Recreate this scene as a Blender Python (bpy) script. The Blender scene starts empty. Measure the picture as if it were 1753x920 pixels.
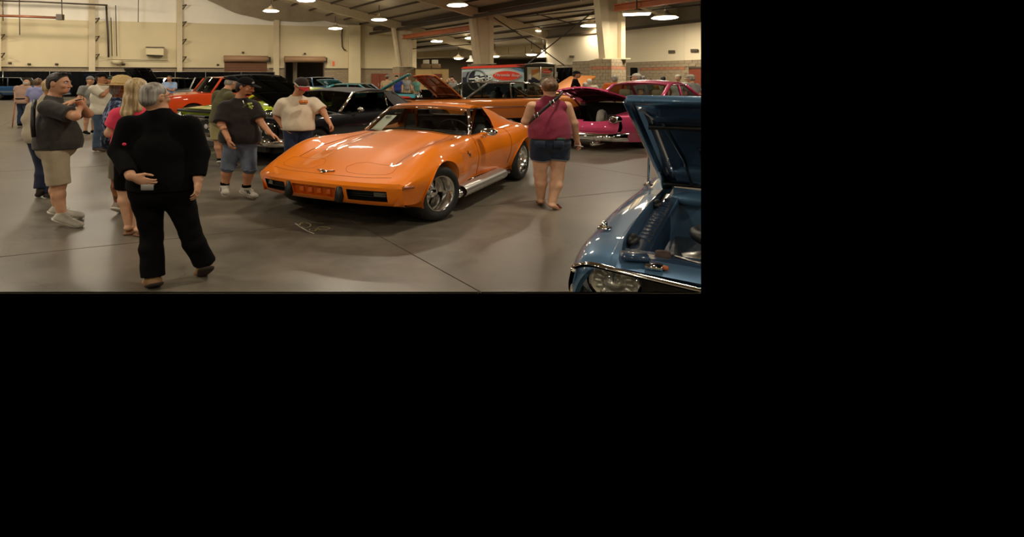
import bpy, bmesh, math, random
import numpy as np
from mathutils import Vector, Matrix
random.seed(7); np.random.seed(7)
PI = math.pi
scene = bpy.context.scene
COL = scene.collection

# ---------------------------------------------------------------- camera, world, light, exposure
# The hall is laid out in metres, floor at z = 0, the photographer at the origin looking along +y.
# The picture is a wide one pressed to fewer rows, so every height in the place is modelled at SQ of its width.
SQ = 0.794
FPX, CX, CY, EYE = 1000.0, 600.0, 136.0, 1.65     # focal length, principal point and horizon (1753 x 920 frame), eye height
cam_d = bpy.data.cameras.new('camera'); cam = bpy.data.objects.new('camera', cam_d); COL.objects.link(cam)
cam.location = (0, 0, EYE * SQ); cam.rotation_euler = (PI / 2, 0, 0)
cam_d.sensor_fit = 'HORIZONTAL'; cam_d.sensor_width = 36.0
cam_d.lens = FPX * 36.0 / 1753.0
cam_d.shift_x = (876.5 - CX) / 1753.0
cam_d.shift_y = -(460.0 - CY) / 1753.0
cam_d.clip_start = 0.05; cam_d.clip_end = 300
scene.camera = cam
w = bpy.data.worlds.new('world'); scene.world = w; w.use_nodes = True
w.node_tree.nodes['Background'].inputs[0].default_value = (0, 0, 0, 1)
w.node_tree.nodes['Background'].inputs[1].default_value = 0.0
scene.view_settings.view_transform = 'Standard'; scene.view_settings.look = 'None'
scene.view_settings.gamma = 1.0; scene.view_settings.use_curve_mapping = False
scene.view_settings.exposure = 0.0
LAMP_RGB = (1.0, 0.88, 0.70)
LAMP_W = 190.0

def area_lamp(x, y, z, power, sx=0.95, sy=0.32, rot=0.42, tilt=0.0):
    d = bpy.data.lights.new('bay_or_fill_light', 'AREA'); d.shape = 'RECTANGLE'; d.size = sx; d.size_y = sy
    d.energy = power; d.color = LAMP_RGB
    o = bpy.data.objects.new('bay_or_fill_light', d); COL.objects.link(o); o.location = (x, y, z * SQ); o.rotation_euler = (tilt, 0, rot if not tilt else .27)
    return o
for gy in (-9.0, -2.0, 5.0, 12.0, 19.0, 26.0):
    for gx in (-27.0, -18.0, -9.0, 0.0, 9.0):
        area_lamp(gx - 0.42 * (gy - 8) * 0.5 + 2, gy, 7.4, LAMP_W)

for gy, zz in ((32.0, 7.9), (37.5, 8.5)):
    for gx in (-29.0, -22.0, -15.0, -8.0): area_lamp(gx, gy, zz, 270.0, tilt=.8)  # added fill lights without fixtures, tilted at the back wall to brighten it
for fx, fy, fz in ((9, 64, 5.2), (13, 72, 5.2), (20, 76, 5.2), (6, 68, 5.3)): area_lamp(fx, fy, fz, 900.0)  # added fill lights that lift the dark far bay, no fixtures modelled

# ---------------------------------------------------------------- helpers
def at(px, py, Y):
    """point of the hall (true metres) that the photograph shows at pixel px, py when it is Y metres off"""
    return np.array([(px - CX) * Y / FPX, Y, EYE - (py - CY) * Y / (FPX * SQ)])
def floor_y(py): return FPX * SQ * EYE / (py - CY)
def on_floor(px, py):
    Y = floor_y(py); return np.array([(px - CX) * Y / FPX, Y, 0.0])

_mats = {}
def mat(name, rgb=(.5, .5, .5), rough=.6, metal=0.0, coat=0.0, var=0.0, vscale=8.0, bump=0.0, bscale=30.0, spec=.5, emit=None, estr=0.0, trans=0.0, ior=1.45, alpha=1.0, sheen=0.0):
    if name in _mats: return _mats[name]
    m = bpy.data.materials.new(name); m.use_nodes = True; nt = m.node_tree; b = nt.nodes['Principled BSDF']
    b.inputs['Base Color'].default_value = (*rgb, 1); b.inputs['Roughness'].default_value = rough
    b.inputs['Metallic'].default_value = metal; b.inputs['Coat Weight'].default_value = coat; b.inputs['Coat Roughness'].default_value = .03
    b.inputs['Specular IOR Level'].default_value = spec; b.inputs['Transmission Weight'].default_value = trans
    b.inputs['IOR'].default_value = ior; b.inputs['Alpha'].default_value = alpha
    if sheen: b.inputs['Sheen Weight'].default_value = sheen
    if emit: b.inputs['Emission Color'].default_value = (*emit, 1); b.inputs['Emission Strength'].default_value = estr
    tc = nt.nodes.new('ShaderNodeTexCoord')
    n = nt.nodes.new('ShaderNodeTexNoise'); n.inputs['Scale'].default_value = vscale; n.inputs['Detail'].default_value = 5
    nt.links.new(tc.outputs['Object'], n.inputs['Vector'])
    if var:
        r = nt.nodes.new('ShaderNodeMapRange'); r.inputs[1].default_value = .3; r.inputs[2].default_value = .7
        r.inputs[3].default_value = 1 - var; r.inputs[4].default_value = 1 + var
        nt.links.new(n.outputs['Fac'], r.inputs[0])
        mx = nt.nodes.new('ShaderNodeVectorMath'); mx.operation = 'SCALE'; mx.inputs[0].default_value = rgb
        nt.links.new(r.outputs[0], mx.inputs['Scale']); nt.links.new(mx.outputs[0], b.inputs['Base Color'])
    if bump:
        n2 = nt.nodes.new('ShaderNodeTexNoise'); n2.inputs['Scale'].default_value = bscale; n2.inputs['Detail'].default_value = 4
        nt.links.new(tc.outputs['Object'], n2.inputs['Vector'])
        bp = nt.nodes.new('ShaderNodeBump'); bp.inputs['Strength'].default_value = bump; bp.inputs['Distance'].default_value = .02
        nt.links.new(n2.outputs['Fac'], bp.inputs['Height']); nt.links.new(bp.outputs[0], b.inputs['Normal'])
    _mats[name] = m; return m

def srgb(r, g, b):
    f = lambda c: (c / 255 / 12.92) if c / 255 <= .04045 else ((c / 255 + .055) / 1.055) ** 2.4
    return (f(r), f(g), f(b))

def tag(o, label=None, cat=None, group=None, kind=None):
    if label: o['label'] = label
    if cat: o['category'] = cat
    if group: o['group'] = group
    if kind: o['kind'] = kind
    return o
def thing(name, base, label, cat, group=None):
    o = bpy.data.objects.new(name, None); COL.objects.link(o); o.empty_display_size = .2
    o.location = (base[0], base[1], base[2] * SQ); return tag(o, label, cat, group)
def base_of(parent):
    """true-metre origin of an object (parents are only ever moved, never turned)"""
    v = np.zeros(3)
    while parent is not None:
        v += np.array([parent.location[0], parent.location[1], parent.location[2] / SQ]); parent = parent.parent
    return v
def mk(name, V, Fc, m, parent=None, smooth=True, kind=None, origin=None, auto=None, label=None):
    """one mesh object from hall coordinates in true metres"""
    V = np.asarray(V, float).reshape(-1, 3)
    if parent is not None: b = base_of(parent)
    elif origin is not None: b = np.asarray(origin, float)
    else: b = np.array([(V[:, 0].min() + V[:, 0].max()) / 2, (V[:, 1].min() + V[:, 1].max()) / 2, V[:, 2].min()])
    L = (V - b) * np.array([1, 1, SQ])
    me = bpy.data.meshes.new(name); me.from_pydata(L.tolist(), [], [list(map(int, f)) for f in Fc]); me.validate()
    if smooth: me.polygons.foreach_set('use_smooth', [True] * len(me.polygons))
    if m is not None: me.materials.append(m)
    o = bpy.data.objects.new(name, me); COL.objects.link(o)
    if parent is not None: o.parent = parent
    else: o.location = (b[0], b[1], b[2] * SQ)
    if smooth and auto:
        bm = bmesh.new(); bm.from_mesh(me)
        for e in bm.edges:
            if len(e.link_faces) == 2 and e.calc_face_angle(0) > auto: e.smooth = False
        bm.to_mesh(me); bm.free()
    if kind: o['kind'] = kind
    if label: o['label'] = label
    return o
def copy_tree(o, parent=None):
    c = o.copy(); COL.objects.link(c)
    if parent is not None: c.parent = parent
    for ch in list(o.children): copy_tree(ch, c)
    return c

class MB:
    """collects plain shapes (true metres) into one mesh"""
    def __init__(s): s.V = []; s.F = []
    def add(s, V, Fc):
        n = len(s.V); s.V += [tuple(map(float, v)) for v in V]; s.F += [tuple(i + n for i in f) for f in Fc]; return s
    def box(s, c, d, ax=None, bev=0):
        """centre, full size, optional 3x3 axes (rows)"""
        ax = np.eye(3) if ax is None else np.asarray(ax, float); c = np.asarray(c, float); h = np.asarray(d, float) / 2
        if bev > 0:
            P = []
            for sx in (-1, 1):
                for sy in (-1, 1):
                    for sz in (-1, 1):
                        for k in range(3):
                            q = np.array([sx, sy, sz]) * (h - bev); q[k] = [sx, sy, sz][k] * h[k]; P.append(c + q @ ax)
            bm = bmesh.new(); vs = [bm.verts.new(p) for p in P]; r = bmesh.ops.convex_hull(bm, input=vs)
            bm.verts.index_update(); s.add([v.co[:] for v in bm.verts], [[v.index for v in f.verts] for f in bm.faces]); bm.free(); return s
        P = [c + np.array([sx, sy, sz]) * h @ ax for sx in (-1, 1) for sy in (-1, 1) for sz in (-1, 1)]
        return s.add(P, [(0, 1, 3, 2), (4, 6, 7, 5), (0, 4, 5, 1), (2, 3, 7, 6), (0, 2, 6, 4), (1, 5, 7, 3)])
    def hexa(s, P):
        """8 corners: bottom ring then top ring"""
        return s.add(P, [(3, 2, 1, 0), (4, 5, 6, 7), (0, 1, 5, 4), (1, 2, 6, 5), (2, 3, 7, 6), (3, 0, 4, 7)])
    def tube(s, P, r, n=8, cap=True, closed=False):
        P = [np.asarray(p, float) for p in P]; m = len(P); rr = [r] * m if np.isscalar(r) else list(r)
        ring = []; up = None
        for i in range(m):
            a = P[i - 1] if (i > 0 or closed) else P[i]; b = P[(i + 1) % m] if (i < m - 1 or closed) else P[i]
            t = b - a; t /= (np.linalg.norm(t) + 1e-9)
            if up is None: up = np.array([0, 0, 1.]) if abs(t[2]) < .9 else np.array([1., 0, 0])
            x = np.cross(up, t); nx = np.linalg.norm(x)
            if nx < 1e-6: x = np.cross(np.array([0., 1, 0]), t); nx = np.linalg.norm(x)
            x /= nx; y = np.cross(t, x); up = y
            ring.append([P[i] + rr[i] * (math.cos(2 * PI * k / n) * x + math.sin(2 * PI * k / n) * y) for k in range(n)])
        V = [q for rg in ring for q in rg]; Fc = []
        for i in range(m if closed else m - 1):
            for k in range(n):
                j = (i + 1) % m; Fc.append((i * n + k, i * n + (k + 1) % n, j * n + (k + 1) % n, j * n + k))
        if cap and not closed: Fc += [tuple(range(n - 1, -1, -1)), tuple((m - 1) * n + k for k in range(n))]
        return s.add(V, Fc)
    def lathe(s, prof, c, axis, n=24, squash=None):
        """profile [(along, radius)] turned about axis through c"""
        a = np.asarray(axis, float); a /= np.linalg.norm(a)
        x = np.cross(a, [0, 0, 1.]) if abs(a[2]) < .9 else np.cross(a, [1., 0, 0]); x /= np.linalg.norm(x); y = np.cross(a, x)
        V = []; Fc = []; m = len(prof)
        for (h, r) in prof:
            for k in range(n):
                t = 2 * PI * k / n; V.append(np.asarray(c, float) + a * h + r * (math.cos(t) * x + math.sin(t) * y))
        for i in range(m - 1):
            for k in range(n): Fc.append((i * n + k, i * n + (k + 1) % n, (i + 1) * n + (k + 1) % n, (i + 1) * n + k))
        return s.add(V, Fc)
    def sphere(s, c, r, n=10, m=6):
        r = np.array([r, r, r]) if np.isscalar(r) else np.asarray(r, float); V = []; Fc = []
        for i in range(m + 1):
            ph = PI * i / m
            for k in range(n): V.append(np.asarray(c) + r * np.array([math.sin(ph) * math.cos(2 * PI * k / n), math.sin(ph) * math.sin(2 * PI * k / n), math.cos(ph)]))
        for i in range(m):
            for k in range(n): Fc.append((i * n + k, (i + 1) * n + k, (i + 1) * n + (k + 1) % n, i * n + (k + 1) % n))
        return s.add(V, Fc)
    def grid(s, G, flip=False):
        G = np.asarray(G, float); a, b = G.shape[:2]
        Fc = [(i * b + j, (i + 1) * b + j, (i + 1) * b + j + 1, i * b + j + 1) for i in range(a - 1) for j in range(b - 1)]
        if flip: Fc = [f[::-1] for f in Fc]
        return s.add(G.reshape(-1, 3), Fc)
    def panel(s, Q, th):
        """thin quad/polygon with thickness th along its normal"""
        Q = [np.asarray(q, float) for q in Q]; nn = np.cross(Q[1] - Q[0], Q[-1] - Q[0]); nn /= np.linalg.norm(nn); k = len(Q)
        V = Q + [q + nn * th for q in Q]
        return s.add(V, [tuple(range(k - 1, -1, -1)), tuple(range(k, 2 * k))] + [(i, (i + 1) % k, k + (i + 1) % k, k + i) for i in range(k)])
    def clip(s, planes):
        """cut away what lies past each plane (point, normal) and close the cut"""
        bm = bmesh.new(); vs = [bm.verts.new(v) for v in s.V]
        for f in s.F:
            try: bm.faces.new([vs[i] for i in f])
            except ValueError: pass
        for p, n in planes:
            g = bm.verts[:] + bm.edges[:] + bm.faces[:]
            bmesh.ops.bisect_plane(bm, geom=g, plane_co=p, plane_no=n, clear_outer=True, clear_inner=False)
        bm.verts.index_update(); s.V = [v.co[:] for v in bm.verts]; s.F = [tuple(v.index for v in f.verts) for f in bm.faces]; bm.free(); return s
    def build(s, name, m, parent=None, **k): return mk(name, s.V, s.F, m, parent, **k)

# the built part of the hall ends on the right along the line x = 0.6 y and in front at y = 3.6
END_R = ((0, 0, 0), (1.0, -0.6, 0))
END_F = ((0, 3.6, 0), (0, -1, 0))

# ---------------------------------------------------------------- rounded solids from distance fields
def surface(prims, h, noise=None, smooth=1):
    """prims: list of (op, fn, lo, hi, k); distance fields joined in order, meshed by surface nets at cell h"""
    lo = np.min([p[2] for p in prims if p[0] == '+'], axis=0) - 3 * h; hi = np.max([p[3] for p in prims if p[0] == '+'], axis=0) + 3 * h
    n = np.ceil((hi - lo) / h).astype(int) + 1
    D = np.full(n, 1.0, np.float32)
    xs = [lo[i] + h * np.arange(n[i]) for i in range(3)]
    for op, fn, a, b, k in prims:
        m = k + 3 * h
        i0 = np.maximum(0, np.floor((a - m - lo) / h).astype(int)); i1 = np.minimum(n, np.ceil((b + m - lo) / h).astype(int) + 1)
        if np.any(i1 <= i0): continue
        sl = tuple(slice(i0[j], i1[j]) for j in range(3))
        P = np.stack(np.meshgrid(*[xs[j][sl[j]] for j in range(3)], indexing='ij'), -1)
        d = fn(P).astype(np.float32); c = D[sl]
        if op == '+':
            if k > 0:
                t = np.clip(.5 + .5 * (c - d) / k, 0, 1); D[sl] = c * (1 - t) + d * t - k * t * (1 - t)
            else: D[sl] = np.minimum(c, d)
        elif op == '-':
            if k > 0:
                t = np.clip(.5 - .5 * (c + d) / k, 0, 1); D[sl] = c * (1 - t) - d * t + k * t * (1 - t)
            else: D[sl] = np.maximum(c, -d)
        else: D[sl] = np.maximum(c, d)
    if noise is not None:
        near = np.abs(D) < .06; idx = np.argwhere(near); D[near] += noise(lo + idx * h).astype(np.float32)
    return nets(D, lo, h, smooth)
def nets(D, lo, h, smooth=1):
    ins = D < 0
    n = np.array(D.shape) - 1
    c = np.zeros(n, np.int8)
    for dx in (0, 1):
        for dy in (0, 1):
            for dz in (0, 1): c += ins[dx:n[0] + dx, dy:n[1] + dy, dz:n[2] + dz]
    act = (c > 0) & (c < 8); idx = np.argwhere(act); id3 = np.full(n, -1, np.int64); id3[act] = np.arange(len(idx))
    acc = np.zeros((len(idx), 3)); cnt = np.zeros(len(idx))
    cor = [np.array((x, y, z)) for x in (0, 1) for y in (0, 1) for z in (0, 1)]
    for i in range(8):
        for j in range(i + 1, 8):
            if np.abs(cor[i] - cor[j]).sum() != 1: continue
            a = D[tuple((idx + cor[i]).T)]; b = D[tuple((idx + cor[j]).T)]; x = (a < 0) != (b < 0)
            t = np.where(x, a / np.where(x, a - b, 1), 0)[:, None]
            acc += np.where(x[:, None], cor[i] + t * (cor[j] - cor[i]), 0); cnt += x
    V = lo + h * (idx + acc / cnt[:, None])
    Fc = []
    for ax in range(3):
        u, v = (ax + 1) % 3, (ax + 2) % 3
        a = ins; sh = [slice(None)] * 3; sh[ax] = slice(0, -1); s2 = [slice(None)] * 3; s2[ax] = slice(1, None)
        cr = ins[tuple(sh)] != ins[tuple(s2)]; e = np.argwhere(cr); e = e[(e[:, u] > 0) & (e[:, v] > 0) & (e[:, u] < n[u]) & (e[:, v] < n[v])]
        q = []
        for du, dv in ((0, 0), (-1, 0), (-1, -1), (0, -1)):
            f = e.copy(); f[:, u] += du; f[:, v] += dv; q.append(id3[tuple(f.T)])
        q = np.stack(q, 1); fl = ~ins[tuple(e.T)]; q[fl] = q[fl][:, ::-1]; Fc.append(q)
    Fc = np.concatenate(Fc); Fc = Fc[(Fc >= 0).all(1)]
    for _ in range(smooth):
        A = np.zeros_like(V); C = np.zeros(len(V))
        for i in range(4):
            j = (i + 1) % 4; np.add.at(A, Fc[:, i], V[Fc[:, j]]); np.add.at(A, Fc[:, j], V[Fc[:, i]]); np.add.at(C, Fc[:, i], 1); np.add.at(C, Fc[:, j], 1)
        V = V * .5 + .5 * A / np.maximum(C, 1)[:, None]
    return V, Fc
def cone(a, b, ra, rb, k=.03, op='+', flat=None, cut=False):
    """tapered capsule a-b; flat=(axis, f) thins it by f along axis; cut: flat end at b"""
    a = np.asarray(a, float); b = np.asarray(b, float); ab = b - a; L2 = max(ab @ ab, 1e-9); r = max(ra, rb)
    if flat is not None: fx = np.asarray(flat[0], float); fx = fx / np.linalg.norm(fx); ff = 1 / flat[1]
    abn = ab / math.sqrt(L2)
    def fn(P):
        pa = P - a; t = np.clip(pa @ ab / L2, 0, 1); q = pa - t[..., None] * ab
        if flat is not None:
            s = q @ fx; l = np.sqrt((q * q).sum(-1) + (ff * ff - 1) * s * s)
            d = l - (ra + t * (rb - ra)); d = d * np.where(np.abs(s) > 1e-6, np.clip(np.sqrt((q * q).sum(-1)) / np.maximum(l, 1e-6), 1 / ff, 1), 1)
        else: d = np.sqrt((q * q).sum(-1)) - (ra + t * (rb - ra))
        if cut: d = np.maximum(d, (P - b) @ abn)
        return d
    return (op, fn, np.minimum(a, b) - r, np.maximum(a, b) + r, k)
def ell(c, r, R=None, k=.03, op='+'):
    c = np.asarray(c, float); r = np.asarray(r, float); R = np.eye(3) if R is None else R; mx = r.max()
    def fn(P):
        q = (P - c) @ R.T; k0 = np.sqrt(((q / r) ** 2).sum(-1)); k1 = np.sqrt(((q / (r * r)) ** 2).sum(-1)); return k0 * (k0 - 1) / np.maximum(k1, 1e-6)
    return (op, fn, c - mx, c + mx, k)
def rbox(c, hsize, rad, R=None, k=.0, op='+'):
    c = np.asarray(c, float); hs = np.asarray(hsize, float) - rad; R = np.eye(3) if R is None else np.asarray(R); mx = np.linalg.norm(hsize)
    def fn(P):
        q = np.abs((P - c) @ R.T) - hs; return np.sqrt((np.maximum(q, 0) ** 2).sum(-1)) + np.minimum(q.max(-1), 0) - rad
    return (op, fn, c - mx, c + mx, k)
def half(p, nrm, lo, hi, op='&'):
    """keep the side that nrm points away from"""
    p = np.asarray(p, float); nrm = np.asarray(nrm, float); nrm = nrm / np.linalg.norm(nrm)
    return (op, lambda P: (P - p) @ nrm, np.asarray(lo, float), np.asarray(hi, float), 0.0)
BIG_LO, BIG_HI = np.array([-99., -99, -99]), np.array([999., 999, 99])
def keep(p, nrm): return half(p, nrm, BIG_LO, BIG_HI)
# ---------------------------------------------------------------- the hall: floor, walls, ceiling, frame
BU = np.array([-.40, .917, 0]); BN = np.array([-.917, -.40, 0]); C3 = np.array([12.6, 28.1, 0])
def B(d, s, z): return C3 + BN * d + BU * s + np.array([0, 0, z])     # d: left of the column row, s: away along it
def dS(p): r = np.asarray(p) - C3; return r[:3] @ BN, r[:3] @ BU

def concrete_mat():
    m = bpy.data.materials.new('polished_concrete'); m.use_nodes = True; nt = m.node_tree; b = nt.nodes['Principled BSDF']; L = nt.links.new
    ge = nt.nodes.new('ShaderNodeNewGeometry')
    def noise(sc, det=6, rough=.6, dist=0.0):
        n = nt.nodes.new('ShaderNodeTexNoise'); n.inputs['Scale'].default_value = sc; n.inputs['Detail'].default_value = det
        n.inputs['Roughness'].default_value = rough; n.inputs['Distortion'].default_value = dist; L(ge.outputs['Position'], n.inputs['Vector']); return n
    n1, n2, n3 = noise(.55, 4, .6, .8), noise(3.2, 8, .7, .4), noise(38, 3)
    r1 = nt.nodes.new('ShaderNodeValToRGB'); r1.color_ramp.elements[0].position = .30; r1.color_ramp.elements[1].position = .72
    r1.color_ramp.elements[0].color = (.112, .098, .076, 1); r1.color_ramp.elements[1].color = (.190, .168, .130, 1); L(n1.outputs['Fac'], r1.inputs[0])
    r2 = nt.nodes.new('ShaderNodeValToRGB'); r2.color_ramp.elements[0].position = .32; r2.color_ramp.elements[1].position = .75
    r2.color_ramp.elements[0].color = (.72, .70, .68, 1); r2.color_ramp.elements[1].color = (1.18, 1.16, 1.12, 1); L(n2.outputs['Fac'], r2.inputs[0])
    mx = nt.nodes.new('ShaderNodeMix'); mx.data_type = 'RGBA'; mx.blend_type = 'MULTIPLY'; mx.inputs[0].default_value = 1
    L(r1.outputs[0], mx.inputs[6]); L(r2.outputs[0], mx.inputs[7])
    # hairline cracks
    v = nt.nodes.new('ShaderNodeTexVoronoi'); v.feature = 'DISTANCE_TO_EDGE'; v.inputs['Scale'].default_value = .33
    nd = noise(1.4, 5); vm = nt.nodes.new('ShaderNodeVectorMath'); vm.operation = 'ADD'; L(ge.outputs['Position'], vm.inputs[0]); L(nd.outputs['Color'], vm.inputs[1]); L(vm.outputs[0], v.inputs['Vector'])
    cr = nt.nodes.new('ShaderNodeMapRange'); cr.inputs[1].default_value = .0; cr.inputs[2].default_value = .004; cr.inputs[3].default_value = .72; cr.inputs[4].default_value = 1; L(v.outputs['Distance'], cr.inputs[0])
    sc = nt.nodes.new('ShaderNodeVectorMath'); sc.operation = 'SCALE'; L(mx.outputs[2], sc.inputs[0]); L(cr.outputs[0], sc.inputs['Scale'])
    L(sc.outputs[0], b.inputs['Base Color'])
    rr = nt.nodes.new('ShaderNodeMapRange'); rr.inputs[3].default_value = .26; rr.inputs[4].default_value = .46; L(n2.outputs['Fac'], rr.inputs[0]); L(rr.outputs[0], b.inputs['Roughness'])
    bp = nt.nodes.new('ShaderNodeBump'); bp.inputs['Strength'].default_value = .06; bp.inputs['Distance'].default_value = .01; L(n3.outputs['Fac'], bp.inputs['Height']); L(bp.outputs[0], b.inputs['Normal'])
    return m
M_floor = concrete_mat()
def block_mat(name, c1, c2, mortar, sx=.4, sy=.2):
    """courses of concrete block, for walls too far off to build block by block"""
    m = bpy.data.materials.new(name); m.use_nodes = True; nt = m.node_tree; b = nt.nodes['Principled BSDF']; L = nt.links.new; b.inputs['Roughness'].default_value = .85
    tc = nt.nodes.new('ShaderNodeTexCoord'); mp = nt.nodes.new('ShaderNodeMapping'); mp.inputs['Rotation'].default_value = (PI / 2, 0, 0)
    sp = nt.nodes.new('ShaderNodeSeparateXYZ'); L(tc.outputs['Object'], sp.inputs[0])
    ad = nt.nodes.new('ShaderNodeMath'); ad.operation = 'ADD'; L(sp.outputs[0], ad.inputs[0]); L(sp.outputs[1], ad.inputs[1])
    cb = nt.nodes.new('ShaderNodeCombineXYZ'); L(ad.outputs[0], cb.inputs[0]); L(sp.outputs[2], cb.inputs[1])
    br = nt.nodes.new('ShaderNodeTexBrick'); br.inputs['Color1'].default_value = (*c1, 1); br.inputs['Color2'].default_value = (*c2, 1); br.inputs['Mortar'].default_value = (*mortar, 1)
    br.inputs['Scale'].default_value = 1; br.inputs['Brick Width'].default_value = sx; br.inputs['Row Height'].default_value = sy * SQ; br.inputs['Mortar Size'].default_value = .012
    L(cb.outputs[0], br.inputs['Vector']); L(br.outputs['Color'], b.inputs['Base Color']); return m
M_cmu = block_mat('tan_block', srgb(150, 134, 106), srgb(138, 122, 97), srgb(112, 99, 79))
M_cmu2 = mat('block_tan', srgb(152, 136, 108), .9, var=.12, vscale=6, bump=.3, bscale=80)
M_cmur = mat('block_red', srgb(164, 112, 82), .9, var=.12, vscale=6, bump=.3, bscale=80)
M_cream = mat('cream_wall', srgb(205, 190, 152), .75, var=.05, vscale=.5)
M_cream2 = mat('cream_wall_right', srgb(222, 208, 176), .75, var=.03, vscale=.4)
M_white = mat('white_insulation', srgb(232, 224, 206), .6, var=.05, vscale=.8, bump=.5, bscale=3)
M_steel = mat('cream_steel', srgb(196, 180, 146), .55, var=.06, vscale=2)
M_ceil = mat('roof_liner', srgb(184, 172, 146), .6, var=.08, vscale=1, bump=.4, bscale=5)
M_dark = mat('dark_steel', srgb(74, 62, 48), .6, var=.1)
M_pipe = mat('dark_pipe', srgb(62, 52, 42), .5)
M_rust = mat('orange_primer', srgb(172, 92, 46), .55, var=.12, vscale=3)
M_blackcloth = mat('black_drape', (.0035, .0035, .004), .95, spec=.1)
M_brown = mat('brown_door', srgb(112, 74, 48), .55, var=.05)
M_redbrown = mat('red_brown_door', srgb(120, 58, 36), .5)
M_black = mat('black_matte', (.006, .006, .006), .6)
M_alu = mat('aluminium', (.6, .58, .54), .35, 1.0)
M_lamp = mat('lamp_lens', (1, 1, 1), .4, emit=(1.0, .90, .72), estr=9.0)
M_tan = mat('tan_panel', srgb(200, 170, 112), .7)
M_orangesign = mat('orange_sign', srgb(226, 110, 66), .6)

# floor: base and sawn slabs; the joints run with the building
fl = MB().panel([(-60, -14, -.06), (60, -14, -.06), (60, 95, -.06), (-60, 95, -.06)], .045)
fl.clip([END_R, ((0, 3.78, 0), (0, -1, 0))])
floor = fl.build('floor', mat('joint_filler', srgb(124, 112, 92), .8), smooth=False, kind='structure', origin=(0, 10, 0))
jd, js = dS((-.345, 6.27, 0))[0], dS((-2.3, 4.45, 0))[1]
step, gap = 4.6, .006
for i in range(-6, 8):
    for j in range(-2, 4):
        d0, s0 = jd + i * step, js + j * step
        q = [B(d0 + gap, s0 + gap, -.015), B(d0 + gap, s0 + step - gap, -.015), B(d0 + step - gap, s0 + step - gap, -.015), B(d0 + step - gap, s0 + gap, -.015)]
        pxs = [(600 + 1000 * p[0] / max(p[1], .5), p[1]) for p in q]
        if max(p[1] for p in q) < 3.6 or max(a for a, _ in pxs) < -60 or min(a for a, y in pxs if y > .4 or True) > 1260: continue
        sl = MB().panel(q, .015)
        if sl.V and min(v[2] for v in sl.V) < -.02: sl = MB().panel(q[::-1], .015)
        sl.clip([END_R, END_F])
        if len(sl.V) > 3: sl.build('slab', M_floor, floor, smooth=False)
s_far = js + 4 * step
far = MB().panel([B(40, s_far + gap, -.015), B(-40, s_far + gap, -.015), B(-40, 75, -.015), B(40, 75, -.015)], .015)
if min(v[2] for v in far.V) < -.02: far = MB().panel([B(40, s_far + gap, -.015), B(40, 75, -.015), B(-40, 75, -.015), B(-40, s_far + gap, -.015)], .015)
far.clip([END_R]).build('far_slab', M_floor, floor, smooth=False)

# the rest of the hall, behind and beside the photographer
MB().panel([(-38, -14, -.015), (30, -14, -.015), (30, 1.42, -.015), (-38, 1.42, -.015)], .015).build('near_slab', M_floor, floor, smooth=False)
MB().box((-4, -14.2, 3.9), (70, .3, 7.8)).build('wall_rear', M_cream, smooth=False, kind='structure')
MB().box((-39, 10, 3.9), (.3, 62, 7.8)).build('wall_left', M_cream, smooth=False, kind='structure')

# back wall (faces the camera, far left)
def W(px, y_off=0.0):
    """distance of the back wall along the sight line through column px"""
    k = (px - CX) / FPX; return (44 + .279 * 26.4) / (1 - .279 * k) - y_off
def wp(px, z, off=0.0):
    Y = W(px, off); return np.array([(px - CX) / FPX * Y, Y, z])
def wpy(px, py, off=0.0): return at(px, py, W(px, off))
def wall_strip(name, pxs, z0, z1, m, th=.25, parent=None, kind='structure'):
    b = MB()
    for a, c in pxs: b.hexa([wp(a, z0), wp(c, z0), wp(c, z0) + (0, th, 0), wp(a, z0) + (0, th, 0), wp(a, z1), wp(c, z1), wp(c, z1) + (0, th, 0), wp(a, z1) + (0, th, 0)])
    return b.build(name, m, parent, smooth=False, kind=kind if parent is None else None)
zd = wpy(520, 104)[2]
wall = wall_strip('wall_back', [(-60, 487), (555, 713)], 0, 2.83, M_cmu)
wall_strip('wall_band', [(-60, 487), (555, 713)], 2.83, 7.45, M_cream, parent=wall)
wall_strip('wall_lintel', [(487, 555)], zd, 7.45, M_cream, parent=wall)
wall_strip('wall_insulation', [(-60, 600)], 7.45, 14.5, M_white, parent=wall)
wall_strip('wall_end_band', [(600, 713)], 7.45, 9.0, M_cream, parent=wall)
ledge = MB()
for a, c in ((-60, 152), (163, 303), (312, 383), (461, 468), (478, 487), (556, 672)):
    ledge.hexa([wp(a, 2.77, .06), wp(c, 2.77, .06), wp(c, 2.77), wp(a, 2.77), wp(a, 2.87, .06), wp(c, 2.87, .06), wp(c, 2.87), wp(a, 2.87)])
ledge.build('trim_1', M_dark, smooth=False, kind='structure')
# room behind the open roll-up door
bk = MB()
bk.hexa([wp(470, 0, -9), wp(580, 0, -9), wp(580, 0, -9.2), wp(470, 0, -9.2), wp(470, 6, -9), wp(580, 6, -9), wp(580, 6, -9.2), wp(470, 6, -9.2)])
bk.hexa([wp(466, 4.6, -.3), wp(586, 4.6, -.3), wp(586, 4.6, -9.2), wp(466, 4.6, -9.2), wp(466, 4.8, -.3), wp(586, 4.8, -.3), wp(586, 4.8, -9.2), wp(466, 4.8, -9.2)])
bk.build('wall_store', mat('store_grey', srgb(120, 110, 92), .8), smooth=False, kind='structure')
st = MB().box(wp(505, 2, -3), (.35, .35, 4)); st.build('store_post', M_steel, smooth=False, kind='structure')
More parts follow.
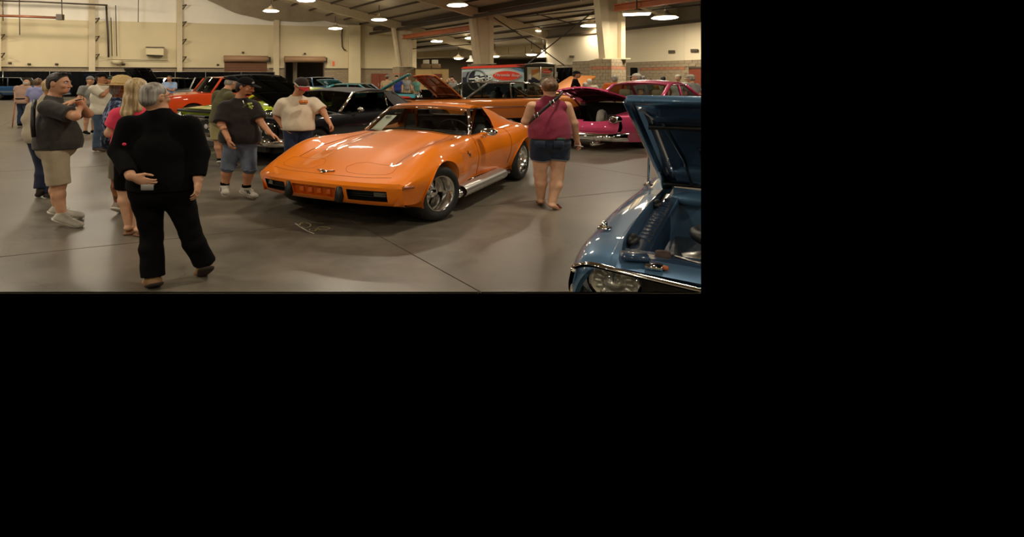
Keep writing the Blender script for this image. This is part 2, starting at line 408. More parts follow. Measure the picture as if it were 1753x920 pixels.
# pilasters
k = 0
for x0, x1, y0 in ((-8, 2, 0), (152, 163, 0), (303, 312, 0), (468, 478, 0)):
    p = MB().hexa([wp(x0, 0, .35), wp(x1, 0, .35), wp(x1, 0), wp(x0, 0), wp(x0, 11.5, .35), wp(x1, 11.5, .35), wp(x1, 11.5), wp(x0, 11.5)])
    p.build('wall_pilaster', M_steel, smooth=False, kind='structure')
p = MB().hexa([wp(597, 0, .7), wp(617, 0, .7), wp(618, 0), wp(596, 0), wp(597, 7.6, .7), wp(617, 7.6, .7), wp(618, 7.6), wp(596, 7.6)]); p.build('wall_pier', M_cream, smooth=False, kind='structure')
# angle brackets on the pilasters
for px, ys in ((164, (32, 63, 94)), (313, (9, 38, 68, 98)), (2, (60, 92))):
    for y in ys:
        b = MB(); a, t = wpy(px, y, .3), wpy(px + 6, y - 1, .75)
        b.tube([a, t], .05, 5); b.tube([t, wpy(px, y + 7, .3)], .05, 5); b.build('wall_bracket', M_dark, smooth=False, kind='structure')

# doors
def rollup(n, x0, x1, ytop, closed):
    z1 = wpy(x0, ytop)[2]; d = MB()
    if closed:
        ns = 14
        root = MB().hexa([wp(x0, 0, .05), wp(x1, 0, .05), wp(x1, 0), wp(x0, 0), wp(x0, z1, .05), wp(x1, z1, .05), wp(x1, z1), wp(x0, z1)]).build('door_%d' % n, M_brown, smooth=False, kind='structure')
        for i in range(ns):
            a, b_ = z1 * i / ns + .02, z1 * (i + 1) / ns - .02
            MB().hexa([wp(x0 + .5, a, .09), wp(x1 - .5, a, .09), wp(x1 - .5, a, .05), wp(x0 + .5, a, .05), wp(x0 + .5, b_, .12), wp(x1 - .5, b_, .12), wp(x1 - .5, b_, .05), wp(x0 + .5, b_, .05)]).build('door_slat', M_brown, root, smooth=False)
    else:
        d.hexa([wp(x0 - 1, 0, .1), wp(x0 + 1, 0, .1), wp(x0 + 1, 0, -.2), wp(x0 - 1, 0, -.2), wp(x0 - 1, z1, .1), wp(x0 + 1, z1, .1), wp(x0 + 1, z1, -.2), wp(x0 - 1, z1, -.2)])
        d.hexa([wp(x1 - 2, 0, .1), wp(x1, 0, .1), wp(x1, 0, -.2), wp(x1 - 2, 0, -.2), wp(x1 - 2, z1, .1), wp(x1, z1, .1), wp(x1, z1, -.2), wp(x1 - 2, z1, -.2)])
        root = d.build('door_%d' % n, M_dark, smooth=False, kind='structure')
    MB().tube([wp(x0 - 1, z1 + .15, .35), wp(x1 + 2, z1 + .15, .35)], .33, 12).build('door_roll', mat('roll_tan', srgb(158, 124, 92), .5), root)
    MB().box(wp(x1 + 2.5, z1 + .1, .4), (.3, .5, .5)).build('door_motor', M_black, root, smooth=False)
rollup(1, 384, 457, 103, True); rollup(2, 488, 555, 104, False)
dr = MB().hexa([wp(636, 0, .06), wp(664, 0, .06), wp(664, 0), wp(636, 0), wp(636, 2.3, .06), wp(664, 2.3, .06), wp(664, 2.3), wp(636, 2.3)]).build('door_3', M_redbrown, smooth=False, kind='structure')
for a, c in ((636.6, 649.7), (650.3, 663.4)):
    MB().hexa([wp(a, .05, .1), wp(c, .05, .1), wp(c, .05, .06), wp(a, .05, .06), wp(a, 2.2, .1), wp(c, 2.2, .1), wp(c, 2.2, .06), wp(a, 2.2, .06)]).build('door_leaf', M_redbrown, dr, smooth=False)
for px in (648, 652): MB().box(wp(px, 1.05, .12), (.06, .06, .3)).build('door_handle', M_alu, dr, smooth=False)

# things fixed to the back wall
def wall_tube(name, label, pts, r, m, off=.25, cat='pipe', n=6):
    o = MB().tube([wpy(x, y, off) for x, y in pts], r, n).build(name, m); return tag(o, label, cat)
wall_tube('drain_pipe', 'thick dark vertical pipe on the cream back wall right of the first pilaster', [(182, 9), (183, 30), (185, 60), (186, 98)], .075, M_pipe)
wall_tube('wall_conduit', 'thin grey conduit left of the pair beside the dark pipe', [(190, 30), (191, 60), (192, 96)], .03, M_dark, cat='conduit')
wall_tube('wall_conduit', 'thin grey conduit rising highest right of the dark pipe', [(198, 9), (199, 60), (200, 96)], .03, M_dark, cat='conduit')
wall_tube('wall_conduit', 'level grey conduit running below the beige wall cabinet', [(184, 102), (240, 103), (288, 104)], .03, M_dark, cat='conduit')
wall_tube('wall_conduit', 'dark conduit bent down by the pier beside the second roll-up door', [(586, 50), (585, 60), (586, 80), (589, 85), (592, 86)], .07, M_dark, cat='conduit')
wall_tube('sprinkler_main', 'long dark sprinkler pipe running level near the roof at far left', [(-20, 1), (60, 3), (120, 6), (184, 9)], .08, M_pipe, off=3)
t = thing('radiant_heater', wpy(50, 29, 3.5), 'rusty tube heater hung level from rods at upper left', 'heater')
MB().tube([wpy(-20, 26.5, 3.5), wpy(40, 28, 3.5), wpy(100, 30.5, 3.5)], .11, 8).build('heater_tube', mat('rusty_tube', srgb(122, 74, 48), .4, .3), t)
MB().box(wpy(103, 29.5, 3.5), (.42, .4, .5)).build('burner_box', M_dark, t, smooth=False)
for px, y1 in ((4.5, 36), (33, 60), (105.5, 34)):
    MB().tube([wpy(px, -6, 3.5), wpy(px + .8, y1, 3.5)], .035, 5).build('hanger_rod', M_pipe, t)
t = thing('wall_cabinet', wpy(265, 95, .4), 'beige boxed cabinet jutting from the cream back wall', 'cabinet')
MB().hexa([wpy(250, 93.5, .9), wpy(280, 94.5, .9), wpy(280, 94.5), wpy(250, 93.5), wpy(250, 81, .9), wpy(280, 81.5, .9), wpy(280, 81.5), wpy(250, 81)]).build('housing', M_cream, t, smooth=False)
MB().hexa([wpy(249.5, 81.5, 1), wpy(281, 82, 1), wpy(281, 82), wpy(249.5, 81.5), wpy(249.5, 80, 1), wpy(281, 80.5, 1), wpy(281, 80.5), wpy(249.5, 80)]).build('lid', M_dark, t, smooth=False)
MB().hexa([wpy(251, 95, .8), wpy(279, 96, .8), wpy(279, 96), wpy(251, 95), wpy(251, 93.5, .8), wpy(279, 94.5, .8), wpy(279, 94.5), wpy(251, 93.5)]).build('underside_grille', M_dark, t, smooth=False)
t = thing('wall_basket', wpy(200, 110, .4), 'small white basket bracket at the foot of the thin conduits', 'bracket')
MB().lathe([(0, .28), (.15, .4), (.35, .42), (.36, .36)], wpy(200, 109.5, .5), (0, 0, 1), 10).build('bowl', M_cream, t)
MB().box(wpy(200, 106, .2), (.9, .3, .12)).build('bracket', M_cream, t, smooth=False)
for px, py, lb in ((17, 108, 'small grey vent stub low on back wall, farthest left'), (50, 110, 'small grey vent stub low on back wall, second from left'), (97, 110, 'small grey vent stub left of the first pilaster'),
                   (212, 110, 'small grey vent stub right of the white basket'), (373, 111, 'small grey stub left of the closed roll-up door'), (416, 90, 'small grey lamp stub above the closed roll-up door'),
                   (522, 92, 'small grey lamp stub above the open roll-up door')):
    tag(MB().box(wpy(px, py, .1), (.16, .3, .18), bev=.03).build('wall_stub', M_dark), lb, 'fitting', 'small stubs on the back wall')
tag(MB().hexa([wpy(569, 113, .06), wpy(573, 113, .06), wpy(573, 113), wpy(569, 113), wpy(569, 105, .06), wpy(573, 105, .06), wpy(573, 105), wpy(569, 105)]).build('wall_sign', M_orangesign, smooth=False), 'narrow orange sign on the cream wall beside the open roll-up door', 'sign')
tag(MB().hexa([wpy(217, 121.5, .3), wpy(229, 121.5, .3), wpy(229, 121.5), wpy(217, 121.5), wpy(217, 116.5, .3), wpy(229, 116.5, .3), wpy(229, 116.5), wpy(217, 116.5)]).build('loudspeaker_box', M_black, smooth=False), 'black box hung above the drapes on the block band', 'box')
for px, lb in ((30, 'thin hanging cord farthest left'),):
    pass
tag(MB().tube([wpy(237, -4, 2), wpy(236.5, 38, 2)], .03, 5).build('hanging_rod', M_pipe), 'thin dark rod hanging from the roof left of the second pilaster', 'rod')

# pipe and drape in front of the back wall
def drape_run(root, pts, z, n_per_m=2.2, mt=None):
    """folded cloth between two floor points"""
    a, b = np.asarray(pts[0], float), np.asarray(pts[1], float); L = np.linalg.norm(b - a); t = (b - a) / L; nn = np.array([t[1], -t[0], 0])
    m = int(L * n_per_m * 6); G = []
    for i in range(m + 1):
        u = i / m; q = a + (b - a) * u + nn * (.07 * math.sin(u * L * n_per_m * 2 * PI) + .03 * math.sin(u * L * n_per_m * 3.7))
        G.append([q + np.array([0, 0, zz]) for zz in (.03, z * .5, z)])
    o = MB().grid(G).build('drape_panel', mt or M_blackcloth, root)
    md = o.modifiers.new('thickness', 'SOLIDIFY'); md.thickness = .012
xs = [-40, 5, 85, 188, 300, 352, 413, 470]
t = thing('pipe_and_drape', wp(215, 0, 1.6), 'long run of black drapes on pale uprights along the back wall', 'drape')
for a, c in zip(xs[:-1], xs[1:]): drape_run(t, (wp(a + .6, 0, 1.6), wp(c - .6, 0, 1.6)), 2.38)
for x in xs[1:]: MB().tube([wp(x, 0, 1.75), wp(x, 2.42, 1.75)], .035, 8).build('upright', M_alu, t)
MB().tube([wp(-40, 2.42, 1.62), wp(470, 2.42, 1.62)], .025, 6).build('top_rail', M_alu, t)

# column row: tapered frame columns on block piers
CS = [0.0, 10.6, 20.9]
def col_pos(i): return B(0, CS[i], 0)
cols = []
names = ['wide tapered steel column nearest the camera, on a block pier behind the pink car', 'tapered steel column rising behind the red roofed trailer', 'tapered steel column farthest away by the cream back wall']
anchors = [((1065, 1058), (1021, 1034.5, 1031, 1042), 28.1, 102), ((842, 836), (803, 810, 813.5, 821), 37.9, 110), ((704, 699), (670, 674.5, 681.5, 684.5), 47.0, 115)]
for i in range(3):
    (r1, r0), (lt0, lt1, lb0, lb1), Y, yb = anchors[i]
    zb = at(0, yb, Y)[2]; zt = 7.4 if i else 7.3
    ytop = CY - (zt - EYE) * FPX * SQ / Y
    if i == 0: # flange pixels are given at y = 0; carry them on to the top
        f = (yb - ytop) / (yb - 0.0); lt0 = lb0 + (lt0 - lb0) * f; lt1 = lb1 + (lt1 - lb1) * f
    X = lambda px, dy=0: (px - CX) / FPX * Y
    t = thing('frame_column', (X((lb0 + r1) / 2), Y, zb), names[i], 'column', 'tapered columns of the roof frame')
    d3 = np.array([-.25, .57, 0]) * .55
    def plate(x0b, x1b, x0t, x1t, th, dy, m, nm):
        p = lambda x, z, k: np.array([X(x), Y, z]) + d3 * k
        return MB().hexa([p(x0b, zb, dy - th), p(x1b, zb, dy - th), p(x1b, zb, dy + th), p(x0b, zb, dy + th), p(x0t, zt, dy - th), p(x1t, zt, dy - th), p(x1t, zt, dy + th), p(x0t, zt, dy + th)]).build(nm, m, t, smooth=False)
    plate(lb0, lb1, lt0, lt1, .55, 0, M_steel, 'outer_flange')
    plate(lb1 - .4, r0 + .3, lt1 - .4, r0 + .3, .06, .2, M_steel, 'web')
    plate(r0, r1, r0, r1, .55, 0, M_steel, 'inner_flange')
    MB().box((X((lb0 + r1) / 2), Y, zb + .03), (1.3 if i == 0 else 1.4, 1.0, .06)).build('base_plate', M_steel, t, smooth=False)
# block pier under the nearest column, laid block by block, with a red course
def pier(corner, ax1, n1, ax2, n2, ztop, label, bl=.4, bh=.2, red=(), core=None):
    corner = np.asarray(corner, float); ax1 = np.asarray(ax1, float); ax2 = np.asarray(ax2, float)
    root = thing('block_pier', corner + (ax1 * n1 + ax2 * n2) * bl / 2, label, 'pier')
    c = corner + (ax1 * n1 + ax2 * n2) * bl / 2
    A3 = np.array([ax1, ax2, [0, 0, 1]])
    MB().box(c + np.array([0, 0, ztop / 2]), (n1 * bl - .05, n2 * bl - .05, ztop - .02), A3).build('mortar_core', mat('mortar', srgb(118, 104, 82), .95), root, smooth=False)
    rows = int(round(ztop / bh)); bh = ztop / rows; proto = {}
    for r in range(rows):
        if (r + 1) * bh < 1.2: continue                       # below this the cars hide the pier
        for axis, other, n in ((ax1, ax2, n1), (ax2, ax1, n2)):
            sh = .5 * (r % 2); j = 0.0
            while j < n - .01:
                ln = min((.5 if (sh and j == 0) else 1.0), n - j)
                p = corner + axis * bl * (j + ln / 2) + other * .02 + np.array([0, 0, bh * (r + .5)])
                AX = np.array([axis, other, [0, 0, 1]])
                MB().box(p, (bl * ln - .014, .07, bh - .014), AX).build('block', M_cmur if r in red else M_cmu2, root, smooth=False)
                j += ln
    return root
a_ = at(1046, 200, 27.0); a_[2] = 0
def unit(v): v = np.asarray(v, float); return v / np.linalg.norm(v)
vl = unit(np.array([-.80, .60, 0])); vr = unit(np.array([.80, .60, 0]))
e1 = 5; pier(a_, (vl * .32 * .0 + unit((at(1015, 200, 28.2) - at(1046, 200, 27.0)) * (1, 1, 0))), 4, unit((at(1078, 200, 28.2) - at(1046, 200, 27.0)) * (1, 1, 0)), 4, at(0, 101, 27.0)[2], 'stepped tan block pier with a red course under the nearest column', red=(11,), bl=.365)
q0, q1 = at(980, 200, 30.5), at(1016, 200, 29.0); q0[2] = q1[2] = 0; b_ = MB(); th_ = np.array([.25, .4, 0]); zt_ = at(0, 105, 30)[2]
b_.hexa([q0, q1, q1 + th_, q0 + th_, q0 + (0, 0, zt_), q1 + (0, 0, zt_), q1 + th_ + (0, 0, zt_), q0 + th_ + (0, 0, zt_)]).build('wall_stub_block', M_cmu, smooth=False, kind='structure')
# piers of the other two columns
for (x0, xm, x1, Y, yt, lb) in ((672, 684, 711, 46.2, 115, 'tan block pier under the farthest column beside the back wall'), (800, 818, 846, 37.0, 110, 'tan block pier hidden behind the trailer roof')):
    zt_ = at(0, yt, Y)[2]; p0, pm, p1 = at(x0, 0, Y + .5), at(xm, 0, Y), at(x1, 0, Y + .9)
    for p in (p0, pm, p1): p[2] = 0
    pb = p0 + p1 - pm
    o = MB().hexa([p0, pm, p1, pb] + [p + np.array([0, 0, zt_]) for p in (p0, pm, p1, pb)]).build('block_pier', M_cmu, smooth=False); tag(o, lb, 'pier')
    z0, z1 = zt_ - .75, zt_ - .58
    MB().hexa([q + np.array([0, 0, z0]) + (pm - pb) * .01 for q in (p0, pm, p1, pb)] + [q + np.array([0, 0, z1]) + (pm - pb) * .01 for q in (p0, pm, p1, pb)]).build('red_course', M_cmur, o, smooth=False)

# right-hand side wall
R0, R1 = np.array([16.9, 28.0, 0]), np.array([13.25, 39.8, 0])
rt = unit(R1 - R0); rn = np.array([rt[1], -rt[0], 0])            # rn points away from the hall
def rw(px, z, off=0.0):
    k = (px - CX) / FPX; o = R0 - rn * off; dn = rt - np.array([0, 0, 0]); # solve X = k Y
    s = (k * o[1] - o[0]) / (rt[0] - k * rt[1]); p = o + rt * s; p[2] = z; return p
def rwpy(px, py, off=0.0):
    p = rw(px, 0, off); p[2] = EYE - (py - CY) * p[1] / (FPX * SQ); return p
def rwall(name, x0, x1, z0, z1, m, off=0.0, th=.25, parent=None, kind='structure'):
    a, b = rw(x0, 0, off), rw(x1, 0, off); n_ = rn * (th + off)
    up = lambda p, z: p + np.array([0, 0, z])
    return MB().hexa([up(a, z0), up(b, z0), up(b + n_, z0), up(a + n_, z0), up(a, z1), up(b, z1), up(b + n_, z1), up(a + n_, z1)]).clip([END_R]).build(name, m, parent, smooth=False, kind=kind if parent is None else None)
wr = rwall('wall_right', 935, 1199.9, 0, 2.85, M_cmu)
rwall('wall_panel', 935, 1052, 2.85, 5.12, M_cream2, parent=wr); rwall('wall_panel', 1052.3, 1171.6, 2.85, 5.12, M_cream2, parent=wr); rwall('wall_panel', 1172, 1199.9, 2.85, 5.12, M_cream2, parent=wr)
# the wall's upper courses, laid block by block where they show over the cars
def wall_blocks():
    bl, z0, nrow = .4, 1.25, 8; bh = (2.85 - z0) / nrow; protos = {}
    L_ = np.linalg.norm(R1 - R0) - .1; n = int(L_ / bl)
    for r in range(nrow):
        for j in range(n):
            s_ = (j + .5 + .5 * (r % 2)) * bl; p = R0 + rt * s_ + np.array([0, 0, z0 + bh * (r + .5)]); px = CX + FPX * p[0] / p[1]
            if px > 1190 or s_ + bl / 2 > L_: continue
            if px > 1174 and p[2] < 2.45: continue
            red = r == 5 and px > 1092; m = M_cmur if red else M_cmu2
            if m not in protos:
                protos[m] = MB().box(p, (bl - .014, .06, bh - .012), np.array([rt, rn, [0, 0, 1]])).build('block', m, wr, smooth=False); protos[m]['at'] = p.tolist()
            else:
                o = protos[m].copy(); COL.objects.link(o); d = p - np.array(protos[m]['at']); o.location = protos[m].location + Vector((d[0], d[1], d[2] * SQ))
wall_blocks()
rwall('wall_top_beam', 935, 1199.9, 5.12, 5.3, M_dark, .12, parent=wr)
rwall('wall_gable', 935, 1199.9, 5.3, 7.0, mat('grey_soffit', srgb(132, 120, 98), .7), -.3, parent=wr)
for x0, x1, y0, y1, lb in ((974.5, 983, 95, 99, 'small grey louvre on cream wall left of the nearest column'), (1144, 1155.5, 86, 91, 'grey louvre on the cream right wall, left of the joint'), (1182, 1195, 84, 89.5, 'grey louvre on the cream right wall, right of the joint')):
    t = thing('wall_louvre', rwpy((x0 + x1) / 2, y1, .05), lb, 'vent', 'louvres on the right wall')
    q = [rwpy(x0, y1, .06), rwpy(x1, y1, .06), rwpy(x1, y0, .06), rwpy(x0, y0, .06)]
    MB().hexa([rwpy(x0, y1, .04), rwpy(x1, y1, .04), rwpy(x1, y1), rwpy(x0, y1), rwpy(x0, y0, .04), rwpy(x1, y0, .04), rwpy(x1, y0), rwpy(x0, y0)]).build('backing', M_dark, t, smooth=False)
    for i in range(4):
        f = (i + .5) / 4; yy = y0 + (y1 - y0) * f
        MB().hexa([rwpy(x0, yy + .5, .09), rwpy(x1, yy + .5, .09), rwpy(x1, yy + .5, .04), rwpy(x0, yy + .5, .04), rwpy(x0, yy - .2, .07), rwpy(x1, yy - .2, .07), rwpy(x1, yy - .2, .04), rwpy(x0, yy - .2, .04)]).build('louvre_blade', mat('louvre_grey', srgb(120, 108, 88), .5), t, smooth=False)
d4 = rwall('door_4', 1178, 1199.9, 0, 2.32, M_redbrown, .05); rwall('door_frame', 1176.5, 1178.5, 0, 2.42, M_cmu2, .09, parent=d4); rwall('door_header', 1178.5, 1199.9, 2.32, 2.42, M_dark, .09, parent=d4)
# drapes right of the trailer and beside the pier
t = thing('pipe_and_drape', at(982, 140, 33.5) * (1, 1, 0), 'black drape run between the trailer and the block pier', 'drape')
drape_run(t, (at(953, 0, 36.5) * (1, 1, 0), at(1013, 0, 33.5) * (1, 1, 0)), at(0, 115.5, 35)[2]); MB().tube([at(953, 115, 36.5), at(1013, 114, 33.5)], .03, 6).build('top_rail', M_alu, t)
t = thing('pipe_and_drape', at(1086, 140, 30.5) * (1, 1, 0), 'narrow black drape right of the block pier', 'drape')
drape_run(t, (at(1079, 0, 31) * (1, 1, 0), at(1092, 0, 30.5) * (1, 1, 0)), at(0, 116, 31)[2]); MB().tube([at(1093.2, 116, 30.4) * (1, 1, 0), at(1093.2, 116, 30.4)], .05, 8).build('upright', M_alu, t)

# ceiling: roof liner rising left of the column row, low over the side bay
def zc(d): return 7.55 + .25 * d if d > 0 else 7.55 + .28 * d
def roof(name, d0, d1, s0, s1, clip=True):
    P = [B(d0, s0, zc(d0)), B(d1, s0, zc(d1)), B(d1, s1, zc(d1)), B(d0, s1, zc(d0))]
    b = MB().panel(P, .08)
    if clip: b.clip([END_R])
    return b
rf = roof('ceiling', 0, 42, -45, 27); far_s = MB()
c_ = rf.build('ceiling', M_ceil, smooth=False, kind='structure')
roof('x', -7, 0, 2.0, 58).build('ceiling_bay', M_ceil, c_, smooth=False)
MB().panel([B(-70, 8, 5.6), B(-6.8, 8, 5.6), B(-7, 58, 5.6), B(-70, 58, 5.6)], .08).clip([END_R]).build('ceiling_far', M_ceil, c_, smooth=False)
MB().hexa([B(6, 52, 0), B(-70, 52, 0), B(-70, 52.3, 0), B(6, 52.3, 0), B(6, 52, 8), B(-70, 52, 8), B(-70, 52.3, 8), B(6, 52.3, 8)]).clip([END_R]).build('wall_far', mat('far_wall_brown', srgb(96, 84, 66), .8), smooth=False, kind='structure')
# roof frame
def beam(name, a, b, wd, ht, m, kind='structure', clip=True):
    a, b = np.asarray(a, float), np.asarray(b, float); t = unit(b - a); sd = unit(np.cross(t, [0, 0, 1])); upv = np.cross(sd, t)
    o = MB().box((a + b) / 2, (np.linalg.norm(b - a), wd, ht), np.array([t, sd, upv]))
    if clip: o.clip([END_R])
    if len(o.V) < 4: return
    return o.build(name, m, smooth=False, kind=kind)
for s_ in CS + [-10.4]:
    beam('ceiling_rafter', B(0, s_, 7.0), B(30, s_, 7.0 + 7.5), .28, .75, M_steel)
    beam('ceiling_rafter', B(0, s_, 7.0), B(-7, s_, 7.0 - 1.96), .28, .7, M_steel)
for s_ in (31, 42): beam('ceiling_rafter', B(0, s_, 6.9), B(-7, s_, 5.0), .28, .6, M_dark)
for d_ in np.arange(1.5, 30, 1.6): beam('ceiling_purlin', B(d_, -30, zc(d_) - .14), B(d_, 26.5, zc(d_) - .14), .08, .2, M_dark)
for d_ in np.arange(-6.3, 0, 1.4): beam('ceiling_purlin', B(d_, 3, zc(d_) - .14), B(d_, 56, zc(d_) - .14), .08, .2, M_dark)
beam('ceiling_eave_beam', B(.1, -14, 7.25), B(.1, 26, 7.25), .25, .35, M_dark)
beam('ceiling_eave_beam', B(.5, 0, 6.75), B(.5, 26, 6.75), .2, .25, M_dark)
for s0, s1, lb in ((CS[1] + .6, CS[2], 'orange crane rail between the two farther columns'), (-12, CS[0] - .2, 'orange crane rail running from the nearest column out of the picture')):
    t = thing('crane_rail', B(0, (s0 + s1) / 2, 5.9), lb, 'rail', 'orange rails along the column row')
    for z0, ww, hh in ((6.12, .3, .06), (5.95, .08, .32), (5.78, .3, .06)):
        b1 = MB(); a, b2 = B(.05, s0, z0), B(.05, s1, z0); tt = unit(b2 - a); sd = unit(np.cross(tt, [0, 0, 1]))
        b1.box((a + b2) / 2, (np.linalg.norm(b2 - a), ww, hh), np.array([tt, sd, [0, 0, 1]])).clip([END_R]); b1.build('rail_flange' if ww > .2 else 'rail_web', M_rust, t, smooth=False)
beam('ceiling_orange_beam', B(-.4, -3, 7.15), B(-.4, CS[1] - .5, 7.15), .16, .3, mat('brown_primer', srgb(120, 66, 38), .6))
t = thing('air_duct', B(0, 40, 5.2), 'long cream air duct crossing the far end of the side bay', 'duct')
da, db = at(712, 95, 66), at(936, 83, 52)
for i in range(9):
    a, b2 = da + (db - da) * (i / 9), da + (db - da) * ((i + .97) / 9); tt = unit(b2 - a); sd = unit(np.cross(tt, [0, 0, 1])); b1 = MB()
    b1.box((a + b2) / 2, (np.linalg.norm(b2 - a), .9, .85), np.array([tt, sd, np.cross(sd, tt)])).build('duct_section', M_cream, t, smooth=False)
# sprinkler pipes and bracing rods under the side bay roof
def rod(label, pts, r=.045, m=None, cat='pipe', nm='sprinkler_pipe'):
    o = MB().tube([np.asarray(p) for p in pts], r, 6).build(nm, m or M_pipe); return tag(o, label, cat)
rod('upper sprinkler pipe sloping across the bay left of nearest column', [at(880, 30, 33), at(1021, 16, 29.5)])
rod('middle sprinkler pipe sloping across the bay left of nearest column', [at(845, 56, 39.5), at(1022, 31, 29.5)])
rod('lower sprinkler pipe across bay, ending at the wall corner', [at(842, 72, 46), at(936, 60, 40)])
rod('sprinkler pipe between farther columns, above the orange rail', [at(705, 68, 46), at(806, 55, 40)])
rod('lowest sprinkler pipe between the two farther columns', [at(704, 84, 49), at(806, 76, 43)])
rod('sprinkler pipe right of nearest column under the soffit', [at(1066, 24, 28), at(1198, 8, 24.5)])
rod('steel brace rod rising right from trailer roof to column', [at(905, 108, 38), at(985, 44, 33), at(1021, 16, 29)], .04, cat='brace', nm='brace_rod')
rod('steel brace rod falling right across the cream wall', [at(842, 28, 38), at(930, 86, 35.5), at(966, 112, 35)], .04, cat='brace', nm='brace_rod')
rod('steel brace rod from ridge pipe toward pendant lamp', [at(915, 23, 34), at(985, 42, 33)], .04, cat='brace', nm='brace_rod')
# draped insulation under the roof at the back wall
G = []
for i in range(25):
    u = i / 24; px = 330 + 285 * u; row = []
    yb_ = -14 + 62 * u + 26 * math.sin(PI * min(1, u * 1.25)) * (1 - u * .45)
    for j in range(7):
        v = j / 6; off = .35 + 3.2 * v + .12 * math.sin(i * 1.9 + j); yy = yb_ - (yb_ + 40) * v * .9 + .8 * math.sin(i * 1.3 + j * 2)
        row.append(at(px, yy, W(px) - off))
    G.append(row)
o = MB().grid(G).build('ceiling_insulation', mat('grey_liner', srgb(146, 134, 112), .45, bump=.9, bscale=2.2, var=.1, vscale=1.5), kind='structure')

# lamps that show in the picture
def bay_lamp(px, py, Y, label, wd=1.15, long=False):
    c = at(px, py, Y); t = thing('high_bay_lamp', c, label, 'lamp', 'lamps hung under the roof')
    r = np.array([wd / 2, .55, .10])
    if long:
        tt = unit(BU + np.array([0, 0, 0.0])); MB().box(c, (wd, .3, .12), np.array([[.93, -.36, 0], [.36, .93, 0], [0, 0, 1]]), bev=.03).build('lens', M_lamp, t)
        MB().box(c + (0, 0, .12), (wd + .1, .4, .12), np.array([[.93, -.36, 0], [.36, .93, 0], [0, 0, 1]])).build('housing', M_steel, t, smooth=False)
    else:
        MB().sphere(c, r, 14, 6).build('lens', M_lamp, t)
        MB().lathe([(.06, .5), (.16, .45), (.3, .18), (.42, .15)], c, (0, 0, 1), 12).build('housing', M_steel, t)
    MB().tube([c + (0, 0, .3), c + (0, 0, max(1.3, 5.62 - c[2]) if Y > 46 and wd < 1 else 1.3)], .03, 5).build('hanger', M_pipe, t)
    area_lamp(c[0], c[1], c[2] - .18, 150)
for px, py, Y, lb in ((464, 19, 41, 'glowing high bay lamp beside the third pilaster, leftmost of the lamps'), (524, 1, 36, 'glowing high bay lamp cut by the top edge above the open roll-up door'), (574, 49, 47, 'glowing high bay lamp by the cream pier'),
                      (649, 34, 41, 'glowing high bay lamp left of the farthest column top'), (783, 9, 32, 'large glowing lamp at top left of the middle column'), (749, 71, 49, 'glowing lamp under the orange rail between farther columns'),
                      (808, 65.5, 47, 'small glowing lamp half behind the middle column'), (913, 54, 40, 'glowing lamp right of the middle column, above the duct'), (1011, 44, 35, 'glowing lamp just left of the nearest column'),
                      (1138, 30.5, 27, 'glowing lamp at upper right above the cream wall')):
    bay_lamp(px, py, Y, lb)
bay_lamp(1090, 24.5, 26.5, 'long glowing strip lamp right of the nearest column', 1.1, True)
for px, py, Y, lb in ((785, 100.5, 51, 'small far lamp left of the middle column under the duct'), (847, 97, 50, 'small far lamp right of the middle column under the duct'), (910, 94, 47, 'small far lamp left of the cream wall corner under the duct')):
    bay_lamp(px, py, Y, lb, .75)
# lamps further along the same rows over the cars
# white pendant shade lamps
for px, py, Y, lb in ((806, 103, 50, 'white conical pendant shade left of the middle column'), (930, 95, 40, 'white conical pendant shade beside the cream wall corner')):
    c = at(px, py, Y); t = thing('pendant_lamp', c, lb, 'lamp', 'white pendant shades')
    MB().lathe([(-.18, .42), (-.12, .38), (.15, .14), (.5, .1), (.5, .0)], c, (0, 0, 1), 14).build('shade', mat('white_enamel', (.75, .72, .64), .35), t)
    MB().tube([c + (0, 0, .5), c + (0, 0, 1.6)], .02, 5).build('cord', M_pipe, t)

# tan office box and storage at the far end
t = thing('site_office', at(738, 160, 46.5) * (1, 1, 0), 'tan panelled site office with a red brown door at the far end', 'office')
zo = at(0, 118, 46.5)[2]
def ob(x0, x1, z0, z1, off=0.0, dep=3.0):
    a, b2 = at(x0, 0, 46.5 - off), at(x1, 0, 46.5 - off); a[2] = b2[2] = 0; v = np.array([.0, dep, 0])
    return MB().hexa([a + (0, 0, z0), b2 + (0, 0, z0), b2 + v + (0, 0, z0), a + v + (0, 0, z0), a + (0, 0, z1), b2 + (0, 0, z1), b2 + v + (0, 0, z1), a + v + (0, 0, z1)])
for i in range(4):
    ob(712 + i * 14.1, 712 + (i + 1) * 14.1 - .25, 0, zo).build('wall_panel', M_tan, t, smooth=False)
ob(711.5, 769, zo, zo + .08, .1).build('roof_edge', M_dark, t, smooth=False)
ob(743, 756.5, 0, 2.2, .06, .1).build('door', M_redbrown, t, smooth=False)
for px, lb in ((729.5, 'left white carton stored on the site office roof'), (744.5, 'right white carton stored on the site office roof')):
    c = at(px, 106.2, 48); tag(MB().box(c, (.46, .5, .4), bev=.02).build('storage_carton', mat('white_carton', srgb(190, 184, 164), .8), smooth=False), lb, 'box', 'cartons on the office roof')
for px, lb in ((729, 'brown crate under the left white carton'), (746, 'brown crate under the right white carton')):
    c = at(px, 113.6, 48); tag(MB().box(c, (.72, .6, .4), bev=.02).build('storage_crate', mat('brown_crate', srgb(126, 100, 66), .8), smooth=False), lb, 'crate', 'crates on the office roof')
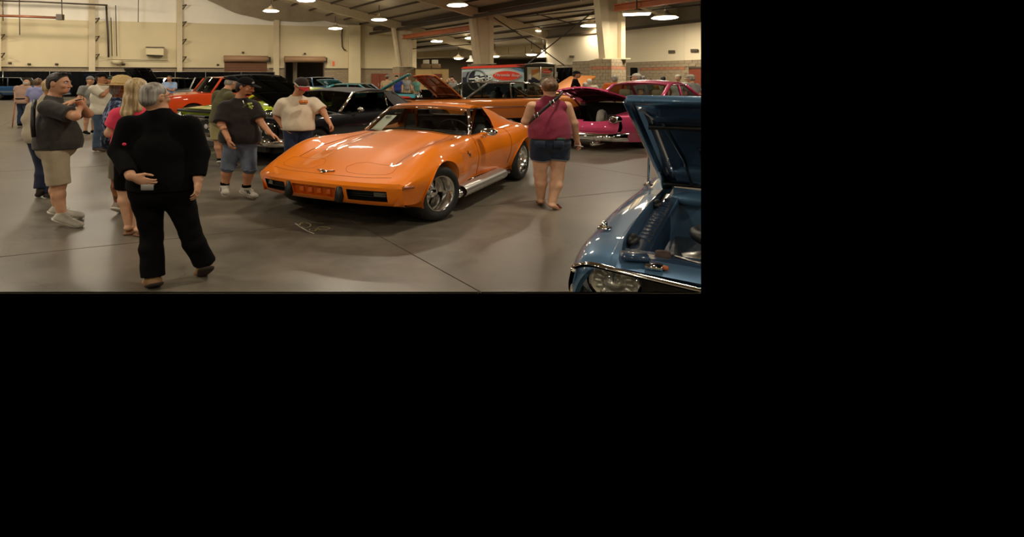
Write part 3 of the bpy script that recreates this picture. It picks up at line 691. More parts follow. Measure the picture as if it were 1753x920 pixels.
# ---------------------------------------------------------------- motor cars: shared builders
def paint(name, rgb, metal=.0, rough=.28): return mat(name, rgb, max(rough, .4), metal, coat=1.0, spec=.18)
def glass_mat(name, tint, refl=1.5):
    if name in _mats: return _mats[name]
    m = bpy.data.materials.new(name); m.use_nodes = True; nt = m.node_tree; nt.nodes.remove(nt.nodes['Principled BSDF'])
    o = nt.nodes['Material Output']; mx = nt.nodes.new('ShaderNodeMixShader'); tr = nt.nodes.new('ShaderNodeBsdfTransparent'); gl = nt.nodes.new('ShaderNodeBsdfGlossy')
    tr.inputs[0].default_value = (*tint, 1); gl.inputs['Roughness'].default_value = .02; lw = nt.nodes.new('ShaderNodeLayerWeight'); lw.inputs[0].default_value = .5; pw = nt.nodes.new('ShaderNodeMath'); pw.operation = 'POWER'; pw.inputs[1].default_value = 4.0
    nt.links.new(lw.outputs['Facing'], pw.inputs[0]); fr = nt.nodes.new('ShaderNodeMath'); fr.operation = 'MULTIPLY_ADD'; fr.inputs[1].default_value = .55 * min(1, refl - .7); fr.inputs[2].default_value = .035; nt.links.new(pw.outputs[0], fr.inputs[0])
    nt.links.new(fr.outputs[0], mx.inputs[0]); nt.links.new(tr.outputs[0], mx.inputs[1]); nt.links.new(gl.outputs[0], mx.inputs[2]); nt.links.new(mx.outputs[0], o.inputs[0])
    _mats[name] = m; return m
M_chrome = mat('chrome', (.78, .76, .72), .07, 1.0)
M_rim = mat('polished_rim', (.72, .70, .66), .16, 1.0)
M_tyre = mat('tyre_rubber', (.012, .011, .010), .7, bump=.2, bscale=60)
M_trim = mat('black_trim', (.008, .008, .008), .45)
M_under = mat('underbody', (.006, .006, .006), .9)
M_glass = glass_mat('car_glass', (.50, .54, .50), 1.22)
M_glassd = glass_mat('dark_car_glass', (.16, .18, .17), 1.3)
M_lens = mat('headlight_lens', (.78, .78, .74), .08, .6, bump=.6, bscale=24)
M_seat = mat('black_vinyl', (.012, .011, .010), .5)
M_paper = mat('white_paper', srgb(226, 222, 206), .8)
M_ink = mat('dark_ink', (.02, .02, .02), .8)
M_amber = mat('amber_lens', srgb(190, 88, 30), .2, coat=.5)
M_redlens = mat('red_lens', srgb(150, 16, 14), .15, coat=1)

def spl(pts, x):
    """smooth curve through (x, v) points (monotone cubic)"""
    pts = sorted(pts); X = np.array([p[0] for p in pts], float); Y = np.array([p[1] for p in pts], float)
    if len(X) == 1: return np.full(np.shape(x), Y[0])
    h = np.diff(X); d = np.diff(Y) / h; m = np.zeros(len(X)); m[0], m[-1] = d[0], d[-1]
    for i in range(1, len(X) - 1):
        if d[i - 1] * d[i] > 0: w1, w2 = 2 * h[i] + h[i - 1], h[i] + 2 * h[i - 1]; m[i] = (w1 + w2) / (w1 / d[i - 1] + w2 / d[i])
    x = np.clip(np.asarray(x, float), X[0], X[-1]); i = np.clip(np.searchsorted(X, x) - 1, 0, len(X) - 2); t = (x - X[i]) / h[i]
    return Y[i] * (2 * t**3 - 3 * t**2 + 1) + m[i] * h[i] * (t**3 - 2 * t**2 + t) + Y[i + 1] * (-2 * t**3 + 3 * t**2) + m[i + 1] * h[i] * (t**3 - t**2)
def catmull(P, n):
    P = [np.asarray(p, float) for p in P]; Q = [2 * P[0] - P[1]] + P + [2 * P[-1] - P[-2]]; out = []
    for i in range(1, len(Q) - 2):
        for k in range(n):
            t = k / n; a, b, c, d = Q[i - 1], Q[i], Q[i + 1], Q[i + 2]
            out.append(.5 * (2 * b + (c - a) * t + (2 * a - 5 * b + 4 * c - d) * t * t + (3 * b - 3 * c + d - a) * t**3))
    out.append(P[-1]); return np.array(out)

class Car:
    def __init__(s, name, X, Y, th, label, cat='car', group=None, clip=None):
        s.f = np.array([math.cos(th), math.sin(th), 0]); s.l = np.array([-math.sin(th), math.cos(th), 0]); s.o = np.array([X, Y, 0.0])
        s.root = thing(name, s.o, label, cat, group); s.M = np.array([s.f, s.l, [0, 0, 1]]); s.clip = clip
    def T(s, V): return np.asarray(V, float).reshape(-1, 3) @ s.M + s.o
    def put(s, mb, name, m, parent=None, **k):
        b = MB(); b.V = [tuple(v) for v in s.T(mb.V)]; b.F = mb.F
        if s.clip: b.clip(s.clip)
        if len(b.V) < 3: return None
        return b.build(name, m, parent or s.root, **k)
    def shape(s, C, xs, seg=6, bow_f=(0, 0), bow_r=(0, 0)):
        """C: control rows [(w curve, z curve), ...] from sill to centre line; xs stations front to back"""
        s.C, s.xs, s.seg, s.bf, s.br = C, np.asarray(xs, float), seg, bow_f, bow_r
        G = []
        for x in s.xs: G.append(s.section(x))
        s.G = np.array(G); s.nh = s.G.shape[1]
        return s
    def section(s, x):
        P = [(float(spl(w, x)), float(spl(z, x))) for w, z in s.C]; q = catmull(P, s.seg)
        out = np.zeros((len(q), 3)); out[:, 1] = np.maximum(q[:, 0], 0); out[:, 2] = q[:, 1]; wm = max(q[:, 0].max(), .1)
        a = (out[:, 1] / wm) ** 2.4; out[:, 0] = x
        if s.bf[1] > 0 and x > s.bf[0]: out[:, 0] -= s.bf[1] * a * min(1, (x - s.bf[0]) / (s.xs.max() - s.bf[0])) ** 1.5
        if s.br[1] > 0 and x < s.br[0]: out[:, 0] += s.br[1] * a * min(1, (s.br[0] - x) / (s.br[0] - s.xs.min())) ** 1.5
        return out
    def surf(s, x, v):
        """point on the left half of the skin at station x, v in 0 (sill) .. 1 (centre line)"""
        q = s.section(x); f = np.clip(v, 0, 1) * (len(q) - 1); i = min(int(f), len(q) - 2); return q[i] + (q[i + 1] - q[i]) * (f - i)
    def top(s, x, y):
        """point on the upper skin at station x and lateral y"""
        q = s.section(x); n0 = int(s.seg * 2); r = q[n0:][::-1]; ay = abs(y)
        i = int(np.clip(np.searchsorted(r[:, 1], ay), 1, len(r) - 1)); t = np.clip((ay - r[i - 1, 1]) / max(r[i, 1] - r[i - 1, 1], 1e-6), 0, 1)
        p = r[i - 1] + (r[i] - r[i - 1]) * t; return np.array([p[0], y, p[2]])
    def side(s, x, z):
        q = s.section(x); n1 = s.seg * 3 + 1; r = q[:n1]; k = int(np.argmax(r[:, 2])); r = r[:k + 1]
        return float(np.interp(z, r[:, 2], r[:, 1]))
    def skin(s, arches=(), holes=(), keepx=None):
        """full skin as quads; arches (x, z, r) and holes fn(centre, vfrac) are left out; returns body MB and the quads of each hole"""
        G = s.G; n, m = G.shape[:2]; full = np.concatenate([G, (G * np.array([1, -1, 1]))[:, ::-1][:, 1:]], 1); mm = full.shape[1]
        V = full.reshape(-1, 3).copy(); body = []; cut = [[] for _ in holes]; arch_cut = 0
        for i in range(n - 1):
            for j in range(mm - 1):
                f = (i * mm + j, (i + 1) * mm + j, (i + 1) * mm + j + 1, i * mm + j + 1); c = V[list(f)].mean(0); v = min(j + .5, mm - 1.5 - j) / (m - 1)
                if any((c[0] - ax)**2 + (c[2] - az)**2 < ar * ar and abs(c[1]) > .45 and v < .66 for ax, az, ar in arches): continue
                for k, hfn in enumerate(holes):
                    if hfn(c, v): cut[k].append(f); break
                else: body.append(f)
        used = np.unique(np.array(body)); V2 = V.copy()
        cnt = {}
        for f in body:
            for i in range(4):
                e = (min(f[i], f[(i + 1) % 4]), max(f[i], f[(i + 1) % 4])); cnt[e] = cnt.get(e, 0) + 1
        bd = {q for e, k in cnt.items() if k == 1 for q in e}
        for q in bd:
            for ax, az, ar in arches:
                dx, dz = V[q, 0] - ax, V[q, 2] - az; d = math.hypot(dx, dz)
                if d < ar * 1.22 and abs(V[q, 1]) > .45 and dz > -.12: V2[q, 0] = ax + dx / d * ar; V2[q, 2] = az + dz / d * ar
        b = MB(); b.V = [tuple(v) for v in V2]; b.F = body
        return s._compact(b), [s._compact(MB().add(V, c)) for c in cut]
    @staticmethod
    def _compact(b):
        u = sorted({i for f in b.F for i in f}); mp = {i: k for k, i in enumerate(u)}; o = MB(); o.V = [b.V[i] for i in u]; o.F = [tuple(mp[i] for i in f) for f in b.F]; return o
    def arch_lip(s, ax, az, ar, m, depth=.16, lip=.012, name='wheel_arch'):
        for sg in (1, -1):
            G = []
            for k in range(25):
                a = math.radians(-18 + 216 * k / 24); x, z = ax + ar * math.cos(a), az + ar * math.sin(a); z = max(z, .16); y = s.side(np.clip(x, s.xs.min(), s.xs.max()), z)
                G.append([(x, sg * (y + lip), z), (x, sg * (y + .004), z + .0), (ax + (ar - .02) * math.cos(a), sg * (y - .02), max(.16, az + (ar - .02) * math.sin(a))), (ax + (ar - .01) * math.cos(a), sg * (y - depth), max(.16, az + (ar - .01) * math.sin(a)))])
            s.put(MB().grid(G, flip=sg < 0), name, m)
            W = MB(); W.lathe([(0, .03), (0, ar + .02)], (ax, sg * (.38), az), (0, 1, 0), 20); s.put(W, 'wheel_well', M_under)
    def underside(s, x0, x1, w, z0, z1): s.put(MB().box(((x0 + x1) / 2, 0, (z0 + z1) / 2), (x0 - x1, 2 * w, z1 - z0)), 'underbody', M_under, smooth=False)
    def wheel(s, x, y, r, wd, rim_r, style='slot', name='wheel', white=None, steer=0.0):
        sg = 1 if y > 0 else -1; c = np.array([x, y, r]); a = np.array([0, sg, 0.]); keep_T = s.T
        if steer:
            ca, sa = math.cos(steer), math.sin(steer); Rz = np.array([[ca, sa, 0], [-sa, ca, 0], [0, 0, 1]]); s.T = lambda V: keep_T((np.asarray(V, float).reshape(-1, 3) - c) @ Rz + c)
        h = wd / 2
        ty = MB().lathe([(-h, rim_r), (-h, r * .86), (-h * .86, r * .96), (-h * .6, r), (h * .6, r), (h * .86, r * .965), (h, r * .88), (h * 1.02, (r + rim_r) / 2), (h * .98, rim_r * 1.03), (h * .9, rim_r)], c, a, 40)
        for k in (-.3, 0, .3): pass
        t = s.put(ty, name, M_tyre)
        if t is None: return
        rm = MB().lathe([(h * .96, rim_r * 1.03), (h * 1.0, rim_r * 1.0), (h * .92, rim_r * .93), (h * .3, rim_r * .87), (-h * .2, rim_r * .82), (-h * .9, rim_r * .8)], c, a, 40)
        s.put(rm, 'rim', M_rim, t)
        s.put(MB().lathe([(-h * .25, 0.0), (-h * .25, rim_r * .84)], c, a, 24), 'brake_backing', M_under, t)
        if style == 'slot':
            for k in range(5):
                t0 = 2 * PI * k / 5 + .3; G = []
                for i in range(7):
                    rr = rim_r * (.20 + .66 * i / 6); wid = (.56 + .08 * math.cos(PI * i / 6) + .40 * max(0, i / 6 - .62)) * .86; row = []
                    for j in range(5):
                        u = (j - 2) / 2; an = t0 + u * wid * (1.0 if i else 1.5)
                        dep = h * (.42 - .45 * (i / 6)) - .012 * u * u + (.0 if i < 6 else 0)
                        row.append(c + a * dep + rr * np.array([math.cos(an), 0, math.sin(an)]))
                    G.append(row)
                s.put(MB().grid(G, flip=True), 'spoke', M_rim, t)
            s.put(MB().lathe([(h * .3, rim_r * .30), (h * .42, rim_r * .27), (h * .5, rim_r * .2), (h * .54, rim_r * .1), (h * .55, 0.001)], c, a, 20), 'hub_cap', M_chrome, t)
        elif style == 'rally':
            s.put(MB().lathe([(h * .4, rim_r * .9), (h * .3, rim_r * .7), (h * .45, rim_r * .5), (h * .6, rim_r * .3), (h * .75, rim_r * .25), (h * .8, .001)], c, a, 24), 'hub_cap', M_rim, t)
        elif style == 'disc':
            s.put(MB().lathe([(h * .8, rim_r * .95), (h * 1.0, rim_r * .6), (h * .9, rim_r * .35), (h * 1.1, rim_r * .15), (h * 1.1, .001)], c, a, 24), 'hub_cap', M_chrome, t)
        s.T = keep_T
        if white: s.put(MB().lathe([(h * 1.035, white[0]), (h * 1.04, white[1])], c, a, 40), 'whitewall', mat('whitewall', srgb(225, 220, 205), .6), t)
        return t
    def wheels(s, xf, xr, yf, yr, r, wd, rim, style, r2=None, **k):
        for x, y, rr in ((xf, yf, r), (xr, yr, r2 or r)):
            for sg in (1, -1): s.wheel(x, sg * y, rr, wd, rim, style, **k)
    def cabin(s, bf, tf, tr, br, roof_m, glass, bp=(), pillar_m=None, bow=.12, rbow=.10, crown=.05, pil=.03, sides=True, roof=True, frame=None):
        """(x, half width, z) of windscreen foot, windscreen head, rear glass head, rear glass foot"""
        pm = pillar_m or roof_m; n = 12
        def line(p, bw, dz=0.0): return [(p[0] + bw * (1 - (2 * i / n - 1)**2), p[1] * (2 * i / n - 1), p[2] + dz * (1 - (2 * i / n - 1)**2)) for i in range(n + 1)]
        A, Bq = np.array(line(bf, bow)), np.array(line(tf, bow * .45, crown * .7)); C, D = np.array(line(tr, -rbow * .4, crown * .7)), np.array(line(br, -rbow))
        ws = [A + (Bq - A) * t for t in np.linspace(0, 1, 5)]; s.put(MB().grid(ws), 'windscreen', glass)
        rw_ = [C + (D - C) * t for t in np.linspace(0, 1, 5)]; s.put(MB().grid(rw_), 'rear_window', glass)
        if roof:
            G = []
            for t in np.linspace(0, 1, 9):
                r = Bq + (C - Bq) * t; r = r + np.array([0, 0, 1]) * (crown * .9 * math.sin(PI * t)) * 1.0; G.append(r)
            G = np.array(G); lo = G.copy(); lo[:, :, 2] -= .035; b = MB().grid(G); b.grid(lo, flip=True)
            for e in (0, -1): b.grid([G[e], lo[e]])
            b.grid([G[:, 0], lo[:, 0]]); b.grid([G[:, -1], lo[:, -1]])
            s.put(b, 'roof', roof_m, auto=.6)
        for sg in (1, -1):
            e = -1 if sg > 0 else 0
            a, b_, c, d = A[e], Bq[e], C[e], D[e]
            s.put(MB().tube([a, (a + b_) / 2 + np.array([0, sg * .012, 0]), b_], pil, 6), 'windscreen_pillar', pm); s.put(MB().tube([c, (c + d) / 2, d], pil * 1.3, 6), 'rear_pillar', roof_m)
            if sides:
                xs_ = [None] + list(bp) + [None]
                lo0, lo1, hi0, hi1 = a, d, b_, c
                def lo_at(x): t = (x - lo0[0]) / (lo1[0] - lo0[0]); return lo0 + (lo1 - lo0) * t
                def hi_at(x): t = np.clip((x - hi0[0]) / (hi1[0] - hi0[0]), 0, 1); return hi0 + (hi1 - hi0) * t
                cuts = [(lo0, hi0)] + [(lo_at(x), hi_at(x)) for x in bp] + [(lo1, hi1)]
                for k in range(len(cuts) - 1):
                    (l0, h0), (l1, h1) = cuts[k], cuts[k + 1]; gp = np.array([0, sg * .008, 0]); mid = (l0 + l1 + h0 + h1) / 4
                    s.put(MB().grid([[l0, h0], [(l0 + l1) / 2 + gp, (h0 + h1) / 2 + gp], [l1, h1]]), 'side_window', glass)
                for l0, h0 in cuts[1:-1]: s.put(MB().tube([l0, h0], pil * .8, 6), 'door_pillar', pm)
                if frame: s.put(MB().tube([a, b_, c, d], .012, 5), 'window_frame', frame)
    def seats(s, x, z, w=.5, rear=None, m=None):
        m = m or M_seat
        for y in (.36, -.36):
            q = MB().box((x, y, z), (.5, w, .2), bev=.05); q.box((x - .28, y, z + .3), (.16, w, .6), np.array([[.96, 0, .28], [0, 1, 0], [-.28, 0, .96]]), bev=.05); q.box((x - .36, y, z + .66), (.1, .26, .2), bev=.04); s.put(q, 'seat', m)
        if rear is not None:
            q = MB().box((rear, 0, z), (.45, 1.25, .2), bev=.05); q.box((rear - .25, 0, z + .3), (.16, 1.25, .55), bev=.05); s.put(q, 'rear_seat', m)
    def steering(s, x, y, z, r=.19, tilt=.45, m=None):
        ax = np.array([-math.cos(tilt), 0, math.sin(tilt)]); u = np.array([0, 1, 0.]); v = np.cross(ax, u); c = np.array([x, y, z])
        P = [c + r * (math.cos(t) * u + math.sin(t) * v) for t in np.linspace(0, 2 * PI, 25)[:-1]]
        b = MB().tube(P, .014, 6, closed=True)
        for t in (0, PI, PI * 1.5): b.tube([c, c + r * (math.cos(t) * u + math.sin(t) * v)], .012, 5)
        b.lathe([(-.02, .05), (.03, .05), (.04, .001)], c, ax, 12); s.put(b, 'steering_wheel', m or M_trim)
    def strip(s, fn, ts, wd, m, name, lift=.004):
        """thin raised moulding along a path fn(t) on the skin"""
        P = [np.asarray(fn(t)) for t in ts]; s.put(MB().tube(P, wd, 6), name, m)
    def text(s, body, size, c, xdir, ydir, m, name='lettering', parent=None):
        cu = bpy.data.curves.new(name, 'FONT'); cu.body = body; cu.size = size; cu.align_x = 'CENTER'; cu.align_y = 'CENTER'; cu.extrude = .002
        return flat_text(cu, name, s.T(np.array([c]))[0], np.asarray(xdir) @ s.M, np.asarray(ydir) @ s.M, m, parent or s.root)
def flat_text(cu, name, c, xd, yd, m, parent):
    tmp = bpy.data.objects.new('t', cu); COL.objects.link(tmp); dg = bpy.context.evaluated_depsgraph_get(); me = bpy.data.meshes.new_from_object(tmp.evaluated_get(dg))
    V = np.array([v.co[:] for v in me.vertices]); Fc = [tuple(p.vertices) for p in me.polygons]; bpy.data.objects.remove(tmp); bpy.data.meshes.remove(me)
    xd, yd = unit(xd), unit(yd); zd_ = np.cross(xd, yd); W_ = np.asarray(c) + V[:, :1] * xd + V[:, 1:2] * yd + V[:, 2:3] * zd_
    return mk(name, W_, Fc, m, parent, smooth=False)
def text_at(body, size, c, xd, yd, m, parent, name='lettering', shear=0.0, ext=.002):
    cu = bpy.data.curves.new(name, 'FONT'); cu.body = body; cu.size = size; cu.align_x = 'CENTER'; cu.align_y = 'CENTER'; cu.extrude = ext; cu.shear = shear
    return flat_text(cu, name, c, xd, yd, m, parent)
# ---------------------------------------------------------------- the orange coupe in the middle
M_orange = paint('orange_paint', srgb(244, 130, 20), 0, .42)
M_orange2 = mat('orange_plastic', srgb(206, 96, 18), .4)
def orange_coupe():
    c = Car('sports_coupe', .174, 5.913, -2.126, 'bright orange low sports coupe with swollen wings parked in the middle of the floor')
    N = .95
    Wb = [(N, .70), (.6, .78), (0, .80), (-.5, .79), (-1.2, .74), (-1.8, .78), (-2.5, .82), (-3.2, .78), (-3.6, .66)]
    Zb = [(N, .31), (.6, .29), (.3, .28), (-.4, .27), (-1.2, .26), (-1.9, .27), (-2.6, .32), (-3.2, .38), (-3.6, .44)]
    Wm = [(N, .775), (.6, .83), (.25, .865), (-.05, .875), (-.45, .85), (-1.15, .79), (-1.7, .82), (-2.2, .89), (-2.55, .91), (-3.1, .87), (-3.6, .74)]
    Zm = [(N, .50), (.5, .52), (0, .56), (-.8, .56), (-1.6, .58), (-2.5, .62), (-3.6, .62)]
    Ws = [(N, .76), (.6, .80), (.2, .82), (-.1, .825), (-.5, .80), (-1.15, .755), (-1.7, .79), (-2.2, .855), (-2.55, .875), (-3.1, .83), (-3.6, .70)]
    Zs = [(N, .53), (.6, .62), (.3, .70), (0, .76), (-.4, .765), (-1.1, .75), (-1.7, .775), (-2.2, .83), (-2.55, .845), (-3.1, .80), (-3.6, .70)]
    Wp = [(N, .70), (.6, .69), (.2, .69), (-.1, .69), (-.5, .68), (-1.1, .69), (-1.7, .70), (-2.3, .73), (-2.6, .74), (-3.6, .60)]
    Zp = [(N, .545), (.7, .618), (.45, .715), (.2, .81), (-.05, .86), (-.35, .865), (-.75, .855), (-1.1, .855), (-1.6, .87), (-2.1, .90), (-2.5, .925), (-3.0, .89), (-3.6, .78)]
    Wv = [(N, .42), (.5, .46), (0, .48), (-.6, .46), (-1.1, .50), (-2.2, .52), (-3.6, .4)]
    Zv = [(N, .555), (.7, .605), (.4, .675), (.1, .735), (-.3, .79), (-.7, .838), (-1.02, .872), (-1.3, .82), (-2.2, .86), (-2.8, .86), (-3.6, .80)]
    Wv2 = [(N, .2), (-.6, .25), (-3.6, .2)]
    Zv2 = [(N, .56), (.7, .618), (.4, .70), (0, .795), (-.4, .85), (-.8, .90), (-1.0, .912), (-1.3, .82), (-2.2, .86), (-2.8, .86), (-3.6, .80)]
    Z0 = [(N, .56), (.7, .622), (.4, .705), (0, .80), (-.4, .855), (-.8, .906), (-1.0, .916), (-1.3, .82), (-2.2, .86), (-2.8, .86), (-3.6, .80)]
    W0 = [(N, 0), (-3.6, 0)]
    xs = np.concatenate([np.linspace(N, -3.6, 150)])
    c.shape([(Wb, Zb), (Wm, Zm), (Ws, Zs), (Wp, Zp), (Wv, Zv), (Wv2, Zv2), (W0, Z0)], xs, 7, bow_f=(.1, .22), bow_r=(-3.0, .15))
    ra = .37; AF, AR = (.045, .325, ra), (-2.545, .335, ra)
    body, _ = c.skin([AF, AR], [lambda q, v: -.70 < q[0] < -.45 and .47 < q[2] < .70 and v < .45, lambda q, v: -2.15 < q[0] < -1.06 and v > .62])
    c.put(body, 'body', M_orange)
    for a in (AF, AR): c.arch_lip(*a, M_orange)
    c.underside(.30, -3.4, .70, .20, .34)
    # nose cover below the leading edge, with its openings
    ys = [-.775, -.72, -.66, -.56, -.45, -.335, -.31, -.235, -.17, -.09, 0, .09, .17, .235, .31, .335, .45, .56, .66, .72, .775]
    prof = [(0.0, 0.0), (.024, -.022), (.018, -.060), (.002, -.12), (-.018, -.178), (-.05, -.225), (-.20, -.27)]
    edge = c.section(N)
    def nose(y, k, d=0.0):
        x0 = N - .22 * (abs(y) / .775) ** 2.4; zt = .548 - .03 * (abs(y) / .775) ** 2; 
        if k == 0: return c.top(N, y) if abs(y) < .77 else np.array([N - .22, y, c.section(N)[:, 2].max() - .03])
        return np.array([x0 + prof[k][0] - d, y * (1 - .004 * k), zt + prof[k][1]])
    b = MB(); openF = lambda y, k: (.335 < abs(y) < .66 and k in (2, 3)) or (abs(y) < .235 and k in (2, 3))
    n = len(ys); K = len(prof); G = [[nose(y, k) for k in range(K)] for y in ys]
    V = [p for r in G for p in r]; Fc = []
    for i in range(n - 1):
        for k in range(K - 1):
            if not openF((ys[i] + ys[i + 1]) / 2, k): Fc.append((i * K + k, (i + 1) * K + k, (i + 1) * K + k + 1, i * K + k + 1))
    b.add(V, [f[::-1] for f in Fc]); c.put(b, 'nose_cover', M_orange, auto=.7)
    def recess(y0, y1, d, m, mb_m, name):
        yy = np.linspace(y0, y1, 7); w_ = MB()
        F0 = [nose(y, 2) for y in yy]; F1 = [nose(y, 4) for y in yy]; B0 = [nose(y, 2, d) for y in yy]; B1 = [nose(y, 4, d) for y in yy]
        w_.grid([F0, B0]); w_.grid([B1, F1]); w_.grid([[F0[0], B0[0]], [F1[0], B1[0]]]); w_.grid([[F0[-1], B0[-1]], [F1[-1], B1[-1]]]); w_.grid([B0, B1]); c.put(w_, name, m)
    recess(-.235, .235, .03, M_orange2, None, 'plate_recess')
    for sg in (1, -1):
        recess(sg * .335, sg * .66, .07, M_trim, None, 'grille_opening')
        g = MB()
        for k in range(3):
            yy = np.linspace(.345, .65, 6) * sg; g.tube([nose(y, 2, .035) + np.array([0, 0, -.022 - .022 * k]) for y in yy], .004, 5)
        c.put(g, 'grille_bar', M_trim)
        q = MB().grid([[nose(sg * y, 2, .03) + (0, 0, -.02), nose(sg * y, 2, .035) + (0, 0, -.07)] for y in (.55, .6, .645)], flip=sg > 0); c.put(q, 'turn_lamp', mat('smoked_lens', srgb(74, 74, 58), .12, coat=1))
        p0, p1 = nose(sg * .272, 1), nose(sg * .272, 5)
        c.put(MB().box((p0 + p1) / 2 + (.02, 0, 0), (.075, .062, .175), np.array([[.97, 0, .24], [0, 1, 0], [-.24, 0, .97]]), bev=.014), 'bumper_guard', M_trim)
    for y in (-.14, -.045, .05, .145): c.put(MB().box(nose(y, 3, .022), (.02, .05, .062), bev=.006), 'plate_rib', M_orange2)
    # side marker lamp on the corner
    q = nose(.745, 2); tl = unit(nose(.772, 2) - nose(.72, 2))
    m_ = MB().box(np.array([.70, .80, .505]), (.12, .02, .03), np.array([unit([.75, -.5, 0]), unit([.5, .75, 0]), [0, 0, 1]]), bev=.006); c.put(m_, 'side_marker', mat('marker_amber', srgb(150, 78, 26), .25, coat=.8))
    # panel seams: bonnet, lamp doors, door
    seam = mat('panel_seam', srgb(140, 62, 8), .7)
    def seamline(pts, r=.0015, nm='panel_seam'):
        P = []
        for (x0, y0), (x1, y1) in zip(pts[:-1], pts[1:]):
            for t in np.linspace(0, 1, 9)[:-1]: P.append(c.top(x0 + (x1 - x0) * t, y0 + (y1 - y0) * t))
        P.append(c.top(*pts[-1])); c.put(MB().tube(P, r, 4), nm, seam)
    for sg in (1, -1):
        seamline([(.60, sg * .13), (.66, sg * .155), (.72, sg * .20), (.735, sg * .30), (.705, sg * .56), (.66, sg * .60), (.50, sg * .585), (.44, sg * .53), (.44, sg * .26), (.50, sg * .17), (.60, sg * .13)])
        seamline([(.44, sg * .54), (.1, sg * .545), (-.4, sg * .53), (-.85, sg * .515), (-1.0, sg * .50)], .0045)
    seamline([(.79, -.64), (.82, -.3), (.83, 0), (.82, .3), (.79, .64)], .0025)
    for x in (-1.06, -2.02): c.put(MB().tube([c.surf(x + .0, v) + np.array([0, .002, 0]) for v in np.linspace(.04, .5, 14)], .003, 4), 'door_seam', seam)
    # emblem
    e = c.top(.775, 0) + np.array([0, 0, .006]); b = MB()
    b.lathe([(0, .036), (.006, .032), (.008, .001)], e, (.2, 0, 1), 14)
    for sg in (1, -1):
        b.box(e + np.array([-.01, sg * .045, .008]), (.012, .085, .008), np.array([[.94, sg * .35, 0], [-sg * .35, .94, 0], [0, 0, 1]])); b.box(e + np.array([-.03, sg * .06, .008]), (.045, .06, .006), np.array([[.94, sg * .35, 0], [-sg * .35, .94, 0], [0, 0, 1]]))
    c.put(b, 'flag_emblem', M_chrome)
    # scoop behind the front wheel, with its badge
    b = MB(); G = []
    for i in range(9):
        u = i / 8; x = -.40 - .36 * u; row = []
        for j in range(7):
            v = j / 6; z = .74 - .22 * u * .4 - (.36 - .1 * u) * v * .8; y = c.side(x, z) + .002 - .045 * math.sin(PI * min(1, v * 1.0)) * (1 - u) ** 1.3
            row.append((x, y + .004, z))
        G.append(row)
    c.put(b.grid(G, flip=True), 'side_scoop', M_orange)
    c.put(MB().box((-.70, c.side(-.70, .66) + .006, .655), (.06, .008, .05), bev=.003), 'side_badge', M_chrome)
    # glass house
    hw, tw = .665, .51
    c.cabin((-1.10, hw, .875), (-1.48, tw, 1.205), (-2.02, tw - .01, 1.20), (-2.25, .50, .88), M_orange, glass_mat('coupe_glass', (.70, .74, .70), 1.15), pillar_m=M_chrome, bow=.30, crown=.055, pil=.020, sides=False)
    for sg in (1, -1):
        a, b_, d, e = np.array([-1.10, sg * hw, .87]), np.array([-1.48, sg * tw, 1.205]), np.array([-1.93, sg * (tw + .01), 1.192]), np.array([-2.06, sg * .66, .885])
        c.put(MB().grid([[a + (a - e) * -.02, b_], [(a + e) / 2 + (0, sg * .02, 0), (b_ + d) / 2 + (0, sg * .01, 0)], [e, d]]), 'side_window', _mats['coupe_glass'])
        c.put(MB().tube([a + (0, sg * .008, 0), (a + b_) / 2 + (0, sg * .02, .0), b_ + (0, sg * .008, 0)], .017, 8), 'door_glass_frame', M_chrome)
        c.put(MB().tube([b_, d, d + (e - d) * .9], .013, 6), 'weather_seal', M_trim)
        # sail panel
        r0 = np.array([-1.90, sg * (tw + .012), 1.172]); r1 = np.array([-2.06, sg * .33, 1.165]); G = []
        for i in range(9):
            t = i / 8; x = -1.93 - .95 * t; zt = 1.214 - .30 * t ** 1.25 ; outer_t = np.array([x, sg * (tw + .01 + .07 * t), zt]); lowz = .87 + .035 * t; low = np.array([x - .03, sg * (.675 + .02 * t), min(lowz, zt)]); inn = np.array([x, sg * (tw - .10 + .05 * t), zt - .005]); inl = np.array([x, sg * (tw - .13), .86])
            G.append([low, low * .5 + outer_t * .5 + np.array([0, sg * .02, 0]), outer_t, inn, inl])
        c.put(MB().grid(G, flip=sg > 0), 'sail_panel', M_orange, auto=.8)
    c.put(MB().tube([c.top(-1.03, y) + np.array([0, 0, .012]) for y in np.linspace(-.62, .62, 13)], .010, 5), 'cowl_seal', M_trim)
    c.put(MB().tube([(-1.50 + .135 * (1 - (y / .5) ** 2), y, 1.208 + .036 * (1 - (y / .5) ** 2)) for y in np.linspace(-.5, .5, 15)], .014, 6), 'windscreen_header', M_trim)
    c.put(MB().tube([(-1.44 + .135 * (1 - (y / .5) ** 2) * 1.0, y, 1.192 + .036 * (1 - (y / .5) ** 2)) for y in np.linspace(-.52, .52, 15)], .006, 5), 'windscreen_chrome', M_chrome)
    c.put(MB().tube([(-1.47 - .50 * t, 0.0, 1.25 + .03 * math.sin(PI * t)) for t in np.linspace(.0, 1, 8)], .004, 4), 'roof_panel_seam', seam)
    # cockpit
    c.put(MB().box((-1.65, 0, .52), (1.15, 1.2, .30)), 'cockpit_floor', M_under, smooth=False)
    d_ = MB().box((-1.17, 0, .80), (.26, 1.22, .16), bev=.04); d_.box((-1.24, .36, .865), (.16, .42, .08), bev=.03); c.put(d_, 'dashboard', M_seat)
    c.seats(-1.72, .40, .46); c.steering(-1.42, .36, .88, .185, .35)
    c.put(MB().box((-1.42, 0, 1.10), (.03, .2, .055), bev=.012), 'rear_view_mirror', M_trim)
    c.put(MB().box((-2.02, 0, .92), (.05, 1.1, .32), bev=.02), 'rear_bulkhead', M_seat)
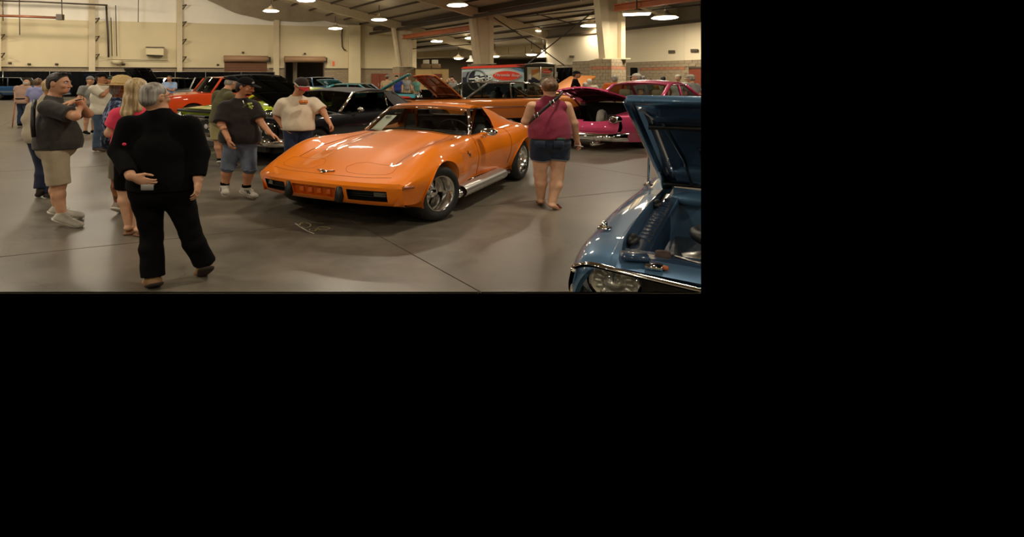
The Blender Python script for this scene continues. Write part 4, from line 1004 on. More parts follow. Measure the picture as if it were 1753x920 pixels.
    # entry sheet behind the windscreen
    p = lambda u, v: (lambda yy, zz: np.array([-1.10 - .38 * zz + .30 * (1 - zz * .55) * (1 - (yy / (.655 - .155 * zz)) ** 2) - .02, yy, .878 + .33 * zz + .035 * zz * (1 - (yy / .5) ** 2)]))(-.57 + .21 * u + .06 * v, .03 + .60 * v)
    Gp = [[p(u, v) for v in np.linspace(0, 1, 7)] for u in np.linspace(0, 1, 5)]
    sh = c.put(MB().grid(Gp), 'entry_sheet', M_paper); md = sh.modifiers.new('t', 'SOLIDIFY'); md.thickness = .002
    xd, yd = p(1, .8) - p(0, .8), p(.5, .95) - p(.5, .65); nn = unit(np.cross(xd, yd)); c.text('455', .075, p(.55, .83) + nn * .012, xd, yd, M_ink, 'sheet_number', sh)
    # door mirror and handle
    mb = MB(); mb.sphere((-1.18, .86, .915), (.075, .10, .055), 14, 8); c.put(mb, 'door_mirror', M_chrome)
    c.put(MB().tube([(-1.20, .77, .835), (-1.19, .81, .85), (-1.18, .845, .89)], .016, 6), 'mirror_stalk', M_chrome)
    c.put(MB().lathe([(0, .03), (.012, .028), (.014, .001)], (-2.12, .775, .862), (0, .5, .8), 10), 'door_lock', M_chrome); c.put(MB().box((-2.02, .74, .872), (.15, .05, .012), np.array([[1, 0, 0], [0, .85, -.5], [0, .5, .85]]), bev=.005), 'door_handle', M_trim)
    # wheels and side pipes
    c.wheel(.060, .70, .322, .29, .205, 'slot', steer=-.25); c.wheel(.060, -.70, .322, .29, .205, 'slot', steer=-.25); c.wheel(-2.545, .72, .335, .29, .222, 'slot'); c.wheel(-2.545, -.72, .335, .29, .222, 'slot')
    for sg in (1, -1):
        q = MB(); G = []
        for i in range(23):
            x = -.44 - 1.36 * i / 22; row = []
            for j in range(9):
                a = math.radians(-55 + 215 * j / 8); r_ = .080 + (.005 if i % 2 else -.002); row.append((x, sg * (.805 + r_ * 1.1 * math.cos(a)), .235 + r_ * math.sin(a)))
            G.append(row)
        q.grid(G); c.put(q, 'side_pipe_cover', mat('brushed_pipe', (.66, .63, .58), .34, .85))
        c.put(MB().tube([(-.45, sg * .805, .225), (-.37, sg * .80, .215)], .06, 12), 'side_pipe_front', M_rim)
        c.put(MB().tube([(-1.78, sg * .80, .235), (-1.95, sg * .83, .235)], .048, 12), 'side_pipe_tip', M_chrome)
        c.put(MB().box((-1.1, sg * .775, .30), (1.25, .02, .05), bev=.006), 'rocker_trim', M_chrome)
    return c
orange_coupe()
# ---------------------------------------------------------------- the black convertible with its bonnet up
M_blackpaint = paint('black_paint', (.004, .004, .005), 0, .3)
M_softtop = mat('charcoal_soft_top', srgb(62, 58, 56), .75, bump=.4, bscale=60)
def lerp(a, b, t): return np.asarray(a) + (np.asarray(b) - np.asarray(a)) * t
def lid_panel(c, name, x0, x1, w0, w1, hinge, ang, m, under=None, z0=.95, crown=.05, n=9, th=.035):
    """bonnet or boot lid between stations x0 (hinge end) and x1 (free end), turned up about the hinge"""
    G = []
    for i in range(n):
        t = i / (n - 1); x = x0 + (x1 - x0) * t; wd = w0 + (w1 - w0) * t; row = []
        for j in range(n):
            u = 2 * j / (n - 1) - 1; z = crown * (1 - u * u) - .06 * t * t; dx = x - hinge[0]; s_ = 1 if x1 > x0 else -1
            ca, sa = math.cos(ang), math.sin(ang); row.append((hinge[0] + s_ * (abs(dx) * ca - z * sa), u * wd, hinge[1] + abs(dx) * sa + z * ca))
        G.append(row)
    G = np.array(G); nn = np.array([-(1 if x1 > x0 else -1) * math.sin(ang), 0, math.cos(ang)]); L_ = G - nn * th
    b = MB().grid(G); b.grid([G[0], L_[0]]); b.grid([G[-1], L_[-1]]); b.grid([G[:, 0], L_[:, 0]]); b.grid([G[:, -1], L_[:, -1]])
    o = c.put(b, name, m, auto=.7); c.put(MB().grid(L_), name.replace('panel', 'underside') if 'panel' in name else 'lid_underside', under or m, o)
    rb = MB()
    for u in (.12, .5, .88):
        j = int(round(u * (n - 1))); rb.tube([L_[i, j] - nn * .012 for i in range(n)], .02, 5)
    for i in (1, n // 2, n - 2): rb.tube([L_[i, j] - nn * .012 for j in range(n)], .02, 5)
    c.put(rb, 'lid_ribs', under or m, o); return o
def headlamp(c, y, z, x, r, ring=True, name='headlamp', ax=(1, 0, 0)):
    o = c.put(MB().lathe([(-.02, r * .98), (.012, r * .92), (.03, r * .6), (.036, .001)], (x, y, z), ax, 20), name, M_lens)
    if ring and o: c.put(MB().lathe([(-.02, r * 1.0), (.02, r * 1.05), (.022, r * 1.18), (-.02, r * 1.2)], (x, y, z), ax, 20), 'lamp_ring', M_chrome, o)
def bumper(c, x, w, z, h, d, wrap, m=None, name='bumper', bow=.08, sg=1):
    G = []
    for i in range(21):
        u = -1 + 2 * i / 20; y = u * w; xx = x - sg * (bow * u * u + (wrap * max(0, abs(u) - .86) / .14)); row = []
        for k in range(7):
            a = -PI / 2 + PI * k / 6; row.append((xx + sg * d * math.cos(a), y, z + h / 2 * math.sin(a)))
        G.append(row)
    return c.put(MB().grid(G, flip=sg < 0), name, m or M_chrome)
def black_convertible():
    c = Car('convertible_car', -1.23, 9.92, -2.278, 'black convertible with a charcoal soft top and raised bonnet, behind the orange coupe')
    N, R = .93, -3.95
    Wb = [(N, .84), (0, .88), (-2.8, .88), (R, .80)]; Zb = [(N, .42), (.4, .30), (-3, .30), (R, .40)]
    Wm = [(N, .93), (0, .965), (-1.5, .96), (-2.9, .97), (R, .90)]; Zm = [(N, .60), (R, .62)]
    Ws = [(N, .92), (0, .94), (-1.5, .93), (-2.9, .94), (R, .86)]; Zs = [(N, .82), (0, .86), (-1.5, .875), (-2.6, .92), (R, .86)]
    Wp = [(N, .86), (-1.5, .86), (R, .78)]; Zp = [(N, .865), (0, .91), (-1.5, .92), (-2.6, .965), (R, .90)]
    Wv = [(N, .5), (R, .5)]; Zv = [(N, .875), (-.7, .95), (-1.2, .94), (-2.7, .96), (R, .92)]
    Z0 = [(N, .885), (-.7, .975), (-1.2, .95), (-2.7, .97), (R, .93)]; W0 = [(N, 0), (R, 0)]
    c.shape([(Wb, Zb), (Wm, Zm), (Ws, Zs), (Wp, Zp), (Wv, Zv), (W0, Z0)], np.linspace(N, R, 90), 6, bow_f=(.5, .10), bow_r=(-3.3, .12))
    AF, AR = (0, .34, .38), (-2.97, .34, .36)
    body, _ = c.skin([AF, AR], [lambda q, v: -2.3 < q[0] < -.9 and v > .68, lambda q, v: -.62 < q[0] < .72 and abs(q[1]) < .68 and v > .66])
    c.put(body, 'body', M_blackpaint)
    for a in (AF, AR): c.arch_lip(*a, M_chrome)
    c.underside(.8, -3.8, .8, .24, .55)
    # front: grille, paired lamps in chrome frames, bumper
    c.put(MB().box((N - .06, 0, .655), (.10, 1.76, .26)), 'grille_back', M_trim, smooth=False)
    g = MB()
    for k in range(5): g.box((N - .015, 0, .58 + .035 * k), (.02, .82, .008))
    c.put(g, 'grille_bars', M_alu, smooth=False)
    for sg in (1, -1):
        for y in (.56, .76): headlamp(c, sg * y, .665, N + .00 - .04 * (y > .6), .085)
        y0, y1, z0, z1 = .44, .885, .555, .775
        P = [(N + .02, sg * y0, z0), (N - .06, sg * y1, z0), (N - .06, sg * y1, z1), (N + .02, sg * y0, z1)]
        c.put(MB().tube([P[0], P[1], P[2], P[3], P[0]], .014, 6), 'lamp_frame', M_chrome)
    c.put(MB().tube([(N + .0, -.9, .815), (N + .05, 0, .83), (N + .0, .9, .815)], .014, 6), 'nose_moulding', M_chrome)
    bumper(c, N + .03, .96, .45, .17, .07, .22); c.put(MB().box((N - .05, 0, .34), (.1, 1.5, .14)), 'front_valance', M_blackpaint, smooth=False)
    # engine bay and bonnet
    c.put(MB().box((.05, 0, .70), (1.3, 1.3, .02)), 'engine_bay', M_under, smooth=False)
    e = MB().box((.0, 0, .80), (.62, .5, .2), bev=.04); c.put(e, 'engine_block', mat('engine_grey', (.05, .05, .05), .4, .6))
    c.put(MB().lathe([(0, .2), (.08, .2), (.09, .17), (.1, .001)], (.05, 0, .9), (0, 0, 1), 20), 'air_cleaner', M_chrome)
    lid_panel(c, 'bonnet_panel', -.62, .80, .74, .70, (-.62, .98), math.radians(34), M_blackpaint, mat('bonnet_liner', (.004, .004, .004), .8))
    # glass and soft top
    c.cabin((-.72, .76, .95), (-1.22, .62, 1.345), (-2.35, .63, 1.36), (-2.95, .66, 1.0), M_softtop, M_glassd, pillar_m=M_chrome, bow=.20, crown=.07, pil=.028, bp=(-2.15,), frame=M_chrome)
    for sg in (1, -1):
        G = [[(-2.10, sg * .66, 1.35), (-2.18, sg * .72, 1.15), (-2.30, sg * .80, .965)], [(-2.35, sg * .645, 1.365), (-2.6, sg * .70, 1.18), (-2.9, sg * .74, .98)], [(-2.42, sg * .45, 1.37), (-2.7, sg * .55, 1.2), (-3.0, sg * .62, .985)]]
        c.put(MB().grid(G, flip=sg > 0), 'soft_top_quarter', M_softtop)
    c.put(MB().box((-1.7, 0, .5), (1.5, 1.4, .3)), 'cockpit_floor', M_under, smooth=False); c.seats(-1.75, .62, .5, rear=-2.35); c.steering(-1.28, .38, .98)
    c.put(MB().box((-1.0, 0, .88), (.25, 1.45, .14), bev=.04), 'dashboard', M_seat)
    # brightwork on the side
    for sg in (1, -1):
        c.put(MB().sphere((-1.0, sg * .99, 1.0), (.05, .075, .05), 12, 6), 'door_mirror', M_chrome); c.put(MB().tube([(-1.0, sg * .93, .93), (-1.0, sg * .98, .97)], .014, 5), 'mirror_stalk', M_chrome)
        c.put(MB().tube([(-2.02, sg * .965, .86), (-2.05, sg * .985, .86), (-2.2, sg * .985, .86), (-2.23, sg * .965, .86)], .012, 6), 'door_handle', M_chrome)
        c.put(MB().tube([c.surf(-.9, v) * (1, sg, 1) for v in np.linspace(.05, .6, 10)], .004, 4), 'door_seam', M_under); c.put(MB().tube([c.surf(-2.3, v) * (1, sg, 1) for v in np.linspace(.05, .6, 10)], .004, 4), 'door_seam', M_under)
    c.wheels(0, -2.97, .80, .80, .335, .22, .19, 'rally')
black_convertible()

# ---------------------------------------------------------------- pink lead sled with its boot open
M_pink = paint('pink_paint', srgb(205, 70, 112), .25, .35)
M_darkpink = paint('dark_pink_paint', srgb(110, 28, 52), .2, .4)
def pink_car():
    c = Car('custom_car', 5.19, 11.82, .6435, 'low pink custom car with its boot lid open, behind the blue car', clip=[END_R])
    R, N = -1.28, 3.6
    Wb = [(R, .72), (0, .90), (N, .85)]; Zb = [(R, .32), (-.8, .20), (0, .17), (N, .2)]
    Wm = [(R, .88), (-.6, .965), (.5, .98), (N, .93)]; Zm = [(R, .50), (N, .5)]
    Ws = [(R, .86), (-.6, .93), (.5, .95), (N, .88)]; Zs = [(R, .74), (-.4, .80), (.6, .84), (N, .8)]
    Wp = [(R, .77), (-.5, .82), (.6, .85), (N, .78)]; Zp = [(R, .83), (-.4, .86), (.6, .91), (N, .88)]
    Wv = [(R, .58), (N, .6)]; Zv = [(R, .66), (-1.0, .78), (-.5, .88), (.1, .95), (N, .95)]
    W0 = [(R, 0), (N, 0)]; Z0 = [(R, .64), (-1.0, .80), (-.5, .92), (.1, .98), (N, 1.0)]
    c.shape([(Wb, Zb), (Wm, Zm), (Ws, Zs), (Wp, Zp), (Wv, Zv), (W0, Z0)], np.linspace(N, R, 100), 6, bow_r=(-.6, .22))
    body, _ = c.skin([], [lambda q, v: -1.2 < q[0] < .30 and abs(q[1]) < .62 and v > .7, lambda q, v: 1.0 < q[0] < 2.6 and v > .72 and abs(q[1]) < .78])
    c.put(body, 'body', M_pink)
    # tail panel
    G = [[(R + .22 * (abs(y) / .88) ** 2.4 - dx, y * k, z) for dx, k, z in ((-.01, 1, .66 + .14 * (abs(y) / .88) ** 4), (.02, .99, .56), (.03, .97, .45), (-.05, .9, .32))] for y in np.linspace(-.85, .85, 19)]
    c.put(MB().grid(G), 'tail_panel', M_pink)
    c.put(MB().box((R - .03, .10, .58), (.03, .36, .17), bev=.01), 'plate_frame', M_trim)
    pl = c.put(MB().box((R - .05, .10, .58), (.02, .31, .15), bev=.008), 'licence_plate', M_paper); c.put(MB().lathe([(0, .065), (.004, .062), (.005, .001)], (R - .06, .10, .585), (-1, 0, 0), 18), 'plate_badge', mat('badge_red', srgb(196, 60, 40), .4), pl)
    for sg in (1, -1):
        q = (R + .12, sg * .80, .74)
        o = c.put(MB().lathe([(-.10, .085), (.05, .085), (.07, .075), (.055, .06)], q, (-1, 0, 0), 20), 'tail_lamp_ring', M_chrome)
        if o: c.put(MB().lathe([(.055, .062), (.075, .05), (.085, .02), (.086, .001)], q, (-1, 0, 0), 16), 'tail_lamp', mat('dark_red_lens', srgb(52, 14, 14), .15, coat=1), o)
        o = c.put(MB().tube([(R + .5, sg * .5, .17), (R - .10, sg * .5, .17)], .045, 12), 'exhaust_tip', M_chrome)
        c.put(MB().tube([(-.4, sg * (c.side(-.4, .66) + .012), .665), (.2, sg * (c.side(.2, .66) + .014), .68), (1.2, sg * (c.side(1.2, .66) + .012), .67)], .014, 6), 'side_spear', M_chrome)
    bumper(c, R - .05, .93, .335, .19, .09, .34, bow=.12, sg=-1)
    # boot: well, spare wheel, lid with struts
    c.put(MB().box((-.42, 0, .42), (1.4, 1.3, .02)), 'boot_floor', M_under, smooth=False); c.put(MB().box((.33, 0, .72), (.02, 1.55, .66)), 'boot_bulkhead', M_under, smooth=False)
    for sg in (1, -1): c.put(MB().box((-.55, sg * .63, .62), (1.1, .02, .42)), 'boot_side', M_under, smooth=False)
    c.put(MB().tube([(-.72, -.30, .60) + .26 * np.array([math.cos(t) * .92, 0.38 * math.cos(t), math.sin(t)]) for t in np.linspace(0, 2 * PI, 25)[:-1]], .07, 10, closed=True), 'spare_wheel', mat('spare_tyre', srgb(120, 112, 102), .6))
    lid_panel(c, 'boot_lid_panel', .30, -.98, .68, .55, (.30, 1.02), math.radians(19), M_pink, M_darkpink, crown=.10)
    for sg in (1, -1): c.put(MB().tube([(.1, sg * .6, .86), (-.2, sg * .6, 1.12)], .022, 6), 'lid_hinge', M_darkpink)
    # chopped roof
    c.cabin((2.75, .74, 1.0), (2.1, .60, 1.49), (1.35, .60, 1.50), (.62, .70, .99), M_pink, M_glass, bp=(1.75,), pillar_m=M_pink, bow=.2, rbow=.25, crown=.09, pil=.035, frame=M_chrome)
    c.put(MB().box((1.6, 0, .5), (1.9, 1.4, .3)), 'cabin_floor', M_under, smooth=False); c.seats(1.75, .62, .5, rear=1.05, m=mat('cream_seat', srgb(190, 176, 150), .6))
    c.wheels(2.6, 0, .74, .72, .30, .2, .19, 'disc')
pink_car()

# ---------------------------------------------------------------- simple period cars further off
def period_car(name, X, Y, th, label, body_m, L=4.8, Wd=1.85, H=1.42, belt=.95, hood=.9, of=.85, orr=1.05, roof_m=None, glass=None, ws=(-.75, -1.3), rs=(-2.3, -2.9), boxy=.0, roof=True, hood_up=None, wheel='disc', r=.33, group=None, hood_under=None, bp=(-1.75,), trunk=None, lamp='round', chrome=True, seg=5, arch=True, extra=None, cat='car', bumper_m=None, grille=True, sill=.30, th_w=.58, hood_len=None):
    c = Car(name, X, Y, th, label, cat, group, clip=[END_R])
    N, R = of, of - L; w = Wd / 2; xr = R + orr
    tk = belt if trunk is None else trunk
    Wb = [(N, w * .86), (0, w * .95), (xr, w * .95), (R, w * .86)]; Zb = [(N, sill + .12), (.3, sill), (xr, sill), (R, sill + .12)]
    Wm = [(N, w * .95), (0, w), (xr, w), (R, w * .93)]; Zm = [(N, .58), (R, .6)]
    Ws = [(N, w * .93), (0, w * .97), (xr, w * .97), (R, w * .9)]; Zs = [(N, hood - .09), (ws[0], belt - .08), (rs[1], max(belt, tk) - .08), (R, tk - .10)]
    Wp = [(N, w * .82), (0, w * .88), (xr, w * .88), (R, w * .78)]; Zp = [(N, hood - .02), (ws[0], belt - .01), (rs[1], max(belt, tk) - .01), (R, tk - .03)]
    Wv = [(N, w * .5), (R, w * .5)]; Zv = [(N, hood), (ws[0], belt + .02), (rs[1], max(belt, tk) + .01), (R, tk)]
    W0 = [(N, 0), (R, 0)]; Z0 = [(N, hood + .01), (ws[0], belt + .05), (rs[1], max(belt, tk) + .02), (R, tk + .01)]
    c.shape([(Wb, Zb), (Wm, Zm), (Ws, Zs), (Wp, Zp), (Wv, Zv), (W0, Z0)], np.linspace(N, R, 48), seg, bow_f=(N - .4, .10 - .06 * boxy), bow_r=(R + .5, .10 - .06 * boxy))
    holes = [lambda q, v: rs[1] + .2 < q[0] < ws[0] - .1 and v > .7 and abs(q[1]) < w * .8]
    if hood_up is not None: holes.append(lambda q, v: ws[0] + .1 < q[0] < N - .2 and abs(q[1]) < w * .72 and v > .66)
    A = [(0, r, r + .05), (xr, r, r + .05)] if arch else []
    body, _ = c.skin(A, holes); c.put(body, 'body', body_m)
    for a in A: c.arch_lip(*a, body_m)
    c.underside(N - .15, R + .15, w * .86, sill - .06, .6)
    # nose and tail panels
    for x, sgx, hz, nm in ((N, 1, hood, 'nose_panel'), (R, -1, tk, 'tail_panel')):
        sec = c.section(x); G = []
        for t in np.linspace(0, 1, 7): G.append([(sec[k, 0] + sgx * .02, sec[k, 1] * (1 - 2 * t), sec[k, 2]) for k in range(len(sec))])
        c.put(MB().grid(G), nm, body_m)
    if grille:
        c.put(MB().box((N + .02, 0, hood - .24), (.05, w * 1.0, .2), bev=.02), 'grille', M_trim)
        gb = MB()
        for k in range(4): gb.box((N + .05, 0, hood - .32 + .05 * k), (.015, w * .96, .012))
        c.put(gb, 'grille_bars', M_alu, smooth=False)
    for sg in (1, -1):
        headlamp(c, sg * w * .74, hood - .20, N + .0, .085 if lamp == 'round' else .075)
        c.put(MB().box((R - .0, sg * w * .74, tk - .22), (.05, .2, .12), bev=.02), 'tail_lamp', M_redlens)
    bm_ = bumper_m or (M_chrome if chrome else M_trim)
    bumper(c, N + .08, w * .98, .46, .15, .06, .12, bm_); bumper(c, R - .08, w * .98, .48, .15, .06, .12, bm_, sg=-1)
    if hood_up is not None:
        c.put(MB().box(((ws[0] + N) / 2, 0, .70), (N - ws[0] - .3, w * 1.4, .02)), 'engine_bay', M_under, smooth=False); c.put(MB().box(((ws[0] + N) / 2 - .1, 0, .82), (.6, .5, .2), bev=.04), 'engine_block', M_alu)
        lid_panel(c, 'bonnet_panel', ws[0] + .08, (N - .12) if hood_len is None else ws[0] + .08 + hood_len, w * .78, w * .74, (ws[0] + .08, belt + .03), math.radians(hood_up), body_m, hood_under or body_m)
    gm = glass or M_glassd
    if roof: c.cabin((ws[0], w * .8, belt + .01), (ws[1], w * (.72 + .06 * boxy), H - .05), (rs[0], w * (.72 + .06 * boxy), H - .05), (rs[1], w * .78, max(belt, tk) + .01), roof_m or body_m, gm, bp=bp, bow=.16 - .12 * boxy, rbow=.12 - .1 * boxy, crown=.06 - .03 * boxy, pil=.035, pillar_m=roof_m or body_m, frame=M_chrome if chrome else None)
    else:
        A_, B_ = (ws[0], w * .75, belt), (ws[1], w * .66, H - .15)
        G = [[lerp((A_[0] + .12 * (1 - u * u), A_[1] * u, A_[2]), (B_[0] + .06 * (1 - u * u), B_[1] * u, B_[2]), t) for u in np.linspace(-1, 1, 9)] for t in (0, .5, 1)]
        c.put(MB().grid(G), 'windscreen', gm); c.put(MB().tube([G[0][0], G[2][0]] + [g for g in G[2]] + [G[0][-1]], .016, 5), 'windscreen_frame', M_chrome)
    c.put(MB().box(((ws[0] + rs[1]) / 2, 0, .5), (abs(rs[1] - ws[0]) - .3, w * 1.5, .3)), 'cabin_floor', M_under, smooth=False); c.seats((ws[1] + rs[0]) / 2 + .1, belt - .38, .5)
    c.wheels(0, xr, w - .13, w - .13, r, .2, r * th_w, wheel)
    if extra: extra(c)
    return c
def sheet(c, x, y, z, ax, sz=(.22, .30), num=None):
    """paper entry sheet; ax = (across, up) unit vectors in car axes"""
    a, u = unit(ax[0]), unit(ax[1]); n_ = np.cross(a, u); C_ = np.array([x, y, z])
    o = c.put(MB().box(C_, (sz[0], sz[1], .004), np.array([a, u, n_])), 'entry_sheet', M_paper, smooth=False)
    if o: c.put(MB().box(C_ + u * sz[1] * .3 + n_ * .004, (sz[0] * .6, sz[1] * .12, .002), np.array([a, u, n_])), 'sheet_print', M_ink, o, smooth=False)
M_lime = paint('lime_paint', srgb(176, 200, 20), .1, .35); M_redor = paint('red_orange_paint', srgb(232, 78, 24), 0, .35)
M_copper = paint('copper_paint', srgb(196, 112, 44), .35, .35); M_char = paint('charcoal_paint', srgb(92, 88, 80), .4, .3)
M_teal = paint('teal_paint', srgb(70, 150, 158), .2, .35); M_red = paint('red_paint', srgb(176, 16, 22), .1, .3); M_sblue = paint('suv_blue', srgb(36, 68, 104), .3, .35)
M_sgrey = paint('suv_grey', srgb(96, 104, 114), .3, .35); M_navy = paint('navy_paint', srgb(20, 32, 60), .2, .3); M_wht = paint('white_paint', srgb(206, 204, 196), 0, .35)
M_pblue = paint('pale_blue_paint', srgb(84, 128, 170), .2, .35); M_orange3 = paint('pale_orange_paint', srgb(226, 142, 62), .15, .35)
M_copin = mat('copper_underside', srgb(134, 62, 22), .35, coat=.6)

def lime_extra(c):
    c.put(MB().box((.05, .0, 1.0), (.36, .16, .04), bev=.012), 'bonnet_scoop', M_trim)
    c.put(MB().box((.90, 0, .87), (.04, 1.6, .06), bev=.01), 'nose_stripe', M_trim)
period_car('car', -2.30, 11.95, -2.278, 'lime green car with a black scooped bonnet between black convertible and orange truck', M_lime, H=1.40, belt=1.02, hood=.93, extra=lime_extra, of=.92, wheel='rally')
def truck_extra(c):
    sheet(c, -.93, -.40, 1.22, ([0, 1, 0], [-.45, 0, .9]), (.24, .34))
    c.put(MB().box((-3.0, 0, .95), (2.0, 1.5, .5)), 'cargo_bed', M_redor, smooth=False)
period_car('pickup_truck', -5.24, 18.2, -2.498, 'bright red orange old pickup truck with a paper sheet in its windscreen', M_redor, L=4.9, H=1.74, belt=1.12, hood=1.03, boxy=.35, ws=(-.65, -1.0), rs=(-1.9, -2.05), trunk=1.0, r=.36, extra=truck_extra, cat='truck', bp=(), glass=M_glassd)
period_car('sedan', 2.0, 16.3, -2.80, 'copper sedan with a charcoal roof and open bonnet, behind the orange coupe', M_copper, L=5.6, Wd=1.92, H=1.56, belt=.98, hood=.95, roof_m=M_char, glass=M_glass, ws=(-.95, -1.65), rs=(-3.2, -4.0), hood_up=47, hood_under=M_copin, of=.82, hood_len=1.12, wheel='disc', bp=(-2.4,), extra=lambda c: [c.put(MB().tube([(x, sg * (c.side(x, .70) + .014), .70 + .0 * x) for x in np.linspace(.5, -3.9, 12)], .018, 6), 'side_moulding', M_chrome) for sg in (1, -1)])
period_car('roadster', .75, 18.6, .5, 'low glossy red open roadster between the black soft top and the copper sedan', M_red, L=4.3, H=1.30, belt=.93, hood=.98, roof=False, of=.9, ws=(-.9, -1.2), rs=(-1.8, -2.2))
period_car('coupe', 1.75, 23.2, -.22, 'teal coupe with its long bonnet raised, in front of the red double door', M_teal, L=4.7, H=1.43, belt=.98, hood=.95, hood_up=38, of=1.0, ws=(-.75, -1.3), rs=(-2.3, -3.0), glass=M_glassd)
period_car('pickup_truck', -1.2, 33.0, -1.15, 'pale blue and white pickup parked before the open roll-up door', M_pblue, L=4.8, H=1.82, belt=1.15, hood=1.08, boxy=.6, ws=(-.6, -.95), rs=(-1.9, -2.0), trunk=1.05, r=.38, bp=(), cat='truck', extra=lambda c: (c.put(MB().box((.86, 0, .82), (.06, 1.6, .36), bev=.03), 'white_nose', M_wht), sheet(c, -.8, .3, 1.42, ([0, 1, 0], [-.4, 0, .9]), (.5, .4))))
period_car('car', -4.7, 37.0, -1.42, 'small red car with a light windscreen by the third pilaster', M_red, L=4.0, H=1.50, belt=.98, hood=.95, wheel='disc', boxy=.4, glass=M_glass)
period_car('hatchback', -3.0, 25.2, -1.75, 'far lime green car peeping out beside the capped man in white', M_lime, L=3.9, H=1.22, belt=.88, hood=.84)
period_car('coupe', -.8, 29.0, -2.2, 'silver blue car with bonnet raised left of the teal roof', mat('silver_paint', srgb(160, 176, 186), .3, .4, coat=1), L=4.5, H=1.38, belt=.95, hood=.92, hood_up=30, hood_under=M_teal)
period_car('wagon', -19.2, 37.5, .05, 'blue and grey sport utility wagon at the far left before the drapes', M_sblue, L=4.9, H=1.82, belt=1.13, hood=1.08, boxy=.8, roof_m=M_sgrey, glass=M_glassd, ws=(-1.2, -1.6), rs=(-4.0, -4.1), bp=(-2.35, -3.2), r=.37, chrome=False, bumper_m=M_sgrey, sill=.42, extra=lambda c: [c.put(MB().box((-1.9, sg * .925, .68), (4.4, .03, .12)), 'side_cladding', M_sgrey, smooth=False) for sg in (1, -1)])
period_car('car', -17.3, 39.5, -1.45, 'dark navy car with its bonnet raised behind the old man', M_navy, L=4.7, H=1.5, belt=1.0, hood=.95, hood_up=48)
period_car('car', -9.2, 25.5, -1.9, 'black vehicle with a big raised bonnet behind the straw hatted man', M_blackpaint, L=4.8, H=1.75, belt=1.12, hood=1.05, boxy=.6, hood_up=55, ws=(-.75, -1.1), rs=(-3.2, -3.6))
period_car('wagon', -7.0, 26.0, -1.95, 'white wagon with dark windscreen behind the man in the light blue shirt', M_wht, L=4.8, H=1.80, belt=1.08, hood=1.0, boxy=.7, ws=(-.75, -1.1), rs=(-3.4, -3.7), bp=(-1.9, -2.8), chrome=False)
period_car('sedan', 8.2, 21.6, .35, 'pale orange car with raised bonnet in front of the block pier', M_orange3, L=4.6, H=1.2, belt=.95, hood=.92, hood_up=38, roof=False)

